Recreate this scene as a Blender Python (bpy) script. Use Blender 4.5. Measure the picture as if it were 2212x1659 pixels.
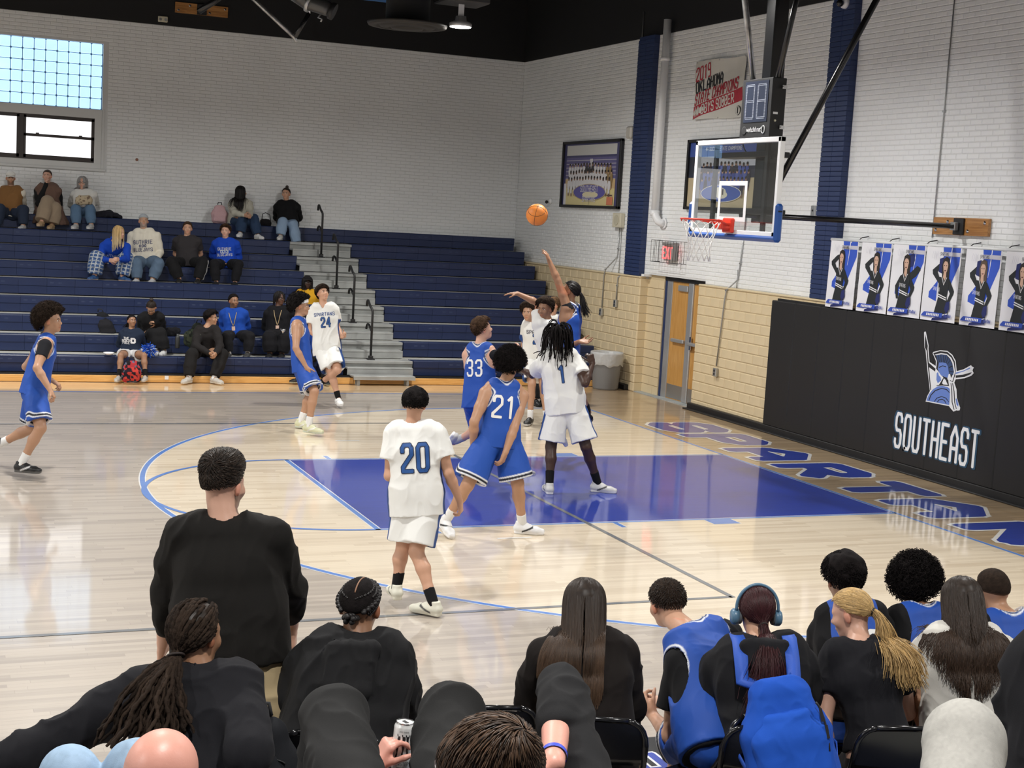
import bpy, bmesh, math, random
import numpy as np
from mathutils import Vector, Matrix
from mathutils.bvhtree import BVHTree
S = bpy.context.scene
COL = S.collection
for _o in list(bpy.data.objects): bpy.data.objects.remove(_o)
rng = np.random.default_rng(7)
random.seed(7)
PI = math.pi
# ------------------------------------------------------------------ camera
cam = bpy.data.cameras.new('camera'); camo = bpy.data.objects.new('camera', cam); COL.objects.link(camo)
cam.sensor_fit = 'HORIZONTAL'; cam.sensor_width = 36.0; cam.lens = 3096.9 / 2212 * 36; cam.clip_start = 0.05; cam.clip_end = 200
CF = Vector((0.38147527, 0.91716084, -0.11529364)); CU = Vector((-0.00840689, 0.12816263, 0.99171753)); CR = Vector((0.92434082, -0.37734645, 0.05660135))
CAMP = Vector((-9.64798373, -14.1303231, 2.90426186))
camo.matrix_world = Matrix(((CR.x, CU.x, -CF.x, CAMP.x), (CR.y, CU.y, -CF.y, CAMP.y), (CR.z, CU.z, -CF.z, CAMP.z), (0, 0, 0, 1)))
S.camera = camo
# ------------------------------------------------------------------ world, exposure, ceiling lights
wd = bpy.data.worlds.new('world'); S.world = wd; wd.use_nodes = True
wd.node_tree.nodes['Background'].inputs[0].default_value = (0.55, 0.72, 1.0, 1); wd.node_tree.nodes['Background'].inputs[1].default_value = 1.0
S.view_settings.view_transform = 'Standard'; S.view_settings.look = 'None'; S.view_settings.gamma = 1; S.view_settings.use_curve_mapping = False
S.view_settings.exposure = 0.55
LAMP_SPOTS = [(x, y) for x in (-26, -20, -14, -8, -2.05) for y in (-11.5, -5.2, 1.0, 7.0)]
LAMP_Z = 5.75; LAMP_W = 140.0
# ------------------------------------------------------------------ helpers
def link(name, me, parent=None, mat=None):
    o = bpy.data.objects.new(name, me); COL.objects.link(o)
    if parent is not None: o.parent = parent
    if mat is not None and me is not None:
        me.materials.clear(); me.materials.append(mat)
    return o
def tag(o, label=None, cat=None, group=None, kind=None):
    if label: o['label'] = label
    if cat: o['category'] = cat
    if group: o['group'] = group
    if kind: o['kind'] = kind
    return o
def empty(name, loc=(0, 0, 0), label=None, cat=None, group=None, kind=None, rz=0):
    o = bpy.data.objects.new(name, None); COL.objects.link(o); o.location = loc; o.rotation_euler = (0, 0, rz); o.empty_display_size = .1
    return tag(o, label, cat, group, kind)
def V(*a): return np.array(a, float)
def nrm(v):
    v = np.asarray(v, float); n = np.linalg.norm(v); return v / n if n > 1e-9 else v
def mesh_from(name, vs, fs, smooth=False, cols=None):
    me = bpy.data.meshes.new(name)
    me.from_pydata([tuple(map(float, v)) for v in vs], [], [tuple(map(int, f)) for f in fs])
    me.update()
    if smooth: me.polygons.foreach_set('use_smooth', [True] * len(me.polygons))
    if cols is not None: set_cols(me, cols)
    return me
def set_cols(me, cols):
    a = me.color_attributes.new('col', 'FLOAT_COLOR', 'POINT')
    c = np.ones((len(me.vertices), 4), np.float32); c[:, :3] = cols
    a.data.foreach_set('color', c.ravel())
class G:
    """collects shapes into one mesh (world or local coordinates)"""
    def __init__(s): s.v = []; s.f = []; s.sm = []
    def add(s, vs, fs, smooth=False):
        b = len(s.v); s.v += [tuple(map(float, v)) for v in vs]; s.f += [tuple(b + i for i in f) for f in fs]; s.sm += [smooth] * len(fs); return s
    def box(s, lo, hi, ch=0.0):
        x0, y0, z0 = lo; x1, y1, z1 = hi
        if ch <= 0:
            return s.add([(x0,y0,z0),(x1,y0,z0),(x1,y1,z0),(x0,y1,z0),(x0,y0,z1),(x1,y0,z1),(x1,y1,z1),(x0,y1,z1)],
                [(0,3,2,1),(4,5,6,7),(0,1,5,4),(1,2,6,5),(2,3,7,6),(3,0,4,7)])
        c = V(x0+x1, y0+y1, z0+z1)/2; h = V(x1-x0, y1-y0, z1-z0)/2; ch = min(ch, *(h*.9))
        vs = []; idx = {}
        for sx in (-1, 1):
            for sy in (-1, 1):
                for sz in (-1, 1):
                    for ax in range(3):
                        p = V(sx, sy, sz)*(h-ch); p[ax] = (sx, sy, sz)[ax]*h[ax]
                        idx[(sx, sy, sz, ax)] = len(vs); vs.append(c+p)
        fs = []
        for ax in range(3):
            a, b = [(1,2),(2,0),(0,1)][ax]
            for sg in (-1, 1):
                q = []
                for (p_, r_) in ((-1,-1),(1,-1),(1,1),(-1,1)):
                    t = [0,0,0]; t[ax] = sg; t[a] = p_; t[b] = r_; q.append(idx[(*t, ax)])
                fs.append(q if sg > 0 else q[::-1])
        for ax in range(3):
            a, b = [(1,2),(2,0),(0,1)][ax]
            for sa in (-1,1):
                for sb in (-1,1):
                    def k(sx, w):
                        t = [0,0,0]; t[ax] = sx; t[a] = sa; t[b] = sb; return idx[(*t, w)]
                    q = [k(-1,a), k(1,a), k(1,b), k(-1,b)]
                    fs.append(q if sa*sb < 0 else q[::-1])
        for sx in (-1,1):
            for sy in (-1,1):
                for sz in (-1,1):
                    q = [idx[(sx,sy,sz,0)], idx[(sx,sy,sz,1)], idx[(sx,sy,sz,2)]]
                    fs.append(q if sx*sy*sz > 0 else q[::-1])
        return s.add(vs, fs)
    def obox(s, c, ax, ay, az, ch=0.0):
        """oriented box: centre, three half-axis vectors"""
        t = G().box((-1,-1,-1), (1,1,1)); c = V(*c); M = np.array([ax, ay, az], float)
        if ch > 0:
            L = np.linalg.norm(M, axis=1); t = G().box(-L, L, ch); M = M / L[:, None]
        return s.add(np.array(t.v) @ M + c, t.f)
    def tube(s, pts, r, n=10, caps=True, flat=None, closed=False):
        pts = np.asarray(pts, float); m = len(pts); r = np.broadcast_to(np.asarray(r, float), (m,))
        T = np.gradient(pts, axis=0) if not closed else np.roll(pts,-1,0)-np.roll(pts,1,0)
        T /= np.linalg.norm(T, axis=1)[:, None] + 1e-12
        a = V(0,0,1) if abs(T[0][2]) < .9 else V(1,0,0)
        if flat is not None: a = V(*flat)
        vs = []; N = nrm(a - T[0]*np.dot(a, T[0]))
        for i in range(m):
            N = nrm(N - T[i]*np.dot(N, T[i])); Bn = np.cross(T[i], N)
            for j in range(n):
                an = 2*PI*j/n; vs.append(pts[i] + r[i]*(N*math.cos(an) + Bn*math.sin(an)))
        fs = []
        for i in range(m if closed else m-1):
            i2 = (i+1) % m
            for j in range(n):
                fs.append((i*n+j, i*n+(j+1)%n, i2*n+(j+1)%n, i2*n+j))
        s.add(vs, fs, True)
        if caps and not closed:
            b = len(s.v)-m*n
            s.f.append(tuple(b+j for j in range(n))[::-1]); s.sm.append(False)
            s.f.append(tuple(b+(m-1)*n+j for j in range(n))); s.sm.append(False)
        return s
    def lathe(s, prof, c=(0,0,0), n=24, axis=(0,0,1), smooth=True):
        """prof: list of (radius, height) along axis"""
        ax = nrm(axis); a = V(1,0,0) if abs(ax[0]) < .9 else V(0,1,0); X = nrm(np.cross(a, ax)); Y = np.cross(ax, X)
        vs = [V(*c) + ax*h + (X*math.cos(2*PI*j/n)+Y*math.sin(2*PI*j/n))*max(r,1e-4) for r, h in prof for j in range(n)]
        fs = [(i*n+j, i*n+(j+1)%n, (i+1)*n+(j+1)%n, (i+1)*n+j) for i in range(len(prof)-1) for j in range(n)]
        s.add(vs, fs, smooth); b = len(s.v)-len(vs)
        s.f.append(tuple(b+j for j in range(n))[::-1]); s.sm.append(False)
        s.f.append(tuple(b+(len(prof)-1)*n+j for j in range(n))); s.sm.append(False)
        return s
    def prism(s, poly, d, axis):
        """poly: 3-D points of a planar outline (ccw seen from +axis); extruded by -d*axis"""
        p = np.asarray(poly, float); n = len(p); q = p - V(*axis)*d
        return s.add(np.vstack([p, q]), [tuple(range(n)), tuple(range(2*n-1, n-1, -1))] + [(i, n+i, n+(i+1)%n, (i+1)%n) for i in range(n)])
    def ball(s, c, r, n=12, m=8):
        r = np.broadcast_to(np.asarray(r, float), (3,)); c = V(*c)
        vs = [c+V(0,0,-r[2])] + [c + r*V(math.cos(2*PI*j/n)*math.cos(t), math.sin(2*PI*j/n)*math.cos(t), math.sin(t)) for t in [(-.5+(i+1)/m)*PI for i in range(m-1)] for j in range(n)] + [c+V(0,0,r[2])]
        fs = [(0, 1+(j+1)%n, 1+j) for j in range(n)]
        fs += [(1+i*n+j, 1+i*n+(j+1)%n, 1+(i+1)*n+(j+1)%n, 1+(i+1)*n+j) for i in range(m-2) for j in range(n)]
        L = len(vs)-1; fs += [(L, 1+(m-2)*n+j, 1+(m-2)*n+(j+1)%n) for j in range(n)]
        return s.add(vs, fs, True)
    def mesh(s, name='m'):
        me = bpy.data.meshes.new(name); me.from_pydata(s.v, [], s.f); me.update()
        me.polygons.foreach_set('use_smooth', s.sm); return me
    def build(s, name, mat, parent=None, origin=None, **kw):
        """links the mesh; origin moves the object's origin there (world coordinates kept)"""
        if origin is not None: s.v = [(x-origin[0], y-origin[1], z-origin[2]) for x, y, z in s.v]
        o = link(name, s.mesh(name), parent, mat)
        if origin is not None: o.location = origin
        return tag(o, **kw) if kw else o
def bez(p0, p1, p2, n=8): return [tuple((1-t)**2*V(*p0)+2*t*(1-t)*V(*p1)+t*t*V(*p2)) for t in np.linspace(0, 1, n)]
# ------------------------------------------------------------------ materials
MATS = {}
def mat(name, color=(.5,.5,.5), rough=.5, metal=0, spec=.5, emit=None, es=0, coat=0, bump=0, bscale=40, vary=0, vscale=5, trans=0, alpha=1, attr=False, sheen=0, bdist=.002, coatr=.05):
    if name in MATS: return MATS[name]
    m = bpy.data.materials.new(name); m.use_nodes = True; N = m.node_tree.nodes; L = m.node_tree.links
    b = N['Principled BSDF']; c = (*color, 1)
    b.inputs['Base Color'].default_value = c; b.inputs['Roughness'].default_value = rough; b.inputs['Metallic'].default_value = metal
    b.inputs['Specular IOR Level'].default_value = spec; b.inputs['Coat Weight'].default_value = coat; b.inputs['Coat Roughness'].default_value = coatr
    b.inputs['Transmission Weight'].default_value = trans; b.inputs['Alpha'].default_value = alpha; b.inputs['Sheen Weight'].default_value = sheen
    if emit: b.inputs['Emission Color'].default_value = (*emit, 1); b.inputs['Emission Strength'].default_value = es
    src = None
    if attr:
        a = N.new('ShaderNodeAttribute'); a.attribute_name = 'col'; src = a.outputs['Color']
    if vary:
        tc = N.new('ShaderNodeTexCoord'); nz = N.new('ShaderNodeTexNoise'); nz.inputs['Scale'].default_value = vscale; nz.inputs['Detail'].default_value = 5
        L.new(tc.outputs['Object'], nz.inputs['Vector'])
        mr = N.new('ShaderNodeMapRange'); mr.inputs['From Min'].default_value = .3; mr.inputs['From Max'].default_value = .7; mr.inputs['To Min'].default_value = 1-vary; mr.inputs['To Max'].default_value = 1+vary
        L.new(nz.outputs['Fac'], mr.inputs['Value'])
        mx = N.new('ShaderNodeVectorMath'); mx.operation = 'SCALE'
        if src: L.new(src, mx.inputs[0])
        else: mx.inputs[0].default_value = color
        L.new(mr.outputs['Result'], mx.inputs['Scale']); src = mx.outputs['Vector']
    if src: L.new(src, b.inputs['Base Color'])
    if bump:
        tc = N.new('ShaderNodeTexCoord'); nz = N.new('ShaderNodeTexNoise'); nz.inputs['Scale'].default_value = bscale; nz.inputs['Detail'].default_value = 4
        L.new(tc.outputs['Object'], nz.inputs['Vector']); bp = N.new('ShaderNodeBump'); bp.inputs['Strength'].default_value = bump; bp.inputs['Distance'].default_value = bdist
        L.new(nz.outputs['Fac'], bp.inputs['Height']); L.new(bp.outputs['Normal'], b.inputs['Normal'])
    MATS[name] = m; return m
def wood_mat(name, c1, c2, scale=1.0, rough=.45, coat=0.0, axis=0):
    """long grain along the given axis"""
    m = bpy.data.materials.new(name); m.use_nodes = True; N = m.node_tree.nodes; L = m.node_tree.links; b = N['Principled BSDF']
    tc = N.new('ShaderNodeTexCoord'); mp = N.new('ShaderNodeMapping'); sc = [14*scale]*3; sc[axis] = .9*scale; mp.inputs['Scale'].default_value = sc
    nz = N.new('ShaderNodeTexNoise'); nz.inputs['Scale'].default_value = 2; nz.inputs['Detail'].default_value = 6; nz.inputs['Distortion'].default_value = 1.2
    cr = N.new('ShaderNodeValToRGB'); cr.color_ramp.elements[0].position = .35; cr.color_ramp.elements[1].position = .65; cr.color_ramp.elements[0].color = (*c1, 1); cr.color_ramp.elements[1].color = (*c2, 1)
    L.new(tc.outputs['Object'], mp.inputs[0]); L.new(mp.outputs[0], nz.inputs['Vector']); L.new(nz.outputs['Fac'], cr.inputs[0]); L.new(cr.outputs[0], b.inputs['Base Color'])
    b.inputs['Roughness'].default_value = rough; b.inputs['Coat Weight'].default_value = coat; return m
def floor_mat(name, c1, c2, paint=False):
    """strip maple under a clear gym finish: boards run along x, each its own tone; slightly uneven gloss"""
    m = bpy.data.materials.new(name); m.use_nodes = True; N = m.node_tree.nodes; L = m.node_tree.links; b = N['Principled BSDF']
    tc = N.new('ShaderNodeTexCoord'); sx = N.new('ShaderNodeSeparateXYZ'); L.new(tc.outputs['Object'], sx.inputs[0])
    def math_(op, a, v=None, bb=None):
        n = N.new('ShaderNodeMath'); n.operation = op
        if hasattr(a, 'is_linked'): L.new(a, n.inputs[0])
        else: n.inputs[0].default_value = a
        if bb is not None: L.new(bb, n.inputs[1])
        elif v is not None: n.inputs[1].default_value = v
        return n.outputs[0]
    row = math_('FLOOR', math_('DIVIDE', sx.outputs['Y'], .057))
    w1 = N.new('ShaderNodeTexWhiteNoise'); w1.noise_dimensions = '1D'; L.new(row, w1.inputs['W'])
    xo = math_('ADD', sx.outputs['X'], bb=math_('MULTIPLY', w1.outputs['Value'], 7.3))
    cell = math_('FLOOR', math_('DIVIDE', xo, .86))
    cb = N.new('ShaderNodeCombineXYZ'); L.new(row, cb.inputs[0]); L.new(cell, cb.inputs[1])
    w2 = N.new('ShaderNodeTexWhiteNoise'); w2.noise_dimensions = '2D'; L.new(cb.outputs[0], w2.inputs['Vector'])
    mp = N.new('ShaderNodeMapping'); mp.inputs['Scale'].default_value = (1.2, 26, 1); L.new(tc.outputs['Object'], mp.inputs[0])
    ad = N.new('ShaderNodeVectorMath'); ad.operation = 'ADD'; L.new(mp.outputs[0], ad.inputs[0]); L.new(w2.outputs['Color'], ad.inputs[1])
    nz = N.new('ShaderNodeTexNoise'); nz.inputs['Scale'].default_value = 1.6; nz.inputs['Detail'].default_value = 5; L.new(ad.outputs[0], nz.inputs['Vector'])
    t = math_('ADD', math_('MULTIPLY', w2.outputs['Value'], .62), bb=math_('MULTIPLY', nz.outputs['Fac'], .55))
    if not paint:
        cr = N.new('ShaderNodeValToRGB'); e = cr.color_ramp.elements; e[0].position = .08; e[1].position = .75; e[0].color = (*c2, 1); e[1].color = (*c1, 1)
        L.new(t, cr.inputs[0]); col = cr.outputs[0]
        fy = math_('FRACT', math_('DIVIDE', sx.outputs['Y'], .057)); fx = math_('FRACT', math_('DIVIDE', xo, .86))
        gap = math_('MAXIMUM', math_('LESS_THAN', fy, .03), bb=math_('LESS_THAN', fx, .0025))
        mx = N.new('ShaderNodeMixRGB'); L.new(math_('MULTIPLY', gap, .35), mx.inputs[0]); L.new(col, mx.inputs[1]); mx.inputs[2].default_value = (*[k*.35 for k in c2], 1)
        L.new(mx.outputs[0], b.inputs['Base Color'])
    else:
        cr = N.new('ShaderNodeValToRGB'); e = cr.color_ramp.elements; e[0].color = (*c2, 1); e[1].color = (*c1, 1); L.new(t, cr.inputs[0]); L.new(cr.outputs[0], b.inputs['Base Color'])
    b.inputs['Roughness'].default_value = .4; b.inputs['Specular IOR Level'].default_value = .3
    b.inputs['Coat Weight'].default_value = .85; b.inputs['Coat Roughness'].default_value = .055; b.inputs['Coat IOR'].default_value = 1.5
    hb = math_('ADD', math_('MULTIPLY', w1.outputs['Value'], .00005), bb=math_('MULTIPLY', nz.outputs['Fac'], .00022))
    bp = N.new('ShaderNodeBump'); bp.inputs['Strength'].default_value = 1; bp.inputs['Distance'].default_value = 1.0; L.new(hb, bp.inputs['Height'])
    L.new(bp.outputs['Normal'], b.inputs['Coat Normal']); return m
M_wall = mat('white_painted_brick', (.82,.835,.84), .55, vary=.035, vscale=.9, bump=.25, bscale=60)
M_mortar = mat('painted_mortar', (.66,.67,.67), .8)
M_beige = mat('beige_block', (.69,.565,.36), .45, vary=.05, vscale=1.5, bump=.15, bscale=50)
M_beigem = mat('beige_mortar', (.56,.455,.285), .8)
M_navyw = mat('navy_painted_brick', (.017,.034,.108), .5, bump=.3, bscale=60)
M_black = mat('black_paint', (.006,.006,.007), .7, bump=.3, bscale=30)
M_blackg = mat('black_gloss_steel', (.008,.008,.009), .22, spec=.6)
M_blackm = mat('black_matte_steel', (.012,.012,.013), .5)
M_vinyl = mat('black_vinyl_mat', (.011,.011,.012), .5, bump=.2, bscale=90)
M_seat = mat('navy_bleacher_plastic', (.012,.023,.075), .38, vary=.10, vscale=2, bump=.1, bscale=120)
M_deck = mat('grey_bleacher_deck', (.46,.46,.42), .5, vary=.15, vscale=3)
M_step = mat('grey_step_paint', (.33,.34,.33), .45, vary=.15, vscale=4)
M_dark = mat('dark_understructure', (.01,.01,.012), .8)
M_white = mat('white_paint', (.80,.81,.82), .4)
M_trimw = mat('painted_window_trim', (.66,.67,.66), .5)
M_bronze = mat('dark_bronze_frame', (.035,.026,.022), .4)
M_steel = mat('galvanised_steel', (.45,.46,.46), .35, metal=.8)
M_chrome = mat('chrome', (.75,.75,.75), .12, metal=1)
M_glassb = mat('sky_lit_glass_block', (.5,.68,.85), .12, emit=(.43,.67,.96), es=.86, spec=.6)
M_frost = mat('daylit_frosted_pane', (.9,.9,.9), .3, emit=(.96,.97,1.0), es=.93)
M_woodp = wood_mat('varnished_board', (.36,.16,.045), (.52,.26,.08), 1, .35, .3, axis=1)
M_pine = wood_mat('pine_kick_board', (.62,.31,.08), (.80,.46,.15), 1, .4, .2, axis=0)
M_doorw = wood_mat('oak_veneer', (.50,.25,.06), (.60,.33,.10), 1.2, .35, .2, axis=2)
M_alu = mat('aluminium', (.50,.51,.52), .35, metal=.6)
M_bluepad = mat('blue_edge_pad', (.016,.075,.30), .35)
M_red = mat('orange_red_rim', (.70,.045,.02), .35)
M_net = mat('white_net_cord', (.80,.79,.76), .8)
M_ink = mat('print', (1,1,1), .5, attr=True)
M_inkg = mat('print_gloss', (1,1,1), .35, attr=True)
M_lampe = mat('lamp_lens', (1,1,1), .4, emit=(1,.97,.92), es=30)
# ------------------------------------------------------------------ stroke lettering
_a = .5
GL = {  # strokes on a 1 wide x 1.6 high cell
'A': [[(0,0),(0,1.1),(.5,1.6),(1,1.1),(1,0)],[(0,.6),(1,.6)]], 'B': [[(0,0),(0,1.6),(.8,1.6),(1,1.4),(1,1.0),(.8,.8),(0,.8)],[(.8,.8),(1,.6),(1,.2),(.8,0),(0,0)]],
'C': [[(1,1.2),(1,1.4),(.8,1.6),(.2,1.6),(0,1.4),(0,.2),(.2,0),(.8,0),(1,.2),(1,.4)]], 'D': [[(0,0),(0,1.6),(.75,1.6),(1,1.35),(1,.25),(.75,0),(0,0)]],
'E': [[(1,1.6),(0,1.6),(0,0),(1,0)],[(0,.8),(.8,.8)]], 'F': [[(1,1.6),(0,1.6),(0,0)],[(0,.8),(.8,.8)]], 'G': [[(1,1.25),(1,1.4),(.8,1.6),(.2,1.6),(0,1.4),(0,.2),(.2,0),(.8,0),(1,.2),(1,.75),(.55,.75)]],
'H': [[(0,0),(0,1.6)],[(1,0),(1,1.6)],[(0,.8),(1,.8)]], 'I': [[(.5,0),(.5,1.6)]], 'J': [[(1,1.6),(1,.2),(.8,0),(.2,0),(0,.2),(0,.45)]],
'K': [[(0,0),(0,1.6)],[(1,1.6),(.05,.75)],[(.35,.95),(1,0)]], 'L': [[(0,1.6),(0,0),(1,0)]], 'M': [[(0,0),(0,1.6),(.5,.8),(1,1.6),(1,0)]], 'N': [[(0,0),(0,1.6),(1,0),(1,1.6)]],
'O': [[(.2,0),(0,.2),(0,1.4),(.2,1.6),(.8,1.6),(1,1.4),(1,.2),(.8,0),(.2,0)]], 'P': [[(0,0),(0,1.6),(.8,1.6),(1,1.4),(1,.9),(.8,.7),(0,.7)]],
'R': [[(0,0),(0,1.6),(.8,1.6),(1,1.4),(1,.95),(.8,.75),(0,.75)],[(.45,.75),(1,0)]], 'S': [[(1,1.25),(1,1.4),(.8,1.6),(.2,1.6),(0,1.4),(0,1.0),(.2,.8),(.8,.8),(1,.6),(1,.2),(.8,0),(.2,0),(0,.2),(0,.35)]],
'T': [[(0,1.6),(1,1.6)],[(.5,1.6),(.5,0)]], 'U': [[(0,1.6),(0,.2),(.2,0),(.8,0),(1,.2),(1,1.6)]], 'V': [[(0,1.6),(.5,0),(1,1.6)]], 'W': [[(0,1.6),(.22,0),(.5,1.1),(.78,0),(1,1.6)]],
'X': [[(0,0),(1,1.6)],[(0,1.6),(1,0)]], 'Y': [[(0,1.6),(.5,.8),(1,1.6)],[(.5,.8),(.5,0)]], 'Z': [[(0,1.6),(1,1.6),(0,0),(1,0)]],
'0': [[(.2,0),(0,.2),(0,1.4),(.2,1.6),(.8,1.6),(1,1.4),(1,.2),(.8,0),(.2,0)]], '1': [[(.15,1.35),(.55,1.6),(.55,0)]], '2': [[(0,1.2),(0,1.4),(.2,1.6),(.8,1.6),(1,1.4),(1,1.0),(0,.25),(0,0),(1,0)]],
'3': [[(0,1.3),(0,1.4),(.2,1.6),(.8,1.6),(1,1.4),(1,1.0),(.8,.82),(.4,.82)],[(.8,.82),(1,.6),(1,.2),(.8,0),(.2,0),(0,.2),(0,.3)]], '4': [[(.75,0),(.75,1.6),(0,.5),(1,.5)]],
'7': [[(0,1.6),(1,1.6),(.4,0)]], '9': [[(1,.8),(.2,.8),(0,1.0),(0,1.4),(.2,1.6),(.8,1.6),(1,1.4),(1,.2),(.8,0),(.2,0)]], '.': [[(.4,0),(.6,0)]], ' ': []}
def text_geo(txt, h, wf=.55, st=.2, gap=.35, wide=0.0, serif=False):
    """2-D quads of stroke letters centred on 0; h cap height, wf cell width / height*1.6, st stroke in cell units of width, wide widens strokes (outline)"""
    sy = h/1.6; sx = wf*h; quads = []; x = 0
    s = st*sx; ex = wide
    for ch in txt:
        w = sx*(.35 if ch in 'I. ' else 1)
        for stroke in GL.get(ch, []):
            P = [V(x + (p[0]*sx if ch not in 'I.' else w/2), p[1]*sy) for p in stroke]
            # keep strokes inside the cell
            P = [V(p[0], s/2 + p[1]*(h-s)/h) for p in P]
            for a, b in zip(P[:-1], P[1:]):
                d = b-a; L = np.linalg.norm(d)
                if L < 1e-6: continue
                d /= L; n = V(-d[1], d[0]); hw = s/2+ex; e = s/2*.75+ex
                quads.append([a-d*e-n*hw*.72, a-d*e*.3-n*hw, b+d*e*.3-n*hw, b+d*e-n*hw*.72, b+d*e+n*hw*.72, b+d*e*.3+n*hw, a-d*e*.3+n*hw, a-d*e+n*hw*.72])
        x += w + gap*sx + s
    W = x - gap*sx - s
    return [[V(p[0]-W/2, p[1]-h/2) for p in q] for q in quads], W
def text_on_plane(g, txt, c, right, up, h, off=0.0, **kw):
    right = nrm(right); up = nrm(up); n = np.cross(right, up); qs, W = text_geo(txt, h, **kw)
    for i, q in enumerate(qs):
        pts = [V(*c) + right*p[0] + up*p[1] + n*(off + 1e-5*(i % 7)) for p in q]
        g.add(pts, [tuple(range(len(q)))])
    return g
# ================================================================== SETTING
XW, YW = 2.0, 14.17          # white brick faces of the end wall and the bleacher wall
XB = 1.88                    # face of the beige block dado
Z1, ZC, ZT = 1.98, 6.14, 8.4 # dado top, start of the black paint, roof deck
X0, Y0 = -30.0, -17.5
# ---- floor: strip maple, stained in zones, painted lines under the finish
M_fl_grey = floor_mat('maple_grey_stain', (.48,.42,.355), (.33,.29,.25))
M_fl_cream = floor_mat('maple_natural', (.76,.655,.50), (.585,.475,.34))
M_fl_warm = floor_mat('maple_border', (.72,.52,.31), (.56,.38,.21))
M_fl_brown = floor_mat('maple_baseline_border', (.46,.34,.205), (.29,.20,.115))
M_p_blue = floor_mat('court_blue_paint', (.009,.038,.34), (.008,.033,.30), True)
M_p_line = floor_mat('court_line_blue', (.10,.24,.62), (.085,.21,.57), True)
M_p_white = floor_mat('court_white_paint', (.80,.80,.78), (.74,.74,.72), True)
M_p_grey = floor_mat('court_grey_paint', (.17,.18,.19), (.14,.15,.16), True)
fl = G().box((X0, Y0, -.12), (XW+.3, YW+.3, 0)).build('floor', M_fl_grey, kind='structure')
def decal(name, polys, m, z):
    g = G()
    for p in polys: g.add([(x, y, z) for x, y in p], [tuple(range(len(p)))])
    return g.build(name, m, fl)
def arc(cx, cy, r, a0, a1, n=64): return [(cx+r*math.cos(a), cy+r*math.sin(a)) for a in np.linspace(a0, a1, n)]
def band(path, w):
    P = np.array(path, float); T = np.gradient(P, axis=0); T /= np.linalg.norm(T, axis=1)[:, None]; Nn = np.c_[-T[:,1], T[:,0]]
    A = P+Nn*w/2; B_ = P-Nn*w/2
    return [[tuple(B_[i]), tuple(B_[i+1]), tuple(A[i+1]), tuple(A[i])] for i in range(len(P)-1)]
def rect(x0, y0, x1, y1): return [(x0,y0),(x1,y0),(x1,y1),(x0,y1)]
RB = 6.02; CXB = -1.575
out = [(0, -RB)] + [(0, RB)] + arc(CXB, 0, RB, PI/2, 1.5*PI, 80)
tri = [(-1.575, 0)]
decal('natural_wood_zone', [[(0,-RB),(0,RB),(CXB,RB),(CXB,-RB)]] + [[(CXB,0), arc(CXB,0,RB,PI/2,1.5*PI,80)[i], arc(CXB,0,RB,PI/2,1.5*PI,80)[i+1]] for i in range(79)], M_fl_cream, .0006)
decal('sideline_border_zone', [rect(-29, 7.60, 0, YW), ], M_fl_warm, .0006)
decal('baseline_border_zone', [rect(0, -9.5, XW, YW)], M_fl_brown, .0007)
decal('painted_key', [rect(-5.76, -1.83, 0, 1.83)], M_p_blue, .0012)
W = .05
white = []; blue = []
def stripe(path, w=.05, edge=.013):
    global white, blue
    white += band(path, w+2*edge); blue += band(path, w)
stripe(arc(CXB, 0, RB-.025, PI/2, 1.5*PI, 96)); stripe([(CXB, RB-.025), (0, RB-.025)]); stripe([(CXB, -RB+.025), (0, -RB+.025)])
stripe([(-5.765, -1.83), (-5.765, 1.83)]); stripe([(-5.79, 1.805), (0, 1.805)], .04); stripe([(-5.79, -1.805), (0, -1.805)], .04)
stripe([(.0, -8.2), (.0, 7.62)], .05, .006); stripe([(-29, 7.6), (0, 7.6)], .05, 0)
for s_ in (1, -1):
    for x, w in ((-2.21, .3), (-3.36, .05), (-4.27, .05), (-5.25, .05)):
        white.append(rect(x-w/2-.012, min(s_*1.83, s_*2.03+s_*.012), x+w/2+.012, max(s_*1.83, s_*2.03+s_*.012))); blue.append(rect(x-w/2, min(s_*1.83, s_*2.03), x+w/2, max(s_*1.83, s_*2.03)))
decal('white_line_edging', white, M_p_white, .0016); decal('blue_court_lines', blue, M_p_line, .0022)
decal('grey_volleyball_lines', band([(-29, -4.52), (-3.65, -4.52)], .05) + band([(-3.65, -4.54), (-3.65, 4.54)], .05) + band([(-3.65, 4.52), (-29, 4.52)], .05), M_p_grey, .0027)
decal('white_hash_marks', [rect(-4.79, -2.33, -4.45, -2.29), rect(-4.83, 3.08, -4.52, 3.12)], M_p_white, .0027)
decal('free_throw_circle', band(arc(-5.79, 0, 1.805, PI/2, 1.5*PI, 60), .05), M_p_line, .0031)
# SPARTANS along the baseline: read towards -y, tops towards the wall
def floor_word(m, z, wide):
    g = G(); n = 0
    for ch, yc in zip('SPARTANS', (4.05, 2.98, 1.80, .62, -.58, -1.62, -2.86, -4.0)):
        qs, w_ = text_geo(ch, 1.08, wf=.62, st=.44, wide=wide)
        for q in qs:
            n += 1; pts = [(.74 + p[1], yc - p[0] - .0*p[1], z + 2e-5*(n % 17)) for p in q]
            g.add(pts, [tuple(range(len(q)))])
    return g.build('spartans_lettering', m, fl)
floor_word(M_p_white, .0030, .045); floor_word(M_p_blue, .0038, 0)
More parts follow.
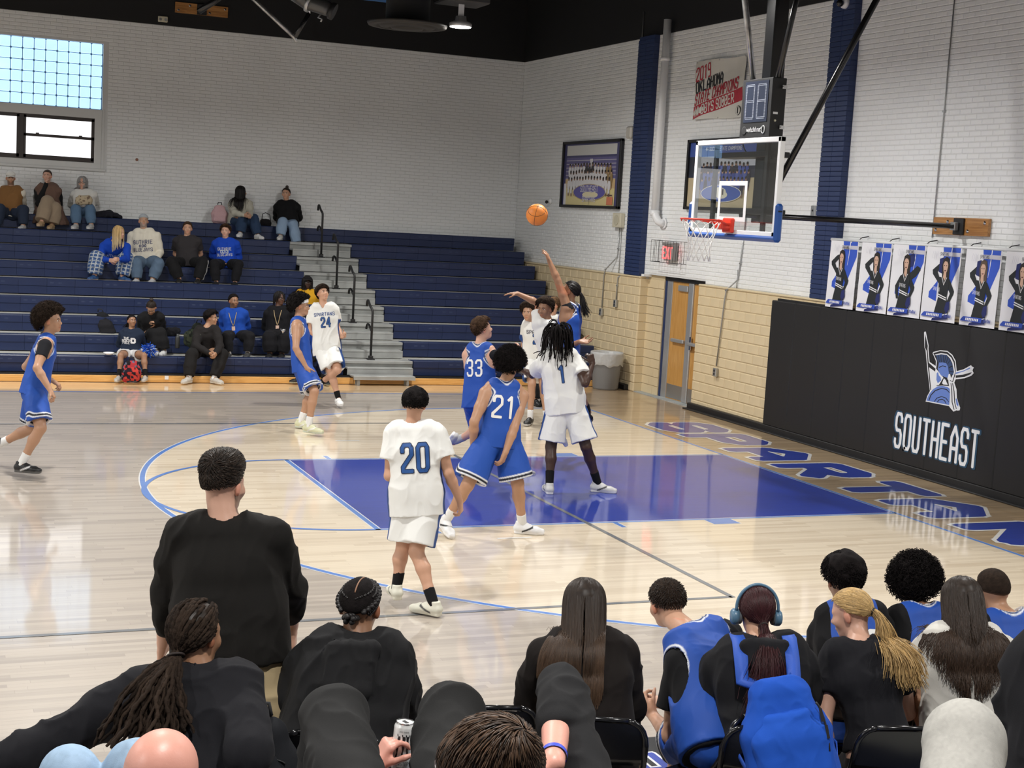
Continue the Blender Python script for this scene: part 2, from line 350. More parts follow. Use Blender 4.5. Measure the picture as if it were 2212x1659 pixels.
# ---- walls
def brick_wall(wall, axis, face, u0, u1, z0, z1, bl, bh, m, holes=(), joint=.010, proud=.006, view=None, name='brick', nmax=300, cut=None):
    """bricks standing proud of the mortar bed. axis 0: wall plane x=face (u is y), faces -x; axis 1: plane y=face, faces -y.
    the bricks largest in view become parts, the rest one field"""
    spots = []
    rows = int(round((z1-z0)/bh)); bh = (z1-z0)/rows
    for r in range(rows):
        zz = z0+bh*(r+.5); off = (r % 2)*bl/2; k = math.floor((u0-off)/bl)
        while True:
            a = max(u0, off+k*bl); b = min(u1, off+(k+1)*bl); k += 1
            if a >= u1: break
            if b-a < .03: continue
            segs = [(a, b)]
            for (h0, h1, g0, g1) in holes:
                if g0 < zz < g1:
                    nw = []
                    for (p, q_) in segs:
                        if q_ <= h0 or p >= h1: nw.append((p, q_))
                        else:
                            if p < h0-.03: nw.append((p, h0))
                            if q_ > h1+.03: nw.append((h1, q_))
                    segs = nw
            spots += [((p+q_)/2, zz, q_-p) for p, q_ in segs]
    def pos(u, z): return (face, u, z) if axis == 0 else (u, face, z)
    scored = []
    for sp in spots:
        P = Vector(pos(sp[0], sp[1])) - CAMP; d = P.dot(CF)
        if d <= 0: scored.append((0, sp)); continue
        px, pz = 3096.9*P.dot(CR)/d, 3096.9*P.dot(CU)/d
        ok = abs(px) < 1100 and abs(pz) < 825
        if cut is not None and cut(sp[0], sp[1]): ok = False
        scored.append(((1/d if ok else 0)*(P.normalized().x if axis == 0 else P.normalized().y)*min(1, sp[2]/bl), sp))
    scored.sort(key=lambda t: -t[0])
    def shape(w, h, t):
        c = t*.9
        x, z = w/2-joint*.22, h/2-joint/2
        vs = [(-x,0,-z),(x,0,-z),(x,0,z),(-x,0,z),(-x+c,-t,-z+c),(x-c,-t,-z+c),(x-c,-t,z-c),(-x+c,-t,z-c)]
        if axis == 0: vs = [(y, x_, z_) for x_, y, z_ in vs]
        fs = [(4,5,6,7),(0,1,5,4),(1,2,6,5),(2,3,7,6),(3,0,4,7),(3,2,1,0)]
        if axis == 0: fs = [f[::-1] for f in fs]
        return vs, fs
    cache = {}; rest = G(); nsing = 0
    for i, (s_, (u, z, w)) in enumerate(scored):
        if s_ > 0 and nsing < nmax:
            nsing += 1; key = round(w, 2)
            if key not in cache:
                vs, fs = shape(w, bh, proud); me = bpy.data.meshes.new(name); me.from_pydata(vs, [], fs); me.materials.append(m); cache[key] = me
            o = bpy.data.objects.new(name, cache[key]); COL.objects.link(o); o.parent = wall
            d = (rng.random()-.5)*.0016; o.location = pos(u, z) if axis == 1 else (face+d, u, z)
        else:
            vs, fs = shape(w, bh, proud); P = pos(u, z); rest.add([(a+P[0], b+P[1], c+P[2]) for a, b, c in vs], fs)
    if rest.v: rest.build(name+'_field', m, wall, kind='stuff')
DY0, DY1, DZ = 6.03, 8.08, 2.06
WIN = (-12.2, -6.53, 3.32, 5.69)   # recess in the bleacher wall
# end wall
g = G()
g.box((XW, DY1, -.1), (XW+.3, YW+.3, ZT)); g.box((XW, Y0, -.1), (XW+.3, DY0, ZT)); g.box((XW, DY0, DZ), (XW+.3, DY1, ZT))
we = g.build('wall_end', M_mortar, kind='structure')
G().box((XB+.012, DY1, 0), (XW, YW, Z1)).box((XB+.012, -17.4, 0), (XW, DY0, Z1)).build('dado_backing', M_beigem, we)
g = G().box((XB-.012, DY1-.01, Z1), (XW, YW, Z1+.035), .015); g.box((XB-.012, -17.4, Z1), (XW, DY0+.01, Z1+.035), .015); g.build('dado_cap', M_beige, we)
G().box((XW-.004, Y0, ZC), (XW+.001, YW, ZT)).build('black_upper_band', M_black, we)
pil = [(8.16, 8.74), (2.40, 2.93)]
holes = [(p, q_, 0, 9) for p, q_ in pil] + [(DY0, DY1, 0, DZ)]
brick_wall(we, 0, XW, -3.0, YW, Z1+.035, ZC, .205, .0677, M_wall, holes, proud=.006)
def behind_bleachers(u, z): return u > 8.9 and z < .387+.26*max(0, (u-8.95)/.59)
wd2 = empty('wall_dado', (0,0,0), kind='structure')
brick_wall(wd2, 0, XB+.012, -3.0, YW, 0, Z1, .305, .152, M_beige, [(DY0, DY1, 0, DZ)], joint=.009, proud=.012, name='block', cut=lambda u, z: behind_bleachers(u, z) or u < 3.6)
# pilasters
for i, (p, q_) in enumerate(pil):
    pl = empty('pilaster', (XW, (p+q_)/2, Z1), kind='structure')
    g = G().box((XW-.10, p+.006, Z1+.03), (XW, q_-.006, ZC)); g.build('core', M_navyw, pl).matrix_parent_inverse = Matrix.Translation((-XW, -(p+q_)/2, -Z1))
    nm = bpy.data.meshes.new('brick'); t = G().box((-.006,-.0, 0), (.10, q_-p, .0627), .005); nm.from_pydata(t.v, [], t.f); nm.materials.append(M_navyw)
    for k in range(int((ZC-Z1-.04)/.0677)):
        for h in range(2):
            o = bpy.data.objects.new('brick', nm); COL.objects.link(o); o.parent = pl
            o.scale = (1, .5 - .006 if True else 1, 1); o.location = (-.108, (p-q_)/2 + h*(q_-p)*.5 + (.0 if k % 2 else .0), .04+k*.0677)
# bleacher wall
g = G()
wx0, wx1, wz0, wz1 = WIN
g.box((X0, YW, -.1), (wx0, YW+.3, ZT)).box((wx1, YW, -.1), (XW, YW+.3, ZT)).box((wx0, YW, -.1), (wx1, YW+.3, wz0)).box((wx0, YW, wz1), (wx1, YW+.3, ZT))
wl = g.build('wall_bleacher_side', M_mortar, kind='structure')
G().box((X0, YW-.004, ZC), (XW, YW+.001, ZT)).build('black_upper_band', M_black, wl)
brick_wall(wl, 1, YW, -9.3, XW, 2.1, ZC, .205, .0677, M_wall, [(wx0, wx1+.10, wz0-.03, wz1+.05)], proud=.006)
g = G().box((X0, YW-.006, 0), (-9.3, YW, ZC)); g.build('plain_brick_field', M_wall, wl)
# the rest of the hall (behind and beside the camera)
G().box((X0, Y0-.3, -.1), (XW+.3, Y0, ZT)).build('wall_camera_side', M_wall, kind='structure')
G().box((X0-.3, Y0, -.1), (X0, YW+.3, ZT)).build('wall_far', M_wall, kind='structure')
M_deckr = mat('black_roof_deck', (.010,.010,.011), .8, bump=.4, bscale=8)
ce = G().box((X0, Y0, ZT), (XW+.3, YW+.3, ZT+.2)).build('ceiling', M_deckr, kind='structure')
for k in range(10):
    x = -27+k*3.1; g = G().box((x-.06, Y0, ZT-.12), (x+.06, YW, ZT), .0)
    g.box((x-.04, Y0, ZT-.75), (x+.04, YW, ZT-.68))
    for j in range(22):
        ya = Y0+.3+j*1.43
        g.tube([(x, ya, ZT-.1), (x, ya+.7, ZT-.7), (x, ya+1.4, ZT-.1)], .022, 6)
    g.build('roof_truss', M_deckr, ce)
# ---- bleacher-side window: glass block above, framed sash windows below
w1 = empty('window_1', (0,0,0), kind='structure')
gb = bpy.data.meshes.new('glass_block'); t = G().box((-.095,-.02,-.095), (.095,.02,.095), .014); gb.from_pydata(t.v, [], t.f); gb.materials.append(M_glassb)
for i in range(27):
    for j in range(6):
        o = bpy.data.objects.new('glass_block', gb); COL.objects.link(o); o.parent = w1
        o.location = (wx1-.11-.2035*i, YW+.07+.003*rng.random(), 4.475+.102+.2025*j)
M_joint = mat('grey_glass_block_joint', (.10,.16,.22), .7)
G().box((wx0, YW+.075, 4.475), (wx1, YW+.12, wz1)).build('mortar_grid', M_joint, w1)
w2 = empty('window_2', (0,0,0), kind='structure')
g = G().box((wx0, YW-.02, 4.30), (wx1+.0, YW+.10, 4.47), .006).box((wx0, YW-.02, wz0+.02), (wx1, YW+.10, 3.475), .006).box((-6.66, YW-.02, 3.46), (wx1, YW+.10, 4.31), .006).box((wx0, YW-.05, wz0), (wx1+.08, YW+.04, wz0+.05), .006)
g.box((wx1-.0, YW-.012, wz0+.03), (wx1+.05, YW+.02, 4.48), .004)
g.build('window_frame', M_trimw, w2)
for (a, b, sash) in ((-7.93, -6.66, True), (-11.9, -7.99, False)):
    f_ = G().box((a, YW+.0, 4.235), (b, YW+.06, 4.30)).box((a, YW+.0, 3.475), (b, YW+.06, 3.56)).box((a, YW+.0, 3.5), (a+.05, YW+.06, 4.28)).box((b-.055, YW+.0, 3.5), (b, YW+.06, 4.28))
    if sash: f_.box((a, YW+.0, 3.895), (b, YW+.055, 3.945))
    fo = f_.build('sash', M_bronze, w2)
    G().box((a+.04, YW+.05, 3.54), (b-.04, YW+.06, 4.25)).build('pane', M_frost, fo)
    if sash:
        for x in (a+.25, a+1.02): G().box((x-.03, YW-.02, 3.94), (x+.03, YW+.02, 3.965), .005).build('sash_lock', M_bronze, fo)
G().box((-8.0, YW-.005, 3.47), (-7.92, YW+.07, 4.31), .005).build('mullion', M_bronze, w2)
G().lathe([(0.0,0),(.03,0),(.022,.012)], (-5.87, YW-.006, 3.59), 8, (0,-1,0)).build('paint_chip', mat('bare_brick_chip', (.28,.13,.09), .8), wl)
# windows of the walls behind the camera (seen as reflections)
for k, (lo, hi) in enumerate([((X0, -13, 3.3), (X0+.03, -9.5, 6.0)), ((X0, -7.5, 3.3), (X0+.03, -4.5, 6.0)), ((X0, -1.5, 3.3), (X0+.03, 1.5, 6.0)), ((X0, 4.5, 3.3), (X0+.03, 7.5, 6.0)), ((X0, 9.5, 3.3), (X0+.03, 12.5, 6.0)),
                               ((-22, YW-.03, 3.4), (-16, YW, 5.7))]):
    wn = empty('window_%d' % (k+3), (0,0,0), kind='structure'); G().box(lo, hi).build('pane', M_frost, wn)
    g = G(); a = 1 if hi[0]-lo[0] < .1 else 0
    for q in np.linspace(lo[a], hi[a], 4):
        l2 = list(lo); h2 = list(hi); l2[a] = q-.04; h2[a] = q+.04
        l2[1-a] -= .03; h2[1-a] += .03; g.box(l2, h2)
    g.build('frame', M_bronze, wn)
# ---- black base strip and trims
G().box((1.80, -9, 0), (XB+.02, DY0-.02, .10), .01).box((1.72, -9, 0), (1.82, DY0-.02, .022), .008).build('baseboard_end', M_blackm, kind='structure')
G().box((1.80, DY1+.18, 0), (XB+.02, 11.5, .10), .01).box((1.72, 8.45, 0), (1.82, 9.4, .03), .008).build('baseboard_corner', M_blackm, kind='structure')
# ---- doorway: recess, frame, two oak doors
dr = empty('door_1', (0,0,0), kind='structure')
G().box((XW+.29, DY0, 0), (XW+.31, DY1, DZ)).build('recess_back', M_dark, dr)
G().box((XW-.1, DY0-.02, -.01), (XW+.3, DY1+.02, .012)).build('threshold', mat('worn_grey_sill', (.36,.39,.39), .5, vary=.2, vscale=6), dr)
g = G()
for z in np.arange(.08, DZ-.06, .152): g.box((XB+.01, DY1-.012, z-.07), (XW+.16, DY1+.01, z+.075), .006)
g.build('block_reveal', M_beige, dr)
G().box((XB+.02, DY1-.10, DZ-.04), (XW+.25, DY1, DZ+.0)).build('reveal_soffit', M_wall, dr)
DX = XW+.10
G().box((DX-.03, 7.24, .01), (DX+.06, 7.42, DZ), .004).build('jamb', M_alu, dr).name = 'door_jamb'
G().box((DX-.04, 7.42, .01), (DX+.05, 7.48, DZ), .004).build('jamb_edge', M_navyw, dr)
G().box((DX-.05, 6.0, DZ-.07), (DX+.06, 7.48, DZ), .004).build('head_frame', M_blackm, dr)
G().box((DX-.05, 7.48, 0), (DX-.03, DY1, DZ)).build('side_panel', M_beigem, dr)
g = G()
for i, z in enumerate(np.arange(.08, DZ-.06, .152)):
    m_ = 7.48+(.33 if i % 2 else .20); g.box((DX-.062, 7.485, z-.07), (DX-.05, m_-.004, z+.073), .004).box((DX-.062, m_+.004, z-.07), (DX-.05, DY1, z+.073), .004)
g.build('side_blocks', M_beige, dr, kind='stuff')
G().box((DX-.02, 6.66, .01), (DX+.06, 7.24, DZ-.07), .004).build('door_leaf', M_doorw, dr)
G().box((DX-.05, 6.50, .01), (DX+.06, 6.66, DZ-.07), .01).build('centre_post', M_alu, dr)
G().box((DX-.02, 6.03, .01), (DX+.06, 6.50, DZ-.07), .004).build('door_leaf', M_doorw, dr)
G().box((DX-.026, 6.68, .03), (DX-.018, 7.22, .26)).box((DX-.026, 6.05, .03), (DX-.018, 6.49, .26)).build('kick_plate', M_steel, dr)
G().box((DX-.075, 6.70, .98), (DX-.02, 7.12, 1.04), .01).build('panic_bar', M_alu, dr)
G().box((DX-.13, 6.06, .98), (DX-.03, 6.46, 1.03), .01).build('panic_bar', M_alu, dr)
G().box((DX-.06, 6.44, .9), (DX-.045, 6.50, 1.12), .004).build('door_handle', M_chrome, dr)
G().box((DX-.06, 6.68, DZ-.22), (DX-.02, 7.0, DZ-.12), .01).build('door_closer', M_alu, dr)
# ---- wall mat: black vinyl panels with print
wm = empty('wall_mat', (1.8, 0, .1), 'long black padded wall mat with white SOUTHEAST lettering and helmet emblem', 'wall mat')
wmi = Matrix.Translation((-1.8, 0, -.1))
for k in range(9):
    y1 = 3.74-.6155*k; o = G().box((1.80, y1-.612, .10), (1.86, y1, 1.925), .012).build('mat_panel', M_vinyl, wm); o.matrix_parent_inverse = wmi
o = G().box((1.86, -1.9, .10), (1.885, 3.68, 1.955)).build('backing_board', M_dark, wm); o.matrix_parent_inverse = wmi
def matprint(name, polys, m, x):
    g = G()
    for i, p in enumerate(polys): g.add([(x-2e-5*i, a, b) for a, b in p], [tuple(range(len(p)))])
    o = g.build(name, m, wm); o.matrix_parent_inverse = wmi; return o
g = G(); text_on_plane(g, 'SOUTHEAST', (1.7960, -.125, .51), (0,-1,0), (0,0,1), .47, wf=.235, st=.42, gap=.22, wide=.012); o = g.build('lettering_outline', mat('teal_outline', (.02,.07,.13), .5), wm); o.matrix_parent_inverse = wmi
g = G(); text_on_plane(g, 'SOUTHEAST', (1.7950, -.125, .51), (0,-1,0), (0,0,1), .46, wf=.235, st=.40, gap=.24); o = g.build('lettering', M_white, wm); o.matrix_parent_inverse = wmi
# helmet emblem: outline first, then the inner shapes
LB = (.095,.16,.46)
def cmat(n, c): return mat(n, c, .5)
m_lb = cmat('print_light_blue', (.13,.22,.56)); m_db = cmat('print_dark_blue', (.035,.07,.17)); m_bk = cmat('print_black', (.012,.012,.014))
matprint('emblem_outline', [[(0.242,1.799),(0.225,1.794),(0.15,1.635),(0.147,1.594),(0.103,1.434),(-0.016,1.399),(-0.016,1.456),(0.063,1.548),(0.049,1.564),(-0.071,1.598),(-0.205,1.605),(-0.302,1.568),(-0.372,1.502),(-0.407,1.382),(-0.524,1.419),(-0.648,1.484),(-0.665,1.469),(-0.7,1.463),(-0.681,1.425),(-0.707,1.395),(-0.67,1.36),(-0.558,1.316),(-0.403,1.283),(-0.383,1.241),(-0.434,1.166),(-0.455,1.068),(-0.492,1.006),(-0.529,0.958),(-0.523,0.927),(-0.489,0.918),(-0.469,0.919),(-0.416,0.895),(-0.35,0.932),(-0.327,0.949),(0.111,0.943),(0.089,1.014),(0.048,1.082),(0.09,1.208),(0.136,1.347),(0.199,1.568),(0.225,1.6),(0.259,1.783)]], M_white, 1.7955)
matprint('emblem_dark', [[(0.238,1.772),(0.164,1.627),(0.165,1.592),(0.12,1.425),(-0.02,1.366),(-0.016,1.324),(0.105,1.371),(0.027,1.098),(0.042,1.093),(0.121,1.356),(0.177,1.564),(0.216,1.601)],
 [(0.048,1.55),(-0.073,1.587),(-0.207,1.591),(-0.294,1.554),(-0.358,1.493),(-0.389,1.383),(-0.386,1.329),(-0.357,1.244),(-0.328,1.24),(-0.26,1.286),(-0.294,1.188),(-0.172,1.179),(-0.06,1.158),(-0.157,1.246),(-0.179,1.276),(-0.031,1.367),(-0.033,1.46)],
 [(-0.396,1.33),(-0.523,1.355),(-0.646,1.394),(-0.675,1.401),(-0.649,1.374),(-0.556,1.333),(-0.4,1.3)]], m_bk, 1.7950)
matprint('emblem_crest_white', [[(0.019,1.536),(-0.097,1.566),(-0.205,1.567),(-0.287,1.533),(-0.34,1.478),(-0.381,1.368),(-0.347,1.249),(-0.304,1.264),(-0.361,1.366),(-0.316,1.468),(-0.268,1.517),(-0.202,1.554),(-0.099,1.552),(-0.003,1.528)],
 [(-0.035,1.299),(0.004,1.239),(-0.029,1.229),(-0.027,1.209),(-0.055,1.192),(-0.054,1.164),(-0.109,1.178),(-0.153,1.238),(-0.136,1.284),(-0.081,1.305)],
 [(0.096,1.366),(-0.015,1.331),(-0.014,1.296),(0.005,1.246),(-0.02,1.221),(-0.028,1.195),(-0.057,1.178),(-0.04,1.148),(0.012,1.107),(0.025,1.099),(0.086,1.332)],
 [(-0.254,1.326),(-0.294,1.337),(-0.323,1.273),(-0.295,1.256),(-0.253,1.265)], [(-0.19,1.27),(-0.223,1.254),(-0.272,1.199),(-0.19,1.195),(-0.163,1.205)],
 [(-0.285,1.255),(-0.337,1.248),(-0.42,1.158),(-0.444,1.06),(-0.509,0.955),(-0.482,0.931),(-0.415,0.907),(-0.359,0.94),(-0.334,1.045),(-0.33,1.153)],
 [(-0.39,1.376),(-0.524,1.416),(-0.635,1.472),(-0.686,1.458),(-0.643,1.42),(-0.53,1.373),(-0.396,1.33)]], M_white, 1.7945)
matprint('emblem_blue', [[(0.097,0.957),(0.061,1.038),(-0.004,1.109),(-0.091,1.159),(-0.182,1.177),(-0.276,1.172),(-0.314,1.157),(-0.327,1.064),(-0.331,0.963)],
 [(-0.072,1.447),(-0.133,1.457),(-0.205,1.456),(-0.246,1.42),(-0.273,1.342),(-0.255,1.285),(-0.24,1.283),(-0.134,1.297),(-0.088,1.333),(-0.062,1.371),(-0.068,1.399)],
 [(-0.392,1.363),(-0.526,1.403),(-0.633,1.455),(-0.644,1.443),(-0.528,1.393),(-0.394,1.346)], [(-0.049,1.314),(-0.072,1.331),(-0.093,1.292),(-0.127,1.276),(-0.143,1.237),(-0.086,1.196),(-0.055,1.233)],
 [(-0.449,1.061),(-0.494,0.993),(-0.492,0.966),(-0.459,0.988),(-0.435,1.052)]], m_lb, 1.7940)
matprint('emblem_crest_blue', [[(-0.008,1.529),(-0.099,1.549),(-0.197,1.55),(-0.27,1.504),(-0.318,1.455),(-0.356,1.365),(-0.351,1.324),(-0.283,1.343),(-0.251,1.42),(-0.204,1.462),(-0.112,1.458),(-0.056,1.445)]], m_db, 1.7938)
matprint('emblem_detail', [[(0.056,0.966),(0.029,1.036),(-0.046,1.105),(-0.166,1.148),(-0.259,1.147),(-0.32,1.114),(-0.321,1.104),(-0.255,1.136),(-0.167,1.138),(-0.058,1.097),(0.015,1.032),(0.04,0.967)],
 [(-0.047,0.965),(-0.09,1.018),(-0.179,1.049),(-0.263,1.042),(-0.32,1.002),(-0.321,0.992),(-0.254,1.034),(-0.181,1.041),(-0.101,1.012),(-0.061,0.966)], [(-0.102,0.966),(-0.134,1.003),(-0.194,1.02),(-0.248,1.006),(-0.283,0.97),(-0.268,0.971),(-0.238,0.997),(-0.195,1.01),(-0.143,0.996),(-0.118,0.967)],
 [(-0.079,1.393),(-0.148,1.422),(-0.211,1.416),(-0.207,1.405),(-0.15,1.412),(-0.086,1.384)], [(-0.09,1.538),(-0.101,1.539),(-0.122,1.46),(-0.112,1.458)], [(-0.183,1.541),(-0.194,1.539),(-0.179,1.459),(-0.169,1.458)], [(-0.27,1.504),(-0.276,1.496),(-0.237,1.446),(-0.232,1.452)], [(-0.32,1.442),(-0.327,1.429),(-0.264,1.401),(-0.261,1.411)], [(-0.345,1.371),(-0.346,1.361),(-0.28,1.363),(-0.279,1.371)], [(-0.049,1.533),(-0.058,1.534),(-0.086,1.455),(-0.076,1.454)], [(-0.141,1.543),(-0.15,1.543),(-0.155,1.463),(-0.147,1.462)], [(-0.225,1.532),(-0.234,1.527),(-0.21,1.456),(-0.203,1.461)],
 [(-0.349,1.229),(-0.361,1.231),(-0.402,1.142),(-0.431,1.011),(-0.471,0.936),(-0.459,0.934),(-0.416,1.009),(-0.387,1.14)], [(-0.319,1.226),(-0.331,1.227),(-0.362,1.137),(-0.386,1.005),(-0.433,0.923),(-0.421,0.918),(-0.371,1.003),(-0.347,1.135)]], m_bk, 1.7932)
# ---- cheer banners on a white pole above the mat
bp = empty('banner_pole', (1.84, .6, 2.85), 'long white pipe holding the cheer banners above the black wall mat', 'pole')
o = G().tube([(1.86, 2.46, 2.855), (1.86, .9, 2.852), (1.86, -2.4, 2.86)], .020, 10).build('pole_tube', M_white, bp); o.matrix_parent_inverse = Matrix.Translation((-1.84, -.6, -2.85))
for y in (1.85, 1.2, .45, -.35, -1.0):
    o = G().tube([(1.86, y, 2.86), (1.90, y-.02, 2.90), (1.985, y-.05, 2.92)], .006, 6).build('tie', M_blackm, bp); o.matrix_parent_inverse = Matrix.Translation((-1.84, -.6, -2.85))
def silhouettes(k):
    """flat printed figure in banner space (x -.31..+.31, z 0..-.9), returned as (color, polygon) layers"""
    BK=(.012,.016,.018); SK=(.62,.40,.29); HR=(.02,.014,.012) if k != 4 else (.10,.065,.045); NV=(.012,.02,.12); WH=(.8,.8,.8)
    L = []
    dx = (-.02,.03,-.02,.06,.02,.0)[k]
    def sh(p): return [(a+dx, b) for a, b in p]
    if k in (2,):
        L.append((BK, sh([(.05,-.36),(.10,-.33),(.20,-.25),(.26,-.27),(.27,-.30),(.20,-.38),(.06,-.46)]))); L.append((NV, sh([(.05,-.12),(.12,-.10),(.15,-.18),(.12,-.26),(.05,-.28)])))
    else:
        L.append((BK, sh([(-.05,-.40),(-.10,-.44),(-.22,-.33),(-.23,-.28),(-.12,-.20),(-.07,-.18),(-.05,-.23),(-.14,-.30),(-.10,-.36),(-.04,-.36)])))
        if k > 2: L.append((NV, sh([(-.12,-.14),(-.05,-.12),(-.03,-.20),(-.05,-.32),(-.12,-.30)])))
    L.append((BK, sh([(.05,-.36),(.09,-.38),(.19,-.52),(.18,-.56),(.10,-.70),(.06,-.70),(.12,-.55),(.07,-.48)])))
    if k == 2: L.append((BK, sh([(-.06,-.37),(-.10,-.39),(-.18,-.52),(-.17,-.58),(-.14,-.68),(-.10,-.68),(-.12,-.55),(-.06,-.46)])))
    L.append((HR, sh([(-.05,-.14),(.0,-.11),(.05,-.13),(.07,-.20),(.075,-.36),(.07,-.46),(.03,-.40),(-.05,-.36),(-.07,-.22)])))
    L.append((BK, sh([(-.06,-.36),(.06,-.36),(.09,-.40),(.08,-.52),(.07,-.60),(.12,-.80),(-.14,-.84),(-.08,-.60),(-.09,-.50),(-.10,-.42)])))
    L.append((SK, sh([(-.025,-.30),(.02,-.30),(.025,-.36),(0,-.40),(-.03,-.36)])))
    L.append((SK, sh([(-.04,-.16),(0,-.14),(.035,-.16),(.042,-.22),(.03,-.29),(0,-.32),(-.03,-.29),(-.045,-.22)])))
    L.append((HR, sh([(-.045,-.15),(0,-.12),(.045,-.15),(.05,-.21),(.02,-.17),(-.02,-.165),(-.05,-.21)])))
    L.append(((.1,.03,.03), sh([(-.018,-.275),(.016,-.272),(.012,-.285),(-.012,-.287)])))
    for s_ in (-.022, .016): L.append(((.03,.02,.02), sh([(s_-.008,-.215),(s_+.008,-.213),(s_+.008,-.222),(s_-.008,-.224)])))
    L.append((WH, sh([(-.05,-.36),(-.035,-.36),(0,-.43),(.035,-.36),(.05,-.36),(0,-.46)]))); L.append((BK, sh([(-.042,-.36),(-.038,-.36),(0,-.435),(.038,-.36),(.042,-.36),(0,-.447)])))
    L.append((WH, sh([(-.085,-.56),(.07,-.60),(.07,-.613),(-.087,-.573)]))); L.append((WH, sh([(-.087,-.585),(.072,-.625),(.072,-.638),(-.09,-.598)])))
    L.append((WH, sh([(-.15,-.85),(.12,-.79),(.125,-.80),(-.14,-.865)]))); L.append((NV, sh([(-.14,-.865),(.125,-.80),(.13,-.86),(-.15,-.90)])))
    L.append((NV, sh([(.08,-.66),(.14,-.64),(.15,-.74),(.10,-.80),(.06,-.74)])))
    return L
who = ['hand behind head, leftmost on the pole', 'head thrown back, second from left', 'pompom behind head, third from left', 'pompom beside head, fourth from left', 'wavy brown hair, fifth from left', 'cut off by the photo edge']
CBX = 1.815
for k, (ya, yb) in enumerate([(2.39,1.76), (1.68,1.06), (1.02,.40), (.37,-.27), (-.35,-.98), (-1.04,-1.67)]):
    yc = (ya+yb)/2; w_ = (ya-yb)
    bn = empty('cheer_banner', (CBX, yc, 2.84), 'white and blue cheerleader banner, '+who[k], 'banner', 'cheer banners over the wall mat')
    n = 12; vs = []; cols = []
    def surf(a, z, off=0): return (-.012*math.cos(3.1*a+k) - .02*(-z) - off*1.0 + .0, -a, z)
    nx, nz = 9, 13
    vs = [surf((i/(nx-1)-.5)*w_, -.90*j/(nz-1)) for j in range(nz) for i in range(nx)] + [(p[0]+.003, p[1], p[2]) for p in [surf((i/(nx-1)-.5)*w_, -.90*j/(nz-1)) for j in range(nz) for i in range(nx)]]
    fs = [(j*nx+i, (j+1)*nx+i, (j+1)*nx+i+1, j*nx+i+1) for j in range(nz-1) for i in range(nx-1)]; fs += [tuple(q+nx*nz for q in f[::-1]) for f in fs]
    link('cloth', mesh_from('cloth', vs, fs, True), bn, mat('banner_vinyl', (.80,.80,.82), .45))
    layers = [((.03,.09,.52), [(-.02,0),(.29,0),(.29,-.20),(.10,-.60),(.0,-.60),(.04,-.38)]), ((.03,.09,.52), [(-.20,-.55),(-.06,-.40),(-.06,-.66),(-.20,-.62)]), ((.85,.85,.88), [(.13,0),(.145,0),(.13,-.20),(.11,-.32),(.105,-.32),(.12,-.20)]),
              ((.55,.55,.62), [(-.02,-.055),(.30,-.055),(.30,-.105),(-.02,-.105)])]
    layers += silhouettes(k)
    layers += [((.03,.08,.45), [(-.26,-.82),(-.23,-.795),(.10,-.795),(.09,-.85),(-.28,-.85)])] + [((.06,.09,.35), [(.13+.022*i,-.80-.01*(i%3)),(.145+.022*i,-.80),(.142+.022*i,-.84),(.13+.022*i,-.845)]) for i in range(6)]
    layers += [((.8,.8,.85), [(-.18+.03*i,-.808),(-.16+.03*i,-.808),(-.165+.03*i,-.838),(-.185+.03*i,-.838)]) for i in range(8)]
    layers += [((.6,.6,.66), [(-.16+.03*i,-.05),(-.155+.03*i,-.05),(-.17+.03*i,-.14),(-.175+.03*i,-.14)]) for i in range(4)]
    g = G(); cl = []
    sc_ = w_/.62
    for li, (c, poly) in enumerate(layers):
        off = .0012+.0007*li
        g.add([surf(a*sc_, max(z, -.898), off) for a, z in poly], [tuple(range(len(poly)))[::-1]]); cl += [c]*len(poly)
    me = g.mesh(); set_cols(me, cl); link('print', me, bn, M_ink)
    g = G(); text_on_plane(g, 'SPARTANS', (-.045, -.075*sc_, -.08), (0,-1,0), (0,0,1), .042, wf=.30, st=.38, gap=.2); link('banner_lettering', g.mesh(), bn, m_bk)
    g = G(); text_on_plane(g, 'SPARTANS', (-.062, 0, -.505), (0,-1,-.1), (0,.0,1), .045, wf=.26, st=.22, gap=.15); link('shirt_lettering', g.mesh(), bn, M_white)
